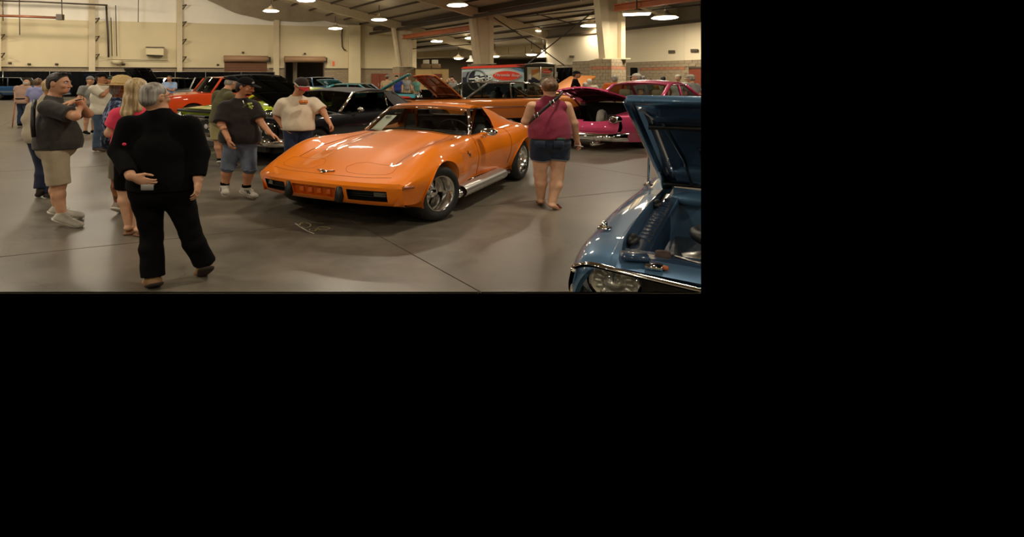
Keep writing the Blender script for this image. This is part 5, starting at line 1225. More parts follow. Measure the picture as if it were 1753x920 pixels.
# ---------------------------------------------------------------- the blue car at the lower right, built as far as the picture shows it
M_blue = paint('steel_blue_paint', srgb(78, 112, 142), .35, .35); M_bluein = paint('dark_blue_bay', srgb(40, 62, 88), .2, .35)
def blue_car():
    END_B = ((0, 0, EYE), (0, -364 / (FPX * SQ), -1))
    c = Car('muscle_car', 1.57, 1.90, -2.164, 'steel blue muscle car at the lower right with its bonnet raised', clip=[END_R, END_B])
    # near wing
    st = np.linspace(.05, -2.3, 60)
    zt = [(.05, .748), (.0, .785), (-.2, .812), (-.6, .815), (-1.2, .80), (-1.8, .775), (-2.3, .77)]; yo = [(.05, .80), (0, .83), (-.3, .860), (-1.2, .868), (-2.3, .86)]
    G = []
    for x in st:
        z, y = float(spl(zt, x)), float(spl(yo, x))
        P = catmull([(y - .05, .20), (y - .01, .42), (y, z - .22), (y - .015, z - .12), (y - .06, z - .035), (y - .13, z - .002), (y - .20, z + .004), (.668 - .0 * x, z + .004), (.66, z - .012), (.655, z - .09)], 5)
        G.append([(x, -q[0], q[1]) for q in P])
    c.put(MB().grid(G), 'wing', M_blue, auto=1.1)
    # nose of the wing round the lamp
    b = MB(); F0 = [G[0][k] for k in range(0, 36)]; b.grid([F0, [(.03, p[1] * .985, p[2] - .012) for p in F0]]); c.put(b, 'wing_nose', M_blue)
    # chrome bezel, lamp and black grille
    zl = .655; keep_o = c.o.copy(); c.o = c.o - c.f * .085
    top = [(.12, -.80, zl + .055), (.15, -.735, zl + .094), (.175, -.62, zl + .094), (.20, -.3, zl + .075), (.22, 0, zl + .07), (.2, .4, zl + .075)]
    left = [(.12, -.80, zl + .055), (.11, -.812, zl - .05), (.13, -.78, zl - .12), (.15, -.6, zl - .13)]
    c.put(MB().tube(catmull(top, 5), .013, 8), 'bezel_top', M_chrome); c.put(MB().tube(catmull(left, 5), .013, 8), 'bezel_side', M_chrome)
    c.put(MB().panel([(.03, -.74, .45), (.03, .5, .45), (.03, .5, zl + .06), (.03, -.74, zl + .06)], .02), 'grille_back', M_trim, smooth=False)
    c.put(MB().grid([[lerp(p, (.05, p[1] * .97, p[2] - .02), t) for p in catmull(left[:3] , 5)] for t in (0, 1)]), 'lamp_tub', mat('lamp_tub_grey', srgb(86, 78, 66), .4, .4))
    o = c.put(MB().lathe([(-.06, .098), (-.01, .098), (.0, .088)], (.10, -.66, zl), (1, 0, 0), 32), 'lamp_ring', M_chrome)
    l_ = c.put(MB().lathe([(-.01, .088), (.012, .08), (.03, .055), (.04, .025), (.042, .001)], (.10, -.66, zl), (1, 0, 0), 32), 'headlamp', glass_mat('lamp_glass', (.9, .9, .86)))
    rb = MB()
    for k in range(14):
        a = 2 * PI * k / 14; rb.box((.085, -.66 + .058 * math.cos(a), zl + .058 * math.sin(a)), (.012, .030, .018), np.array([[1, 0, 0], [0, math.cos(a), math.sin(a)], [0, -math.sin(a), math.cos(a)]]), bev=.004)
    rb.lathe([(-.02, .09), (-.035, .05), (-.02, .028), (.01, .024), (.015, .001)], (.10, -.66, zl), (1, 0, 0), 24); c.put(rb, 'reflector', mat('lamp_reflector', (.80, .78, .74), .28, .55))
    for k in range(4): c.put(MB().tube([(.10, -.52 + .0 * k, zl + .05 - .05 * k), (.13, .3, zl + .04 - .05 * k)], .004, 5), 'grille_bar', M_trim)
    c.put(MB().tube([(.13, -.40, zl - .035), (.14, -.33, zl - .045), (.135, -.31, zl - .07)], .006, 5), 'grille_badge', M_alu)
    # header panel, latch plate and brackets
    hp = [[(.165 + .03 * u, -.64 + .9 * u, zl + .105 - .02 * u), (.10, -.64 + .9 * u, zl + .135 - .03 * u), (.02, -.64 + .9 * u, zl + .140 - .03 * u), (-.01, -.64 + .9 * u, zl + .11 - .03 * u)] for u in np.linspace(0, 1, 12)]
    c.put(MB().grid(hp), 'header_panel', M_blue)
    c.put(MB().box((.10, -.585, zl + .150), (.07, .10, .03), np.array([[.95, .3, 0], [-.3, .95, 0], [0, 0, 1]]), bev=.008), 'header_bracket', M_bluein)
    c.put(MB().box((.13, -.515, zl + .128), (.05, .06, .02), bev=.004), 'bezel_clip', M_chrome); c.put(MB().sphere((.13, -.478, zl + .128), .012, 8, 5), 'clip_screw', M_rust)
    c.o = keep_o
    # radiator support
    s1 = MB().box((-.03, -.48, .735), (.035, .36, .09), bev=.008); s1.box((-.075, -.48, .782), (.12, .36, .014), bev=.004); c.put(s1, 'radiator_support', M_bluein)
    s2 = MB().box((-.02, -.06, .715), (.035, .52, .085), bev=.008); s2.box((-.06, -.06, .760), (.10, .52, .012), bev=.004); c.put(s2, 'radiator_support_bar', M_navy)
    c.put(MB().lathe([(0, .026), (.006, .026), (.008, .001)], (.0, -.20, .718), (1, 0, .3), 16), 'support_plug', M_alu)
    c.put(MB().lathe([(0, .028), (.022, .026), (.026, .001)], (-.09, -.50, .79), (0, 0, 1), 16), 'rubber_buffer', mat('rubber_brown', srgb(60, 42, 34), .7))
    c.put(MB().tube([(-.10, -.46, .795), (-.06, -.38, .795), (-.07, -.33, .792)], .006, 6), 'support_stay', M_alu)
    # inner wing: ledge with folded ribs, drop panel, floor of the bay
    led = [[(x, -.655, .745), (x, -.635, .762), (x, -.575, .758), (x, -.565, .745), (x, -.555, .55)] for x in np.linspace(-.08, -1.62, 24)]
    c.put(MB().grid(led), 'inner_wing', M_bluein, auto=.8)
    for i in range(13):
        x = -.42 - .075 * i; c.put(MB().box((x, -.607, .762), (.012, .055, .010), bev=.003), 'ledge_rib', M_bluein); c.put(MB().lathe([(0, .007), (.006, .006), (.007, .001)], (x + .035, -.585, .760), (0, 0, 1), 8), 'ledge_bolt', M_trim)
    for x, r_ in ((-.34, .045), (-1.22, .04)): c.put(MB().sphere((x, -.645, .77), (r_ * 1.6, .03, .03), 10, 6), 'wiring_bundle', M_trim)
    c.put(MB().box((-.85, .0, .44), (1.7, 1.3, .02)), 'bay_floor', mat('bay_floor_grey', srgb(58, 64, 72), .35, .3, bump=.5, bscale=9), smooth=False)
    c.put(MB().box((-.5, -.42, .50), (.9, .18, .06), np.array([[.98, .2, 0], [-.2, .98, 0], [0, 0, 1]]), bev=.02), 'frame_rail', mat('rail_grey', srgb(70, 74, 80), .35, .3))
    # firewall and cowl
    fw = [[(-1.58 - .03 * math.sin(7 * y), y, z) for z in (.45, .56, .62, .74, .80, .82)] for y in np.linspace(-.6, .5, 14)]
    c.put(MB().grid(fw), 'firewall', M_blue)
    c.put(MB().sphere((-1.56, -.42, .75), (.05, .20, .06), 16, 8), 'firewall_bulge', M_blue)
    ring = MB().tube([(-1.53, -.30 + .045 * math.cos(t), .70 + .055 * math.sin(t)) for t in np.linspace(0, 2 * PI, 17)[:-1]], .010, 6, closed=True); ring.box((-1.53, -.30, .70), (.02, .08, .012)); ring.box((-1.53, -.30, .72), (.02, .06, .012)); c.put(ring, 'master_cylinder_plate', M_trim)
    cw = [[(-1.60, y, .835), (-1.64, y, .872), (-1.80, y, .885), (-2.05, y, .895), (-2.3, y, .90)] for y in np.linspace(-.655, .6, 8)]
    c.put(MB().grid(cw), 'cowl_panel', M_blue); c.put(MB().tube([(-1.60, y, .845) for y in np.linspace(-.64, .6, 8)], .016, 6), 'cowl_seal', M_trim)
    c.put(MB().tube([(-1.66, -.64, .80), (-1.62, -.645, .90), (-1.52, -.65, .99)], .028, 8), 'bonnet_hinge', M_trim)
    c.put(MB().tube([(-1.95, -.70, .79), (-2.1, -.62, .84)], .012, 6), 'wiper_arm', M_chrome)
    # engine fittings
    mt_ = c.put(MB().lathe([(0, .001), (0, .05), (.09, .052), (.10, .048), (.11, .02), (.12, .001)], (-.30, -.44, .70), (-.2, .9, .25), 18), 'blower_motor', M_alu)
    hs = [(-.45, -.05, .62), (-.62, -.30, .70), (-.78, -.42, .72), (-.95, -.36, .71), (-1.05, -.15, .72), (-1.0, .1, .74)]
    c.put(MB().tube(catmull(hs, 6), .040, 10), 'radiator_hose', M_trim)
    c.put(MB().tube(catmull([np.array(p) + (.10, .05, -.02) for p in hs], 6), .028, 8), 'heater_hose', M_trim)
    c.put(MB().sphere((-.16, -.36, .70), (.035, .045, .03), 12, 7), 'washer_cap', mat('brass_cap', srgb(150, 132, 92), .3, .7))
    for i in range(7):
        p0 = np.array([-.28 + random.uniform(-.06, .06), -.34 + random.uniform(-.03, .05), .66]); c.put(MB().tube(catmull([p0, p0 + (random.uniform(-.05, .05), .05, .06), p0 + (random.uniform(-.1, .1), .12, .03), p0 + (-.1, .22, -.02)], 5), .006, 5), 'wire', mat('red_wire', srgb(112, 36, 26), .5) if i % 2 else M_trim)
    c.put(MB().box((-.26, -.40, .66), (.12, .08, .06), bev=.015), 'relay_block', M_trim); c.put(MB().box((-.34, -.14, .64), (.35, .3, .16), bev=.03), 'engine_block', M_under)
    # bonnet: raised panel, seen from below
    ang = math.radians(26.5); hx, hz = -1.66, .885; ca, sa = math.cos(ang), math.sin(ang)
    def hp_(d, y, n_=0.0): return np.array([hx + d * ca + n_ * sa, y, hz + d * sa - n_ * ca])
    Lh = 1.50
    G0 = [[hp_(d, y, -.012 * math.cos(y * 2.2)) for y in np.linspace(-.665, .66, 14)] for d in np.linspace(0, Lh, 12)]
    b = MB().grid(G0); c.put(b, 'bonnet', M_blue)
    rim = MB()
    rim.box(hp_(Lh - .015, 0, .012), (.05, 1.33, .045), np.array([[ca, 0, sa], [0, 1, 0], [-sa, 0, ca]]), bev=.008); c.put(rim, 'bonnet_lip', M_blue)
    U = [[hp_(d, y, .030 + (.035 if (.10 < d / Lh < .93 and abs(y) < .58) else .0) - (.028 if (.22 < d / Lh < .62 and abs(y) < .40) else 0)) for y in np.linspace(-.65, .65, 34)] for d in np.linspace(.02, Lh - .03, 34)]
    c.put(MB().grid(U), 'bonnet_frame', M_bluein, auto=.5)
    c.put(MB().panel([hp_(.36, -.42, .075), hp_(.36, .42, .075), hp_(.93, .42, .075), hp_(.93, -.42, .075)], .012), 'bonnet_pad', M_trim, smooth=False)
    c.put(MB().tube([hp_(.05, -.50, .07), hp_(.7, -.50, .075), hp_(1.30, -.54, .07)], .006, 5), 'bonnet_ridge', M_bluein)
    c.put(MB().tube([hp_(1.25, y, .072) for y in np.linspace(-.6, .6, 9)], .018, 6), 'bonnet_weatherstrip', M_trim)
    c.put(MB().panel([hp_(1.30, -.30, .07), hp_(1.30, -.05, .07), hp_(1.40, -.05, .07), hp_(1.40, -.30, .07)], .01), 'bonnet_slot', M_under, smooth=False)
    c.put(MB().tube([hp_(d, -.655, .03) for d in np.linspace(0, Lh, 6)], .022, 6), 'bonnet_edge', M_bluein)
    # bonnet pins and stay
    for x, z in ((-.33, .812), (-1.75, .785)):
        o = c.put(MB().box((x, -.755, z + .006), (.055, .055, .010), bev=.004), 'pin_plate', M_chrome); 
        if o: c.put(MB().lathe([(0, .013), (.03, .012), (.036, .001)], (x, -.755, z + .01), (0, 0, 1), 10), 'bonnet_pin', M_chrome, o)
    c.put(MB().tube([(-1.75, -.755, .80), (-1.74, -.745, 1.25)], .008, 8), 'aerial_mast', M_chrome)
blue_car()
# ---------------------------------------------------------------- show trailer with printed sides
M_trred = paint('trailer_red', srgb(206, 62, 42), 0, .4)
def trailer():
    Y0, Y1 = 34.5, 33.0
    t = thing('show_trailer', at(870, 150, 34) * (1, 1, 0), 'long red roofed show trailer with a red oval sign on its printed side', 'trailer')
    P = lambda px, py, dy=0.0: at(px, py, Y0 + (Y1 - Y0) * (px - 790) / 110 + dy)
    def quad(a, b, c_, d, m, name, lift=.0, parent=None, th=.02): return MB().hexa([P(*a, -lift), P(*b, -lift), P(*b, -lift + th), P(*a, -lift + th), P(*d, -lift), P(*c_, -lift), P(*c_, -lift + th), P(*d, -lift + th)]).build(name, m, parent or t, smooth=False)
    zb = .55; pyb = lambda px: CY + (EYE - zb) * FPX * SQ / P(px, 0)[1]
    quad((790.5, pyb(790.5)), (897, pyb(897)), (897, 113.5), (790.5, 117.2), mat('trailer_print_pale', srgb(170, 186, 184), .45, var=.25, vscale=.6), 'side_panel', 0, th=2.4)
    quad((788.5, 117.8), (900, 114.5), (900, 109.3), (793, 114.6), M_trred, 'roof_edge', .06, th=2.5)
    side = t.children[0]
    # print on the side: dashboard picture, steering wheel, dials, chrome sweep
    def blob(pts, m, name, lift, parent=t): return MB().panel([P(x, y, -lift) for x, y in pts][::-1], .012).build(name, m, parent, smooth=False)
    Mn, Mp, Mg, Mb = mat('print_navy', srgb(22, 26, 42), .5), mat('print_pale', srgb(196, 198, 190), .5), mat('print_grey', srgb(120, 124, 128), .5), mat('print_blue', srgb(74, 122, 156), .5)
    blob([(791.5, 167), (880, 167), (878, 141), (852, 143), (842, 138), (838, 127), (826, 128), (791.5, 133)], Mn, 'printed_shape', .015)
    blob([(791.5, 133), (806, 128), (806, 121), (791.5, 123.5)], Mg, 'printed_shape', .02)
    blob([(822, 131), (846, 126), (862, 119), (875, 117), (860, 117), (838, 122), (822, 127)], Mp, 'printed_shape', .02)
    blob([(874, 117), (896.5, 124), (896.5, 119), (880, 116)], Mb, 'printed_shape', .02); blob([(884, 115.5), (896.5, 118), (896.5, 115.4)], Mn, 'printed_shape', .022)
    blob([(872, 166), (896.5, 166), (896.5, 155), (885, 155)], Mb, 'printed_shape', .02)
    blob([(797, 132), (812, 130), (814, 122), (800, 124)], Mn, 'printed_shape', .025)
    ring = lambda cx, cy, rx, ry, n=40, a0=0, a1=2 * PI: [P(cx + rx * math.cos(a0 + (a1 - a0) * i / n), cy + ry * math.sin(a0 + (a1 - a0) * i / n), -.05) for i in range(n + 1)]
    MB().tube(ring(816.5, 137.5, 16, 18)[:-1], .05, 6, closed=True).build('printed_wheel_rim', Mg, t)
    MB().tube(ring(816.3, 135.5, 2.2, 2.6)[:-1], .07, 6, closed=True).build('printed_wheel_hub', Mp, t)
    for p, q in (((814, 135.5), (803, 135.8)), ((819, 135.5), (830, 133.5)), ((817, 138.2), (821.5, 152))): MB().tube([P(*p, -.05), P(*q, -.05)], .07, 6).build('printed_spoke', Mp, t)
    for cx, cy, r in ((839, 134, 3.0), (834, 136, 2.6), (823.5, 139.5, 3.2)): MB().tube(ring(cx, cy, r, r * .85)[:-1], .04, 5, closed=True).build('printed_dial', Mp, t)
    # red oval with its white rim and lettering
    def oval(cx, cy, rx, ry, m, name, lift):
        pts = []
        for i in range(40):
            a = 2 * PI * i / 40; pts.append((cx + rx * math.copysign(abs(math.cos(a)) ** .9, math.cos(a)), cy + ry * math.sin(a) * (1 - .15 * abs(math.cos(a)))))
        return blob(pts, m, name, lift)
    oval(867.5, 129.6, 25.2, 9.0, Mp, 'oval_rim', .04); ov = oval(867.5, 129.6, 24.2, 8.2, M_trred, 'oval_sign', .055)
    tx = unit(P(890, 130) - P(845, 129)); text_at('Throttle Stop', 26 * 34 / 1000 * .30, P(867.5, 128.8, -.10), tx, (0, 0, 1), Mp, t, 'lettering', shear=.25, ext=.004)
    # tail end with its picture doors, rounded dark roof
    E_ = lambda px, py, dy=0.0: at(px, py, 32.6 + .030 * (px - 900) + dy)
    pe = lambda px: CY + (EYE - zb) * FPX * SQ / E_(px, 0)[1]
    def eq(x0, x1, y0, y1, m, name, lift, th=.02): return MB().hexa([E_(x0, y1, -lift), E_(x1, y1, -lift), E_(x1, y1, -lift + th), E_(x0, y1, -lift + th), E_(x0, y0, -lift), E_(x1, y0, -lift), E_(x1, y0, -lift + th), E_(x0, y0, -lift + th)]).build(name, m, t, smooth=False)
    eq(898.5, 949.5, 112, pe(920), M_trim, 'tail_frame', 0, .3)
    hood = [E_(898, 112)] + [E_(898 + 52 * i / 12, 112 - 3.2 * math.sin(PI * (.08 + .84 * i / 12))) for i in range(13)] + [E_(950, 112)]
    MB().panel([p + np.array([0, -.1, 0]) for p in hood], .6).build('tail_roof', mat('trailer_dark', srgb(40, 36, 30), .4), t, smooth=False)
    MB().tube([p + np.array([0, -.14, .04]) for p in hood[1:-1]], .03, 5).build('roof_trim', M_alu, t)
    eq(902, 947.5, 115, 160, M_alu, 'door_surround', .02)
    for x0, x1 in ((903, 924.2), (925.2, 946.6)): eq(x0, x1, 116, 160, mat('door_print', srgb(168, 160, 132), .5, var=.2, vscale=.8), 'picture_door', .045)
    eb = lambda pts, m, nm, l: MB().panel([E_(x, y, -l) for x, y in pts][::-1], .012).build(nm, m, t, smooth=False)
    Mo = mat('print_amber', srgb(176, 104, 44), .5)
    eb([(911, 129), (924, 122), (924, 118), (910, 119.5)], Mo, 'printed_shape', .06); eb([(911, 130), (924, 137), (924, 124)], mat('print_cream', srgb(214, 190, 140), .5), 'printed_shape', .062)
    eb([(905, 142), (924, 142), (924, 139), (914, 133), (905, 133)], Mn, 'printed_shape', .065); eb([(904.5, 136), (909.5, 136), (909, 128), (905.5, 128)], Mp, 'printed_shape', .068)
    eb([(926, 120), (946, 119), (946, 117), (926, 117)], Mo, 'printed_shape', .06); eb([(938, 119), (946, 123), (946, 116.5), (942, 116.5)], Mn, 'printed_shape', .063)
    pts = [(936 + 8 * math.cos(a), 122.8 + 3.1 * math.sin(a)) for a in np.linspace(0, 2 * PI, 25)[:-1]]; eb(pts, M_trred, 'oval_sign', .07)
    text_at('Throttle Stop', .11, E_(936, 122.8, -.10), E_(946, 122) - E_(926, 122), (0, 0, 1), Mp, t, 'lettering', shear=.25)
    for k, y in enumerate((128.2, 130.4, 132.2)): eq(928, 944 - 3 * k, y, y + .7, M_ink, 'printed_line', .065)
    MB().tube([E_(925, 114, -.1), E_(925, 160, -.1)], .03, 6).build('door_bar', M_alu, t)
    MB().tube([E_(950, 124, -.1), E_(953.5, 124, -.1), E_(953.5, 132, -.1), E_(950, 132, -.1)], .035, 6).build('side_bracket', M_alu, t)
    eq(899, 930, 153, 163, M_trim, 'window_box', .08); MB().tube([E_(899, 153.5, -.12), E_(923, 153.5, -.12), E_(923, 162, -.12), E_(899, 162, -.12)], .05, 5, closed=True).build('window_trim', M_alu, t); eq(901.5, 908, 156, 159, M_paper, 'notice', .13)
    for px in (825, 838, 851):
        MB().lathe([(-.12, .001), (-.12, .38), (.12, .38), (.12, .001)], P(px, 0, -.05) * (1, 1, 0) + (0, .2, .38), (0, 1, 0), 20).build('trailer_wheel', M_tyre, t)
    for px in (795, 940): MB().box(P(px, 0, .6) * (1, 1, 0) + (0, 0, .28), (.12, .12, .56)).build('support_leg', M_trim, t, smooth=False)
trailer()
# chalk number on the floor before the orange coupe
def chalk():
    f = lambda x, y: on_floor(x, y) + np.array([0, 0, .003])
    t = thing('chalk_mark', f(535, 391), 'chalk number 68 drawn on floor before the orange coupe', 'marking')
    M1, M2 = mat('white_chalk', srgb(196, 190, 176), .9), mat('yellow_chalk', srgb(176, 160, 104), .9); ell_ = lambda cx, cy, rx, ry, a0, a1, n=24, rot=0: [f(cx + rx * math.cos(a) * math.cos(rot) - ry * math.sin(a) * math.sin(rot), cy + rx * math.cos(a) * math.sin(rot) * .6 + ry * math.sin(a)) for a in np.linspace(a0, a1, n)]
    def stroke(P, wd, m, nm):
        G = []
        for i, p in enumerate(P):
            d = unit(P[min(i + 1, len(P) - 1)] - P[max(i - 1, 0)]); s_ = np.array([-d[1], d[0], 0]) * wd / 2; G.append([p - s_, p + s_])
        MB().grid(G).build(nm, m, t, smooth=False)
    stroke([f(505.5, 383), f(515, 389.5), f(526, 396), f(537.5, 400.5)], .014, M1, 'chalk_stroke')
    stroke(ell_(522, 386, 10, 4, -PI * .9, PI * 1.05, 28, .1), .010, M2, 'chalk_stroke'); stroke([f(513, 388), f(514, 384), f(520, 382), f(534, 381.2), f(545, 382), f(555, 384)], .006, M2, 'chalk_stroke')
    stroke([f(565, 391.5), f(558, 394), f(550, 394.5), f(543, 392), f(546, 389.5), f(554, 388.5), f(564, 390.8), f(565, 391.5)], .009, M2, 'chalk_stroke')
    stroke([f(544, 391.5), f(540, 395.5), f(535, 396.5), f(529, 394.8), f(531, 392.8), f(538, 392.2), f(541, 393)], .009, M2, 'chalk_stroke')
chalk()
# black folding seats and table near the far pier
def folding(px, py, Y, lb, w=.9):
    b = at(px, 0, Y) * (1, 1, 0); t = thing('draped_table', b, lb, 'table', 'black draped tables by the site office')
    MB().box(b + (0, 0, .38), (w, .7, .74), bev=.03).build('table_cloth', M_blackcloth, t, smooth=False); MB().box(b + (0, 0, .765), (w + .05, .75, .03)).build('table_top', M_trim, t, smooth=False)
folding(732, 160, 40, 'black draped table before the site office, left one', 1.2); folding(751, 160, 38.5, 'black draped table before the site office, right one', .8); folding(775, 160, 37, 'black draped table behind the copper bonnet', .9)
# ---------------------------------------------------------------- people
def skin_mat(name, rgb): return mat(name, rgb, .55, var=.10, vscale=14, spec=.35)
SK_FAIR = skin_mat('fair_skin', srgb(206, 156, 122)); SK_TAN = skin_mat('tanned_skin', srgb(190, 134, 98)); SK_LIGHT = skin_mat('light_skin', srgb(206, 160, 128))
def cloth(name, rgb, var=.10, vs=9, bump=.12): return mat(name, rgb, .9, var=var * .8, vscale=vs, bump=bump, bscale=60, sheen=.15, spec=.2)
def check_mat(name, c1, c2, sc):
    m = bpy.data.materials.new(name); m.use_nodes = True; nt = m.node_tree; b = nt.nodes['Principled BSDF']; b.inputs['Roughness'].default_value = .9; L = nt.links.new
    tc = nt.nodes.new('ShaderNodeTexCoord'); w1 = nt.nodes.new('ShaderNodeTexWave'); w1.bands_direction = 'X'; w2 = nt.nodes.new('ShaderNodeTexWave'); w2.bands_direction = 'Z'
    for w_ in (w1, w2): w_.inputs['Scale'].default_value = sc; L(tc.outputs['Object'], w_.inputs['Vector'])
    mu = nt.nodes.new('ShaderNodeMath'); mu.operation = 'MULTIPLY'; L(w1.outputs['Fac'], mu.inputs[0]); L(w2.outputs['Fac'], mu.inputs[1])
    r = nt.nodes.new('ShaderNodeValToRGB'); r.color_ramp.elements[0].color = (*c1, 1); r.color_ramp.elements[1].color = (*c2, 1); L(mu.outputs[0], r.inputs[0]); L(r.outputs[0], b.inputs['Base Color']); return m
def blotch_mat(name, c1, c2, sc, lo=.45, hi=.55):
    m = bpy.data.materials.new(name); m.use_nodes = True; nt = m.node_tree; b = nt.nodes['Principled BSDF']; b.inputs['Roughness'].default_value = .85; L = nt.links.new
    tc = nt.nodes.new('ShaderNodeTexCoord'); n = nt.nodes.new('ShaderNodeTexNoise'); n.inputs['Scale'].default_value = sc; n.inputs['Detail'].default_value = 3; L(tc.outputs['Object'], n.inputs['Vector'])
    r = nt.nodes.new('ShaderNodeValToRGB'); r.color_ramp.elements[0].position = lo; r.color_ramp.elements[1].position = hi; r.color_ramp.elements[0].color = (*c1, 1); r.color_ramp.elements[1].color = (*c2, 1); L(n.outputs['Fac'], r.inputs[0]); L(r.outputs[0], b.inputs['Base Color']); return m
def streak_mat(name, c1, c2, sc=30):
    m = bpy.data.materials.new(name); m.use_nodes = True; nt = m.node_tree; b = nt.nodes['Principled BSDF']; b.inputs['Roughness'].default_value = .5; L = nt.links.new
    tc = nt.nodes.new('ShaderNodeTexCoord'); mp = nt.nodes.new('ShaderNodeMapping'); mp.inputs['Scale'].default_value = (sc * 2, sc * 2, sc * .18); L(tc.outputs['Object'], mp.inputs['Vector'])
    n = nt.nodes.new('ShaderNodeTexNoise'); n.inputs['Scale'].default_value = 1; n.inputs['Detail'].default_value = 4; L(mp.outputs[0], n.inputs['Vector'])
    r = nt.nodes.new('ShaderNodeValToRGB'); r.color_ramp.elements[0].position = .35; r.color_ramp.elements[1].position = .65; r.color_ramp.elements[0].color = (*c1, 1); r.color_ramp.elements[1].color = (*c2, 1); L(n.outputs['Fac'], r.inputs[0]); L(r.outputs[0], b.inputs['Base Color'])
    bp = nt.nodes.new('ShaderNodeBump'); bp.inputs['Strength'].default_value = .6; bp.inputs['Distance'].default_value = .01; L(n.outputs['Fac'], bp.inputs['Height']); L(bp.outputs[0], b.inputs['Normal']); return m
H_GREY = streak_mat('grey_hair', srgb(96, 90, 82), srgb(178, 170, 158), 24); H_DARK = streak_mat('dark_hair', srgb(22, 18, 16), srgb(52, 44, 38), 24); H_BROWN = streak_mat('brown_hair', srgb(70, 48, 32), srgb(122, 90, 58), 24)
H_BLOND = streak_mat('blond_hair', srgb(132, 104, 66), srgb(220, 194, 142), 22); H_WHITE = streak_mat('white_hair', srgb(170, 160, 142), srgb(226, 218, 204), 24); H_AUBURN = streak_mat('auburn_hair', srgb(66, 44, 26), srgb(122, 88, 54), 24)
C_BLACK = mat('black_cloth', (.0045, .0043, .0045), .95, var=.1, bump=.12, bscale=60, spec=.1); C_CAP = mat('black_cap_cloth', (.006, .006, .0065), .9, spec=.15); C_JEAN = cloth('blue_denim', srgb(46, 58, 82), .2, 14); C_SHOE = mat('pale_shoe', srgb(176, 170, 156), .7, var=.1); C_SOLE = mat('white_sole', srgb(206, 200, 186), .6); C_DSOLE = mat('dark_sole', srgb(46, 36, 28), .8); C_KHAKI = cloth('khaki_cloth', srgb(158, 142, 112))
C_GREY = cloth('grey_cloth', srgb(132, 130, 124)); C_WHITE = cloth('white_cloth', srgb(214, 206, 186)); M_eye = mat('eye_white', (.6, .58, .54), .2); M_iris = mat('dark_iris', (.02, .015, .01), .2)

def wr_noise(amp, seed):
    r = np.random.RandomState(seed); K = r.normal(0, 1, (6, 3)) * np.array([9, 9, 13]); ph = r.uniform(0, 6.3, 6)
    def fn(P):
        q = P + .03 * np.sin(P[:, [1, 2, 0]] * 11 + ph[:3]); return amp * np.abs(np.sin(q @ K.T + ph)).sum(1) / 6 - amp * .5
    return fn
def head_frame(f, tilt=0.0, roll=0.0):
    """rows: forward, left, up of a head that looks along f (horizontal) tipped down by tilt"""
    f = unit(np.array([f[0], f[1], 0])); l = np.array([-f[1], f[0], 0]); u = np.array([0, 0, 1.0])
    fw = f * math.cos(tilt) - u * math.sin(tilt); up = u * math.cos(tilt) + f * math.sin(tilt); l2 = l * math.cos(roll) + up * math.sin(roll); up = np.cross(fw, l2); return np.array([fw, l2, up])
def head_prims(c, R, s=1.0, face=True, jaw=1.0):
    p = lambda f, l, u: c + (np.array([f, l, u]) * s) @ R
    E = lambda f, l, u, r, k=.02, op='+': ell(p(f, l, u), np.array(r) * s, R, k, op)
    o = [E(-.012, 0, .022, (.096, .077, .092), 0), E(.016, 0, -.04, (.076, .062 * jaw, .082), .03), E(.05, 0, -.088, (.036, .036 * jaw, .026), .025), E(-.03, 0, -.035, (.07, .066, .06), .03)]
    if face:
        o += [E(.088, .033, .004, (.016, .018, .012), .012, '-'), E(.088, -.033, .004, (.016, .018, .012), .012, '-'), E(.080, 0, .024, (.016, .050, .010), .014),
              cone(p(.090, 0, .006), p(.112, 0, -.034), .007 * s, .013 * s, .012), E(.098, .012, -.038, (.010, .008, .007), .008), E(.098, -.012, -.038, (.010, .008, .007), .008),
              E(.086, 0, -.064, (.010, .024, .0065), .008), E(.082, 0, -.076, (.010, .021, .007), .008), E(.066, .045, -.03, (.02, .018, .02), .02), E(.066, -.045, -.03, (.02, .018, .02), .02)]
    for sg in (1, -1): o.append(E(-.012, sg * .078, -.008, (.022, .010, .034), .006))
    return o
def hand_prims(w, d, nrm, s=1.0, curl=.5, thumb=1, spread=.0):
    """wrist, pointing direction, palm normal; curl in radians per joint; thumb side +1/-1 along cross(d, nrm)"""
    d = unit(d); nrm = unit(nrm - d * (nrm @ d)); sd = np.cross(d, nrm) * thumb; o = []
    pc = w + d * .048 * s; o.append(ell(pc, np.array([.052, .040, .017]) * s, np.array([d, sd, nrm]), .015)); o.append(cone(w - d * .02, w + d * .02, .027 * s, .026 * s, .02, flat=(nrm, .75)))
    for i, (off, L, r) in enumerate(((.030, .072, .0088), (.010, .080, .0092), (-.011, .074, .0088), (-.030, .058, .0078))):
        b = w + d * (.088 - .006 * abs(i - 1.2)) * s + sd * off * s; dr = unit(d + sd * off * spread * 6)
        for q, f in enumerate((.45, .32, .23)):
            a = curl * (q + .6); dd = unit(dr * math.cos(a) + nrm * math.sin(a)); e = b + dd * L * f * s; o.append(cone(b, e, r * s * (1 - .07 * q), r * s * (.93 - .07 * q), .006)); b = e
    b = w + d * .022 * s + sd * .032 * s; m1 = b + (d * .75 + sd * .60 + nrm * .25) * .036 * s; m2 = m1 + (d * .92 + sd * .15 + nrm * .35) * .032 * s; m3 = m2 + (d * .9 + nrm * .4) * .022 * s
    o += [cone(b, m1, .014 * s, .0115 * s, .012), cone(m1, m2, .0112 * s, .0100 * s, .006), cone(m2, m3, .0098 * s, .0085 * s, .005)]; return o

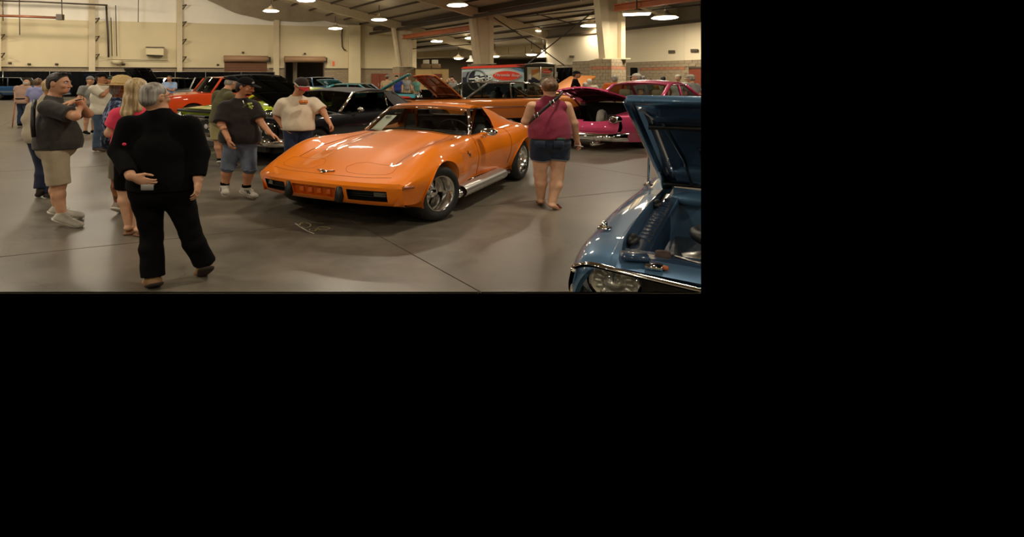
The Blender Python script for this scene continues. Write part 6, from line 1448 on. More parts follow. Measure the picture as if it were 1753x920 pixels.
class Person:
    """skeleton in hall metres; J may give any joint as a pixel with a depth offset"""
    def __init__(s, label, px, Y, top, f, J=None, b=1.0, group=None, name='person', belly=0.0, h=None, feet=None, wd=1.0):
        s.Y = Y; s.f = unit(np.array([f[0], f[1], 0])); s.l = np.array([-s.f[1], s.f[0], 0]); J = J or {}
        s.h = h or (EYE - (top - CY) * Y / (FPX * SQ)); H = s.h; X = (px - CX) * Y / FPX; s.o = np.array([X, Y, 0.0]); s.b = b; s.belly = belly
        q = lambda f_, l_, z: s.o + s.f * f_ * H + s.l * l_ * H + np.array([0, 0, z * H])
        D = dict(head=q(.012, 0, .932), neck=q(-.012, 0, .845), lsh=q(-.01, .108, .812), rsh=q(-.01, -.108, .812), lel=q(-.02, .150, .632), rel=q(-.02, -.150, .632), lwr=q(.04, .150, .485), rwr=q(.04, -.150, .485),
                 lhip=q(0, .052, .520), rhip=q(0, -.052, .520), lkn=q(.012, .058, .285), rkn=q(.012, -.058, .285), lan=q(-.012, .060, .048), ran=q(-.012, -.060, .048), ltoe=q(.09, .075, .018), rtoe=q(.09, -.075, .018))
        for k, v in J.items():
            if len(v) == 4: D[k] = q(*v[:3])
            else: D[k] = at(v[0], v[1], Y + (v[2] if len(v) > 2 else 0))
        D['lsh'] = D['lsh'] - np.array([0, 0, .026]); D['rsh'] = D['rsh'] - np.array([0, 0, .026]); s.D = D; s.t = thing(name, (X, Y, 0), label, 'person', group); s.vox = float(np.clip(Y * .00125, .0062, .034)); s.near = Y < 9.5
    def mesh(s, name, prims, m, k=1.0, parent=None, noise=None, smooth=1):
        V, Fc = surface(prims, s.vox * k, noise, smooth); return mk(name, V, Fc, m, parent or s.t)
    def torso(s, inf=0.0, k=.06):
        D, b, H = s.D, s.b, s.h; chest = (D['lsh'] + D['rsh']) / 2 * .62 + (D['lhip'] + D['rhip']) / 2 * .38; pel = (D['lhip'] + D['rhip']) / 2; shm = (D['lsh'] + D['rsh']) / 2
        sd = unit(D['lsh'] - D['rsh']); up = unit(shm - pel); fw = unit(np.cross(sd, up)); fw = fw if fw @ s.f > 0 else -fw; s.fw, s.up, s.sd = fw, up, sd
        waist = pel * .60 + shm * .40; w = np.linalg.norm(D['lsh'] - D['rsh']) / 2
        R = np.array([fw, sd, up])
        P = [ell(chest + fw * .005, (.118 * b + inf, w * .92 + .015 * b + inf, .19 + inf), R, 0), ell(waist + fw * (.01 + s.belly * .5), (.108 * b + inf + s.belly, .150 * b + inf, .20 + inf), R, k),
             ell(pel + up * .02 - fw * .012, (.118 * b + inf, .165 * b + inf, .135 + inf), R, k), cone(D['lsh'] + np.array([0, 0, -.015]) - sd * .03, D['rsh'] + np.array([0, 0, -.015]) + sd * .03, .046 + inf, .046 + inf, k * .7), cone(D['neck'] + np.array([0, 0, -.045]), D['lsh'] - sd * .04, .046 + inf * .8, .042 + inf * .8, k * .7), cone(D['neck'] + np.array([0, 0, -.045]), D['rsh'] + sd * .04, .046 + inf * .8, .042 + inf * .8, k * .7), cone(shm - up * .03, D['neck'] - up * .01, .085 + inf * .5, .056 + inf * .3, .05)]
        return P
    def arm(s, sd, inf=0.0, to=2.0, k=.03):
        D, b = s.D, .45 + .55 * s.b; a, e, w = D[sd + 'sh'], D[sd + 'el'], D[sd + 'wr']; o = []
        if to >= 1: o.append(cone(a, e, .054 * b + inf, .042 * b + inf, k))
        else: o.append(cone(a, a + (e - a) * to, .056 * b + inf, (.056 - .012 * to) * b + inf * 1.25, k, cut=True))
        if to > 1: o.append(cone(e, e + (w - e) * min(1, to - 1), .043 * b + inf, (.043 - .014 * (to - 1)) * b + inf, k if to >= 2 else k, cut=to < 2))
        return o
    def leg(s, sd, inf=0.0, to=2.0, k=.04, flare=0.0, tin=None, cut=False):
        D, b = s.D, .4 + .6 * s.b; a, e, w = D[sd + 'hip'], D[sd + 'kn'], D[sd + 'an']; o = []; ti = inf if tin is None else tin
        if to <= 1: return [cone(a, a + (e - a) * to, .088 * b + inf, (.088 - .030 * to) * b + inf + flare, k, cut=True)]
        o.append(cone(a, e, .088 * b + inf, .057 * (.5 + .5 * b) + inf, k)); bb = .5 + .5 * b; mid = e + (w - e) * .32 - s.f * .012
        if to >= 2: o += [cone(e, mid, .054 * bb + inf, .056 * bb + ti, k), cone(mid, w, .056 * bb + ti, .038 + ti + flare, k * .7, cut=cut)]
        else: o.append(cone(e, e + (w - e) * (to - 1), .056 * bb + inf, .054 * bb + ti + flare, k, cut=True))
        return o
    def body(s, skin, R=None, face=True, jaw=1.0, hands=None, arms=True, legs=True, bare_feet=False, hs=1.0):
        D = s.D; s.R = R if R is not None else head_frame(s.f); s.hs = hs * s.h / 1.76 * 1.03; P = s.torso(-.014)
        P.append(cone(D['neck'] - np.array([0, 0, .02]), D['head'] + np.array([-.022, 0, -.06]) @ s.R, .060, .052, .03)); P += head_prims(D['head'], s.R, s.hs, face, jaw)
        for sd in 'lr':
            P += s.arm(sd); P += s.leg(sd); d = D[sd + 'wr'] - D[sd + 'el']; th = 1 if sd == 'l' else -1
            kw = dict(d=d, nrm=-s.l * th, s=1.0 * s.h / 1.76, curl=.35, thumb=1)
            kw.update((hands or {}).get(sd, {}))
            # palm faces the thigh; thumb forward
            n_ = kw['nrm']; dd = unit(kw['d']); t_ = np.cross(dd, unit(n_ - dd * (n_ @ dd)))
            if 'thumb_dir' in kw: kw['thumb'] = 1 if t_ @ kw['thumb_dir'] > 0 else -1; kw.pop('thumb_dir')
            elif not (hands or {}).get(sd, {}).get('thumb'): kw['thumb'] = 1 if t_ @ s.f > 0 else -1
            P += hand_prims(D[sd + 'wr'] + dd * .02, **kw)
            if bare_feet: P += [cone(D[sd + 'an'] + np.array([0, 0, -.01]) - s.f * .02, D[sd + 'toe'], .036, .026, .02, flat=((0, 0, 1), .75))]
        o = s.mesh('body', P, skin, 1.0); s.bodyo = o; return o
    def eyes(s):
        for sg in (1, -1):
            c = s.D['head'] + np.array([.079, sg * .032, .005]) * s.hs @ s.R; e = MB().sphere(c, .0125 * s.hs, 10, 7).build('eye', M_eye, s.t); MB().sphere(c + s.R[0] * .0085 * s.hs, .0062 * s.hs, 8, 5).build('iris', M_iris, e)
            MB().tube([s.D['head'] + np.array([f, sg * l, u]) * s.hs @ s.R for f, l, u in ((.093, .014, .022), (.094, .032, .028), (.084, .052, .022))], [.004, .005, .003], 5).build('eyebrow', H_DARK, s.t)
    def shirt(s, m, sleeve=.55, hem=None, inf=.016, name='shirt', neck=.075, loose=.0, noise=.009, extra=None, k=1.25, sl_inf=None):
        D = s.D; P = s.torso(inf + loose * .3); hem = hem if hem is not None else .47 * s.h; pel = (D['lhip'] + D['rhip']) / 2
        P.append(ell(pel + np.array([0, 0, max(.0, hem + .06 - pel[2])]) + s.fw * s.belly * .4, (.125 * s.b + inf + loose + s.belly * .8, .165 * s.b + inf + loose, .22), np.array([s.fw, s.sd, s.up]), .06))
        for sd in 'lr':
            if sleeve > 0: P += s.arm(sd, (sl_inf if sl_inf is not None else inf + .006), sleeve)
            else: P.append(ell(D[sd + 'sh'] + s.sd * (.115 if sd == 'l' else -.115) + np.array([0, 0, -.03]), (.085, .06, .13), np.array([s.fw, s.sd, s.up]), .01, '-'))
        if extra: P += extra
        P.append(keep((0, 0, hem), (0, 0, -1))); P.append(ell(D['neck'] + np.array([0, 0, .045]) + s.fw * .022, (neck, neck, .062), None, .01, '-'))
        return s.mesh(name, P, m, k, noise=wr_noise(noise, int(s.Y * 100) % 997))
    def trousers(s, m, to=2.0, inf=.014, waist=None, name='trousers', flare=.012, noise=.009, k=1.25, tin=None):
        D = s.D; pel = (D['lhip'] + D['rhip']) / 2; sd = unit(D['lhip'] - D['rhip']); R = np.array([s.fw, s.sd, s.up]); waist = waist if waist is not None else .60 * s.h
        P = [ell(pel + s.up * .045 - s.fw * .012, (.120 * s.b + inf * .8, .160 * s.b + inf * .8, .15), R, 0)]
        if s.belly: P.append(ell(pel + s.up * .06 + s.fw * s.belly * .4, (.11 * s.b + inf + s.belly * .6, .15 * s.b + inf, .13), R, .05))
        for q in 'lr': P += s.leg(q, inf, to, .030 if to >= 1.5 else .008, flare, tin, cut=True)
        P.append(keep((0, 0, waist), (0, 0, 1))); return s.mesh(name, P, m, k, noise=wr_noise(noise, int(s.Y * 77) % 991))
    def shoes(s, m, sole=None, name='shoe', big=1.0, laces=None):
        for sd in 'lr':
            a, t_ = s.D[sd + 'an'], s.D[sd + 'toe']; d = unit((t_ - a) * (1, 1, 0)); up_ = np.array([0, 0, 1.]); gr = min(a[2] - .03, t_[2]) ; dn = unit(t_ - (a + np.array([0, 0, -.035])))
            heel = a - d * .035 + np.array([0, 0, -.030]); P = [cone(heel, t_ + np.array([0, 0, .012]), .043 * big, .036 * big, 0, flat=(np.cross(d, up_), 1.15)), cone(a + np.array([0, 0, .015]), heel + d * .06, .046 * big, .045 * big, .03)]
            ax = unit(np.cross(np.cross(dn, up_), dn)); P.append(keep(heel - ax * .030, -ax)) ; P.append(keep(a + np.array([0, 0, .035]), (0, 0, 1)))
            o = s.mesh(name, P, m, 1.0)
            if sole is not None:
                Q = [cone(heel - d * .004, t_ + d * .004 + np.array([0, 0, .012]), .049 * big, .042 * big, 0, flat=(np.cross(d, up_), 1.15)), keep(heel - ax * .034, -ax), keep(heel - ax * .010, ax)]; s.mesh('sole', Q, sole, 1.0, o)
            if laces is not None:
                for i in range(4):
                    c_ = a + d * (.035 + .022 * i) + np.array([0, 0, .022 - .012 * i]); sw = np.cross(d, up_) * .028; MB().tube([c_ - sw, c_ + np.array([0, 0, .012]), c_ + sw], .004, 5).build('lace', laces, o)
    def hair(s, m, style='short', name='hair'):
        c, R, q = s.D['head'], s.R, s.hs; p = lambda f, l, u: c + np.array([f, l, u]) * q @ R; cut = lambda f, l, u, n: keep(p(f, l, u), np.array(n) @ R)
        P = [ell(p(-.014, 0, .026), np.array([.102, .083, .098]) * q, R, 0)]
        if style == 'short': P += [ell(p(-.055, 0, -.03), np.array([.058, .070, .06]) * q, R, .03), cut(.052, 0, .055, (.80, 0, -.60)), ell(p(.07, 0, -.06), np.array([.095, .12, .085]) * q, R, .0, '-')]
        elif style == 'full': P += [ell(p(-.045, 0, -.02), np.array([.075, .085, .10]) * q, R, .03), cut(.060, 0, .05, (.85, 0, -.52)), ell(p(.075, 0, -.05), np.array([.08, .12, .08]) * q, R, .0, '-')]
        elif style == 'bun': P += [ell(p(-.045, 0, -.01), np.array([.07, .08, .08]) * q, R, .03), ell(p(-.095, .0, .018), np.array([.045, .055, .050]) * q, R, .012), cut(.055, 0, .05, (.8, 0, -.6)), ell(p(.07, 0, -.06), np.array([.09, .12, .085]) * q, R, .0, '-')]
        elif style == 'fringe': P += [ell(p(-.05, 0, -.03), np.array([.06, .076, .05]) * q, R, .03), cut(.02, 0, .0, (1, 0, 0)), cut(0, 0, .045, (-.1, 0, 1))]
        elif style == 'long': P += [cone(p(-.055, 0, .0), p(-.10, .0, -.26), .085 * q, .075 * q, .04, flat=(R[0], .62)), cone(p(-.03, .055, -.02), p(-.05, .085, -.24), .042 * q, .035 * q, .03), cone(p(-.03, -.055, -.02), p(-.05, -.085, -.22), .042 * q, .035 * q, .03), ell(p(.075, 0, -.04), np.array([.085, .10, .09]) * q, R, .0, '-')]
        nz = wr_noise(.010, 5) if s.near else None; return s.mesh(name, P, m, 1.0, noise=nz)
    def cap(s, m, bill=True, back=False, name='cap', bill_m=None):
        c, R, q = s.D['head'], s.R, s.hs; p = lambda f, l, u: c + np.array([f, l, u]) * q @ R; sg = -1 if back else 1
        P = [ell(p(-.012, 0, .030), np.array([.110, .091, .104]) * q, R, 0), keep(p(0, 0, .036), -R[2])]; o = s.mesh(name, P, m, 1.0)
        if bill: s.mesh('bill', [ell(p(sg * .115, 0, .040), np.array([.075, .072, .011]) * q, head_tilt(R, .10 * sg), 0), ell(p(-.012, 0, .03), np.array([.095, .08, .1]) * q, R, 0, '-')], bill_m or m, 1.0, o)
        return o
    def glasses(s, m, up=0.0, fwd=0.0, lens=None):
        c, R, q = s.D['head'], s.R, s.hs; p = lambda f, l, u: c + np.array([f + fwd, l, u + up]) * q @ R; b = MB()
        for sg in (1, -1):
            b.tube([p(.101, sg * .033 + .024 * math.cos(t), .004 + .017 * math.sin(t)) for t in np.linspace(0, 2 * PI, 15)[:-1]], .0028 * q, 5, closed=True); b.tube([p(.098, sg * .058, .008), p(.04, sg * .080, .010), p(-.02, sg * .086, .004)], .003 * q, 5)
        b.tube([p(.104, .010, .008), p(.104, -.010, .008)], .0028 * q, 5); o = b.build('glasses', m, s.t)
        if lens is not None:
            for sg in (1, -1): MB().sphere(p(.100, sg * .033, .004), np.array([.022, .022, .016]) * q, 12, 6).build('lens', lens, o)
    def beard(s, m, full=True):
        c, R, q = s.D['head'], s.R, s.hs; p = lambda f, l, u: c + np.array([f, l, u]) * q @ R
        P = [ell(p(.055, 0, -.090), np.array([.040, .042, .032]) * q, R, 0)]
        if full: P.append(ell(p(.018, 0, -.066), np.array([.070, .067, .048]) * q, R, .02))
        P += [ell(p(.085, 0, -.066), np.array([.02, .026, .011]) * q, R, .004, '-'), ell(p(.07, 0, -.02), np.array([.1, .1, .036]) * q, R, 0, '-')]; s.mesh('beard', P, m, 1.0)
        MB().tube([p(.094, .028, -.058), p(.103, 0, -.050), p(.094, -.028, -.058)], [.003, .006, .003], 5).build('moustache', m, s.t)
def head_tilt(R, a): return np.array([R[0] * math.cos(a) - R[2] * math.sin(a), R[1], R[2] * math.cos(a) + R[0] * math.sin(a)])
# ---------------------------------------------------------------- the people close by
def man_in_black():
    p = Person('man in black sweater and black trousers walking away with a phone held behind him', 272, 3.75, 140, (.22, 1), dict(head=(266, 165), neck=(272, 187, .01), lsh=(221, 208), rsh=(324, 209), lel=(203, 258, -.06), rel=(342, 262, 0), lwr=(224, 302, -.27), rwr=(339, 307, -.08),
        lhip=(252, 335, 0), rhip=(304, 334, 0), lkn=(260, 405, 0.03), rkn=(326, 398, .02), lan=(262, 474, -.06), ran=(350, 449, .10), ltoe=(247, 489, .12), rtoe=(341, 473, .22)), b=1.22, belly=.03)
    R = head_frame((.55, .84), .0); p.body(SK_FAIR, R, hands=dict(l=dict(d=np.array([.85, -.02, -.42]), nrm=np.array([.1, .9, .1]), curl=.55, thumb_dir=np.array([0, 0, 1.0])), r=dict(curl=.45)))
    p.shirt(C_BLACK, 1.90, at(0, 322, 3.75)[2], .020, 'sweater', neck=.082, noise=.012, sl_inf=.018); p.trousers(C_BLACK, 2.0, .012, at(0, 315, 3.75)[2], flare=.022, noise=.014, tin=.018)
    p.shoes(mat('tan_moccasin', srgb(142, 106, 66), .6, var=.1), C_DSOLE); p.hair(H_GREY, 'short'); p.glasses(mat('amber_frame', srgb(150, 96, 40), .4)); 
    tag(MB().box(at(252, 321, 3.455), (.075, .012, .045), bev=.004).build('phone', mat('phone_grey', srgb(150, 146, 140), .3)), 'grey phone in hand behind the man in black', 'phone')
    MB().lathe([(0, .013), (.004, .012), (.005, .001)], p.D['lel'] + np.array([.035, -.065, -.0]) + np.array([.03, -.01, .06]), (.2, -1, .1), 14).build('sleeve_badge', mat('badge_pink', srgb(224, 44, 78), .5), p.t)
    MB().tube([p.D['rwr'] + np.array([.0, -.04, .05]), p.D['rwr'] + np.array([.045, .0, .045]), p.D['rwr'] + np.array([.0, .04, .05])], .006, 6).build('cuff_button', C_BLACK, p.t)
man_in_black()

def grinning_man():
    p = Person('grinning man with folded arms in a charcoal shirt and khaki shorts at left', 98, 5.3, 123, (1, .12), dict(head=(101.5, 142.5), neck=(92, 166, 0), rsh=(82, 181, -.19), lsh=(97, 180, .19), rel=(128, 199, -.23), rwr=(136, 184, .02), lel=(151, 195, .16), lwr=(133, 172, -.06),
        rhip=(94, 262, -.10), lhip=(97, 261, .10), rkn=(101, 316, -.11), lkn=(98, 312, .12), ran=(106, 369, -.12), lan=(98, 357, .14), rtoe=(136, 387, -.13), ltoe=(138, 371, .18)), b=1.10, belly=.045)
    R = head_frame((1, -.10), .03); p.body(SK_FAIR, R, hands=dict(r=dict(d=np.array([.15, .6, .5]), nrm=np.array([-.8, .2, .3]), curl=1.0, thumb_dir=np.array([0, 0, 1.])), l=dict(d=np.array([-.75, -.35, -.25]), nrm=np.array([.0, .2, -1.0]), curl=.45, spread=.3, thumb_dir=np.array([.3, -1., 0])))); p.eyes()
    p.shirt(cloth('charcoal_shirt', srgb(56, 54, 50), .25, 20), .80, at(0, 254, 5.3)[2], .020, neck=.078, noise=.012, sl_inf=.030, loose=.02)
    p.trousers(cloth('khaki_shorts', srgb(166, 152, 126)), 1.0, .022, at(0, 249, 5.3)[2], 'shorts', flare=.020); p.shoes(C_SHOE, C_SOLE, laces=C_SOLE); p.hair(H_DARK, 'short')
    q = lambda f, l, u: p.D['head'] + np.array([f, l, u]) * p.hs @ R; b = MB()
    for sg in (1, -1): b.sphere(q(.06, sg * .034, .112), np.array([.022, .03, .014]), 10, 6); b.tube([q(.07, sg * .062, .10), q(.02, sg * .092, .055), q(-.04, sg * .088, .02)], .004, 5)
    b.tube([q(.075, .02, .108), q(.075, -.02, .108)], .004, 5); b.build('sunglasses', M_trim, p.t)
    MB().tube([q(.088, .024, -.055), q(.097, 0, -.064), q(.088, -.024, -.055)], [.003, .005, .003], 5).build('teeth', mat('teeth', srgb(214, 200, 180), .3), p.t)
    MB().tube([at(60, 172, 5.2), at(57, 185, 5.12), at(56, 215, 5.1), at(58, 235, 5.1)], .020, 6).build('shoulder_strap', M_trim, p.t)
    MB().tube([p.D['lwr'] + np.array([.035 * math.cos(t) * .9, .035 * math.sin(t), .012 * math.cos(t)]) for t in np.linspace(0, 2 * PI, 13)[:-1]], .006, 5, closed=True).build('bracelet', M_trim, p.t)
grinning_man()

def capped_man():
    p = Person('man in black cap, black printed shirt and baggy denim shorts beside the black bumper', 408, 6.5, 128, (.55, -.84), dict(head=(421, 148), neck=(412, 167, .03), rsh=(387, 181, -.02), lsh=(432, 180, .02), rel=(379, 213, -.14), rwr=(391, 238, -.30), lel=(444, 206, -.05), lwr=(462, 228, -.22),
        rhip=(399, 250, -.02), lhip=(423, 250, .02), rkn=(390, 287, -.06), lkn=(427, 289, -.10), ran=(385, 320, -.02), lan=(422, 324, -.08), rtoe=(386, 332, -.16), ltoe=(436, 337, -.16)), b=1.02, belly=.01)
    R = head_frame((.93, -.37), .30); p.body(SK_TAN, R, hands=dict(r=dict(d=np.array([.25, -.2, -1]), curl=.75), l=dict(d=np.array([.8, -.3, -.55]), nrm=np.array([-.3, -.2, -.9]), curl=.4, thumb_dir=np.array([.2, -1., 0])))); p.eyes()
    p.shirt(cloth('washed_black_shirt', srgb(36, 31, 29), .2, 12), .92, at(0, 243, 6.5)[2], .028, neck=.088, noise=.014, sl_inf=.045, loose=.045)
    p.trousers(cloth('faded_denim', srgb(92, 100, 114), .3, 7), 1.04, .026, at(0, 238, 6.5)[2], 'denim_shorts', flare=.034, tin=.03, noise=.014)
    p.shoes(C_SHOE, C_SOLE, 'high_top_shoe', 1.08, laces=C_SOLE); p.hair(H_DARK, 'full'); o = p.cap(C_CAP); p.beard(H_DARK, False)
    for sd in 'lr':
        a, t_ = p.D[sd + 'an'], p.D[sd + 'toe']; d = unit((t_ - a) * (1, 1, 0)); w_ = np.cross(d, (0, 0, 1.)); MB().lathe([(0, .052), (.035, .050)], a + np.array([0, 0, .028]), (0, 0, 1), 14).build('sock', C_BLACK, p.t)
        for k in range(3):
            c_ = a + d * (.035 + .028 * k) + np.array([0, 0, -.018]); MB().box(c_ + w_ * .047, (.010, .008, .05), np.array([unit(d + (0, 0, .5)), w_, unit(np.cross(unit(d + (0, 0, .5)), w_))])).build('shoe_stripe', M_trim, p.t)
    # print on the chest and cap badge
    Mk, Mw = mat('lime_print', srgb(172, 186, 96), .8), mat('olive_print', srgb(96, 92, 60), .8)
    fr = lambda px, py: at(px, py, 6.5 - .30)
    for i, (px, py, a) in enumerate(((427, 180, .3), (429.5, 177.5, 1.2), (432, 182, -.6), (428.5, 183.5, .9), (430.5, 185.5, .2), (425.5, 178, -.4))): MB().sphere(fr(px, py), (.012 + .004 * (i % 2), .02, .015), 8, 5).build('shirt_print', Mk, p.t)
    for px, py in ((418, 178), (419.5, 181), (417.5, 183)): MB().sphere(fr(px, py), (.012, .02, .010), 8, 5).build('shirt_print', Mw, p.t)
    MB().tube([fr(416, 172), fr(417, 176), fr(418, 180)], .006, 5).build('pendant_cord', M_alu, p.t)
    c_ = p.D['head'] + np.array([.094, -.035, .078]) * p.hs @ R; MB().box(c_, (.018, .022, .03), R, bev=.003).build('cap_badge', mat('badge_grey', srgb(150, 150, 146), .6), o)
    for i in range(5): MB().lathe([(0, .043), (.012, .042)], p.D['rel'] + (p.D['rwr'] - p.D['rel']) * (.05 + .12 * i), p.D['rwr'] - p.D['rel'], 12).build('forearm_tattoo', mat('tattoo_ink', srgb(112, 80, 66), .6), p.t) if i in (1, 3) else None
capped_man()

def pointing_man():
    p = Person('man in cream printed tee and dark cap bowing his head, reaching over the orange bonnet', 510, 7.2, 131, (.30, -.95), dict(head=(516, 147, -.05), neck=(508, 164, .03), rsh=(485, 174, 0), lsh=(536, 173, 0), rel=(474, 200, .04), rwr=(484, 217, -.06), lel=(553, 191, -.06), lwr=(563, 209, -.22)), b=1.0)
    R = head_frame((.42, -.9), .62); p.body(SK_TAN, R, hands=dict(r=dict(d=np.array([.5, -.3, -.7]), curl=.3), l=dict(d=np.array([.45, -.3, -.75]), nrm=np.array([-.8, .1, -.4]), curl=.8, thumb_dir=np.array([.2, -1, .2])))); p.eyes()
    p.shirt(cloth('cream_tee', srgb(222, 208, 182), .06), .85, at(0, 223, 7.2)[2], .020, neck=.080, noise=.014, sl_inf=.034, loose=.025); p.trousers(C_JEAN, 2.0, .016, at(0, 218, 7.2)[2]); p.shoes(C_SHOE, C_SOLE)
    o = p.cap(cloth('dark_brown_cap', srgb(46, 34, 30)), bill_m=cloth('red_bill', srgb(168, 40, 42))); q = lambda f, l, u: p.D['head'] + np.array([f, l, u]) * p.hs @ R
    MB().tube([q(.085, .075, .050), q(.115, .0, .062), q(.085, -.075, .050), q(-.02, -.095, .046)], .007, 5).build('cap_piping', C_SOLE, o); p.hair(H_BROWN, 'short'); p.glasses(M_trim)
    Mo, c0 = mat('orange_print', srgb(214, 118, 44), .8), at(519.5, 174.5, 7.2 - .215)
    MB().box(c0, (.105, .03, .055), np.array([unit([.95, .3, 0]), unit([-.3, .95, 0]), [0, 0, 1]]), bev=.008).build('chest_print', Mo, p.t)
    for k in range(3): MB().box(c0 + np.array([-.03 + .03 * k, -.018, .004]), (.02, .008, .016 + .006 * (k % 2)), bev=.002).build('print_letter', mat('print_cream2', srgb(222, 188, 130), .8), p.t)
    MB().box(c0 + np.array([0, -.012, -.036]), (.08, .014, .010)).build('print_line', M_ink, p.t)
pointing_man()

def woman_in_burgundy():
    p = Person('woman in a burgundy sleeveless top and denim shorts standing with her back turned', 941, 5.95, 135, (-.10, 1), dict(head=(941, 148.5), neck=(941, 165, 0), lsh=(912, 178, 0), rsh=(969, 178, 0), lel=(901, 208, .05), lwr=(918, 206, .26), rel=(981, 211, .0), rwr=(987, 238, .06),
        lhip=(926, 250, 0), rhip=(957, 250, 0), lkn=(925, 300, .05), rkn=(954, 302, -.03), lan=(926, 343, .08), ran=(944, 350, -.10), ltoe=(925, 350, .26), rtoe=(958, 360, -.02)), b=1.20)
    R = head_frame((.25, .97), .02); p.body(SK_LIGHT, R, hands=dict(r=dict(d=np.array([.3, .1, -.8]), curl=.5)), bare_feet=True)
    p.shirt(cloth('burgundy_top', srgb(134, 50, 70), .12, 6), 0, at(0, 237, 5.95)[2], .016, 'tank_top', neck=.075, noise=.014); p.trousers(cloth('dark_denim', srgb(34, 42, 58), .35, 9), .44, .016, at(0, 238, 5.95)[2], 'denim_shorts', flare=.012)
    for sd in 'lr':
        c_ = p.D[sd + 'hip'] + (p.D[sd + 'kn'] - p.D[sd + 'hip']) * .44; MB().lathe([(-.008, .100), (.004, .104), (.012, .098)], c_, p.D[sd + 'kn'] - p.D[sd + 'hip'], 20).build('frayed_hem', mat('frayed_denim', srgb(112, 120, 128), .9), p.t)
        a, t_ = p.D[sd + 'an'], p.D[sd + 'toe']; d = unit((t_ - a) * (1, 1, 0)); w_ = np.cross(d, (0, 0, 1.)); h_ = a - d * .045; h_ = np.array([h_[0], h_[1], min(a[2], t_[2]) - .034]); e_ = t_ + d * .03; e_ = np.array([e_[0], e_[1], h_[2]]); m_ = (h_ + e_) / 2
        so = MB().box(m_, (np.linalg.norm(e_ - h_) + .03, .095, .020), np.array([d, w_, [0, 0, 1.]]), bev=.009).build('sandal', C_DSOLE, p.t)
        for k in (.035, .075, .105): c_ = a + d * k + np.array([0, 0, -.015 - k * .25]); MB().tube([c_ - w_ * .042 + (0, 0, -.018), c_ + (0, 0, .026), c_ + w_ * .042 + (0, 0, -.018)], .009, 6).build('sandal_strap', mat('red_brown_leather', srgb(112, 42, 28), .5), so)
    p.hair(H_AUBURN, 'bun'); q = lambda f, l, u: p.D['head'] + np.array([f, l, u]) * p.hs @ R; b = MB()
    b.tube([q(.05, .09, .07), q(.03, .096, .085), q(.02, .06, .118), q(.02, 0, .13), q(.02, -.06, .118), q(.03, -.096, .085), q(.05, -.09, .07)], .005, 5); b.build('sunglasses', mat('tortoise_frame', srgb(96, 66, 40), .4), p.t)
    # cross-body strap with buckles
    st_ = [at(962, 161, 5.96), at(956, 168, 5.82), at(944, 177, 5.755), at(930, 188, 5.75), at(917, 199, 5.79), at(907, 207, 5.88)]; W_ = [(s_ + np.array([.012, 0, .030]), s_ - np.array([.012, 0, .030])) for s_ in st_]
    o = MB().grid(W_).build('shoulder_strap', M_trim, p.t); md = o.modifiers.new('t', 'SOLIDIFY'); md.thickness = .012
    for i in (2, 4): c_ = st_[i] + np.array([0, -.016, 0]); MB().tube([c_ + np.array(v) for v in ((-.022, 0, .028), (.010, 0, .048), (.03, 0, -.022), (-.002, 0, -.044))], .005, 5, closed=True).build('strap_buckle', M_alu, p.t)
    b = MB().tube([at(943, 163, 5.83) , at(951, 164, 5.85), at(936, 163.5, 5.85)], .006, 5); MB().box(at(960.5, 238.5, 5.775), (.085, .014, .03), bev=.004).build('pocket_wallet', mat('teal_wallet', srgb(40, 72, 60), .6), p.t)
    for px in (924, 957): MB().box(at(px, 247, 5.765), (.10, .010, .085), bev=.004).build('back_pocket', cloth('dark_denim_pocket', srgb(40, 48, 66)), p.t)
    tag(MB().box(at(991.5, 250, 6.0), (.05, .075, .012), np.array([[.9, .3, -.3], [-.3, .95, 0], [.3, .1, .95]]), bev=.004).build('phone', mat('phone_white', srgb(206, 204, 200), .3)), 'white phone in the right hand of the woman in burgundy', 'phone')
woman_in_burgundy()

def blond_woman():
    p = Person('woman with long blond hair in a bright pink tee beside the man in black', 226, 4.95, 133, (.35, .93), dict(head=(236, 152), neck=(226, 175, 0), lsh=(203, 193, -.03), rsh=(252, 194, .08), lel=(189, 228, .0), lwr=(212, 226, .24), lan=(222, 388, .03), ltoe=(225, 394, .12), lhip=(218, 266, 0), rhip=(246, 266, .05)), b=1.12)
    p.body(SK_LIGHT, head_frame((.5, .86), .05), hands=dict(l=dict(curl=.4)), bare_feet=True); p.shirt(cloth('pink_tee', srgb(238, 72, 100), .06), .62, at(0, 262, 4.95)[2], .016, neck=.082, noise=.012); p.trousers(C_BLACK, 1.0, .014, None, 'shorts'); p.hair(H_BLOND, 'long')
    for sd in 'lr':
        a, t_ = p.D[sd + 'an'], p.D[sd + 'toe']; d = unit((t_ - a) * (1, 1, 0)); w_ = np.cross(d, (0, 0, 1.)); m_ = (a + t_) / 2; m_ = np.array([m_[0], m_[1], .012]); MB().box(m_, (.26, .09, .022), np.array([d, w_, [0, 0, 1.]]), bev=.009).build('sandal', mat('tan_sandal', srgb(120, 84, 52), .6), p.t)
blond_woman()

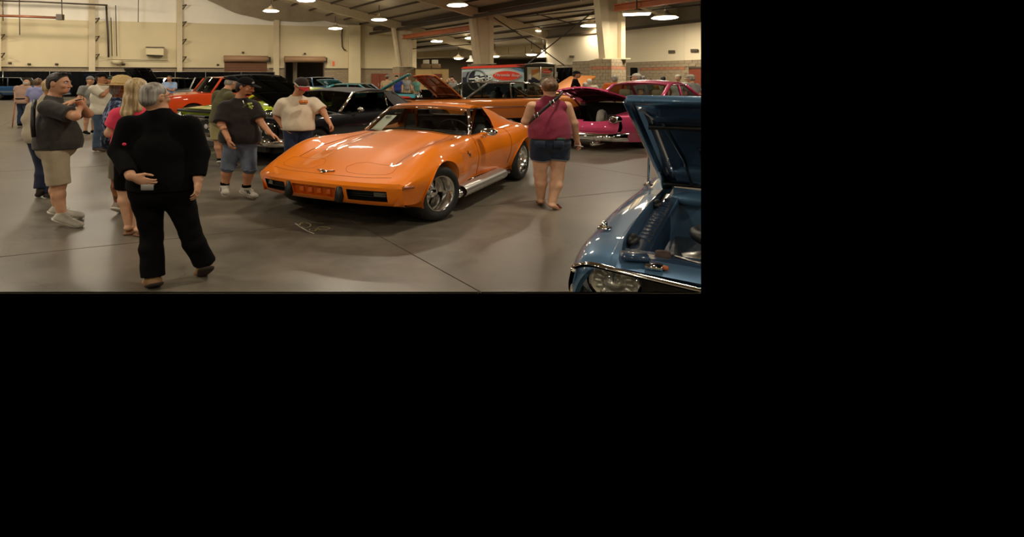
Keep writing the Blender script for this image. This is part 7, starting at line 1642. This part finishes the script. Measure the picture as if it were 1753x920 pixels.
def straw_hat_man():
    p = Person('man in a straw hat, navy patterned shirt and tattooed calves behind the blond woman', 205, 5.75, 130, (.75, .66), dict(head=(208, 152), neck=(203, 168, 0), lsh=(198, 178, .16), rsh=(203, 180, -.18), ran=(203, 350, -.05), rkn=(203, 306, -.03), rtoe=(214, 361, .05), lan=(216, 337, .2), ltoe=(226, 343, .28), lkn=(214, 300, .15)), b=1.10, belly=.03)
    p.body(blotch_mat('tattooed_skin', srgb(150, 96, 62), srgb(84, 52, 36), 26, .50, .62), head_frame((.8, .6), .05)); p.shirt(blotch_mat('navy_pattern', srgb(28, 38, 66), srgb(132, 152, 184), 24, .52, .62), .6, None, .02)
    p.trousers(cloth('grey_shorts', srgb(132, 124, 108)), .98, .024, None, 'shorts'); p.shoes(mat('taupe_shoe', srgb(128, 116, 100), .8, bump=.4), C_SOLE, laces=C_SOLE); p.hair(H_GREY, 'short')
    for sd in 'lr': c_ = p.D[sd + 'kn']; v = unit(p.D[sd + 'an'] - c_); MB().lathe([(-.02, .064), (.03, .066), (.09, .063)], c_, v, 18).build('knee_sleeve', C_BLACK, p.t)
    R = p.R; c_ = p.D['head'] + np.array([0, 0, .045]) @ R; nz = [(.13, .001), (.125, .045), (.10, .088), (.02, .104), (.0, .108), (-.004, .17), (.006, .225), (-.002, .23), (-.012, .17), (-.012, .10)]
    o = MB().lathe(nz, c_, R[2], 28).build('straw_hat', mat('straw', srgb(206, 176, 118), .8, bump=.5, bscale=90, var=.08, vscale=30), p.t); MB().lathe([(.004, .1065), (.028, .1045)], c_, R[2], 28).build('hat_band', mat('straw_dark', srgb(178, 146, 92), .8), o)
straw_hat_man()

def stooping_man():
    p = Person('man in an olive green shirt and khaki shorts bent over the black car bonnet', 384, 8.6, 131, (.55, .80), dict(head=(397, 142, .12), neck=(388, 153, .05), lsh=(373, 160, .12), rsh=(394, 163, -.12), lel=(370, 185, .22), lwr=(385, 195, .4), rel=(402, 188, .0), rwr=(410, 198, .2), rhip=(388, 210, -.05), lhip=(373, 209, .05), rkn=(392, 240, 0), lkn=(374, 242, .0), ran=(396, 275, -.02), lan=(377, 273, .05), ltoe=(379, 282, .16), rtoe=(402, 283, .12)), b=1.15, belly=.03)
    p.body(SK_FAIR, head_frame((.75, .66), .25)); p.shirt(cloth('olive_tee', srgb(88, 84, 52), .12), .7, at(0, 207, 8.9)[2], .022, neck=.08); p.trousers(cloth('pale_khaki', srgb(154, 142, 96)), .95, .03, None, 'shorts', flare=.02); p.shoes(C_BLACK, C_SOLE); p.cap(C_CAP); p.hair(H_GREY, 'fringe')
stooping_man()

def jacket_person():
    p = Person('person in a beige top and navy jeans mostly hidden behind the grinning man', 74, 6.5, 139, (.1, .99), dict(head=(88, 148), neck=(82, 166, 0), lel=(50, 205, -.04), lwr=(58, 230, -.06), lsh=(59, 182, 0), lan=(72, 322, -.05), ltoe=(66, 335, -.02), lkn=(74, 288, 0)), b=1.05)
    p.body(SK_FAIR, head_frame((.3, .95))); p.shirt(cloth('beige_top', srgb(170, 158, 136), .1), 1.6, None, .03, sl_inf=.035); p.trousers(cloth('navy_jeans', srgb(30, 36, 58)), 2.0, .02, flare=.03); p.shoes(mat('dark_brown_shoe', srgb(52, 40, 34), .6), C_DSOLE); p.hair(H_BLOND, 'short')
jacket_person()
# ---------------------------------------------------------------- the people further off
def bystander(label, px, top, Y, f, shirt_m, leg_m, skin=SK_FAIR, hair=(H_BROWN, 'short'), cap=None, b=1.05, sleeve=.6, short=False, J=None, shoe=None, belly=.0, glasses=False, backcap=False, hem=None, rot=None):
    p = Person(label, px, Y, top, f, J, b=b, belly=belly); p.body(skin, head_frame(rot if rot is not None else f), face=Y < 24); p.shirt(shirt_m, sleeve, hem, .022, noise=.012); p.trousers(leg_m, .95 if short else 2.0, .024 if short else .016, None, 'shorts' if short else 'trousers', flare=.02)
    p.shoes(shoe or C_BLACK, None)
    if hair: p.hair(*hair)
    if cap: p.cap(cap, back=backcap)
    if glasses: p.glasses(M_trim)
    return p
p = bystander('old man in a pale pink shirt and blue jeans with a cane at far left', 40, 134, 16.3, (.15, .99), cloth('pale_pink_shirt', srgb(182, 150, 132), .06), C_JEAN, hair=(H_WHITE, 'fringe'), b=1.2, sleeve=.75, J=dict(head=(46, 142), lel=(27, 158, 0), lwr=(26, 170, -.1)))
MB().lathe([(-.02, .205), (.02, .205)], (p.D['lhip'] + p.D['rhip']) / 2 + np.array([0, 0, .10]), (0, 0, 1), 20).build('belt', M_trim, p.t)
tag(MB().tube([p.D['lwr'] + np.array([0, 0, -.06]), p.D['lwr'] * (1, 1, 0) + np.array([-.05, -.05, .0])], .016, 6).build('walking_cane', mat('pink_cane', srgb(190, 110, 92), .5)), 'pinkish walking cane hanging from the hand of the old man', 'cane')
bystander('woman with bobbed grey brown hair in a lavender top beside the old man', 65, 134, 13.5, (.2, .98), cloth('lavender_top', srgb(130, 132, 172), .06), C_JEAN, hair=(H_BROWN, 'full'), b=1.0, sleeve=.7)
bystander('man in grey tee and shorts and grey cap standing left of the man in white', 154, 131, 14.0, (.8, -.5), C_GREY, cloth('stone_shorts', srgb(120, 112, 96)), cap=cloth('grey_cap', srgb(120, 118, 112)), short=True, sleeve=.7, J=dict(rwr=(143, 164, -.1)))
p = bystander('man in loose white tee, jeans, dark cap and sunglasses with one arm raised', 173, 125, 10.7, (.97, -.2), C_WHITE, cloth('mid_denim', srgb(66, 82, 104), .2, 12), skin=SK_TAN, cap=C_CAP, hair=(H_DARK, 'short'), b=1.2, sleeve=.9, belly=.05, J=dict(rel=(176, 163, -.2), rwr=(190, 150, -.05), lel=(192, 160, .2), lwr=(199, 148, .1)), shoe=mat('brown_shoe', srgb(72, 56, 42), .6))
MB().sphere(p.D['head'] + np.array([.094, 0, .006]) * p.hs @ p.R, (.02, .06, .02), 10, 6).build('sunglasses', M_trim, p.t)
bystander('man in a green cap raising hands before his face behind the man in white', 190, 131, 13.2, (.9, -.4), cloth('brown_shirt', srgb(92, 74, 58)), C_JEAN, skin=SK_TAN, cap=cloth('green_cap', srgb(58, 74, 60)), J=dict(rel=(188, 158, -.2), rwr=(193, 146, -.3), lel=(197, 158, .1), lwr=(198, 147, -.1)))
bystander('bearded man in a light blue shirt looking at his phone before the white wagon', 290, 129.5, 21.0, (.1, -.99), cloth('light_blue_shirt', srgb(150, 172, 204), .05), C_BLACK, skin=SK_TAN, hair=(H_DARK, 'full'), sleeve=1.3, J=dict(rel=(285, 151, -.1), rwr=(292, 154, -.35), lel=(300, 151, -.1), lwr=(297, 154, -.35)), b=1.0)
bystander('man in a tan plaid shirt standing in front of the red double door', 663, 129, 26.0, (.5, .86), check_mat('tan_plaid', srgb(196, 168, 128), srgb(108, 80, 56), 5), C_KHAKI, cap=C_GREY, b=1.1, sleeve=.8)
bystander('man in a blue tee and dark cap beside the plaid shirted man', 679, 129.5, 29.0, (-.1, -.99), cloth('royal_blue_tee', srgb(46, 62, 134), .06), C_JEAN, cap=C_CAP, b=1.25, sleeve=.6)
bystander('grey haired man in a grey tee with a black waist bag behind the teal bonnet', 696, 130, 33.0, (.3, -.9), C_GREY, C_KHAKI, hair=(H_WHITE, 'fringe'), b=1.1, short=True)
bystander('man in a teal shirt bending by the pier right of the teal bonnet', 713, 133, 31.0, (.6, -.7), cloth('teal_shirt', srgb(86, 132, 118), .06), C_KHAKI, hair=(H_BROWN, 'short'), cap=cloth('red_cap', srgb(170, 70, 70)), b=1.05)
for lb, px, top, Y, m, lm, kw in (('seated looking person in a dark top at left of the crowd by the office door', 746, 139, 36.0, C_BLACK, C_BLACK, dict(hair=(H_GREY, 'short'))), ('man in a black tee and white cap before the office door', 755, 134, 34.5, C_BLACK, C_KHAKI, dict(cap=C_WHITE)),
                              ('person in a pale tee and grey trousers seen under the copper bonnet', 765, 136, 33.0, C_WHITE, C_GREY, dict(hair=(H_BROWN, 'short'))), ('person in a dark green tee and khaki shorts seen under the copper bonnet', 769, 134, 31.0, cloth('dark_green_tee', srgb(56, 66, 52)), C_KHAKI, dict(short=True, hair=(H_GREY, 'short'))),
                              ('person in a striped grey shirt nearest the copper bonnet underside', 776, 135, 30.0, C_GREY, C_BLACK, dict(hair=(H_DARK, 'short'))), ('person in a broad dark hat standing behind the raised copper bonnet', 774, 131, 34.0, C_GREY, C_BLACK, dict(cap=C_CAP))):
    bystander(lb, px, top, Y, (random.uniform(-.6, .6), -.8), m, lm, **kw)
bystander('man in a black tee and black cap standing before the black drapes', 986, 122, 18.3, (.92, -.35), C_BLACK, C_JEAN, skin=SK_TAN, cap=C_CAP, hair=(H_DARK, 'short'), sleeve=.6)
bystander('white haired person low behind the copper car, left of the pale orange bonnet', 1009, 135, 19.0, (.2, .97), cloth('cream_top', srgb(206, 196, 172)), C_KHAKI, hair=(H_WHITE, 'full'))
bystander('second white haired person stooping lower beside the first', 1002, 141, 18.5, (-.3, .9), cloth('white_top', srgb(210, 206, 196)), C_KHAKI, hair=(H_WHITE, 'short'))
bystander('grey haired man in an orange tee seen from behind at the pink boot', 1052, 128, 16.0, (.35, .93), cloth('orange_tee', srgb(204, 102, 36), .06), C_JEAN, hair=(H_GREY, 'short'), b=1.25, J=dict(head=(1052, 136)))
bystander('man in heather grey tee and white cap leaning toward the orange bonnet', 1096, 124, 15.0, (-.85, .5), cloth('heather_grey_tee', srgb(142, 142, 138), .1), C_JEAN, cap=C_WHITE, hair=(H_GREY, 'fringe'), b=1.35, belly=.04, J=dict(head=(1089, 133, 0)))
bystander('grey haired person just behind the heather grey tee', 1101, 130, 18.0, (.3, .9), C_GREY, C_JEAN, hair=(H_GREY, 'short'))
bystander('person with light brown hair in ochre behind the pink roof, left one', 1112, 134, 19.0, (.4, .9), cloth('ochre_top', srgb(168, 112, 52)), C_JEAN, hair=(H_AUBURN, 'short'))
bystander('dark haired person in cream over the pink roof', 1126, 137, 19.5, (-.5, .8), cloth('cream_top2', srgb(210, 196, 168)), C_JEAN, hair=(H_BROWN, 'short'))
bystander('person in mustard brown top with dark hair over the pink roof', 1135, 131, 21.0, (.3, .95), cloth('mustard_top', srgb(120, 88, 34)), C_JEAN, hair=(H_DARK, 'short'), b=1.25)
bystander('person in white with a white and black cap before the right wall', 1161, 128, 19.0, (-.7, -.6), cloth('white_top2', srgb(216, 210, 198)), C_JEAN, cap=C_WHITE, hair=(H_DARK, 'short'))
bystander('man in a pale grey bucket cap before the red brown side door', 1183, 128, 15.5, (-.4, .9), C_GREY, C_JEAN, cap=cloth('pale_grey_cap', srgb(176, 168, 152)), hair=(H_GREY, 'fringe'))
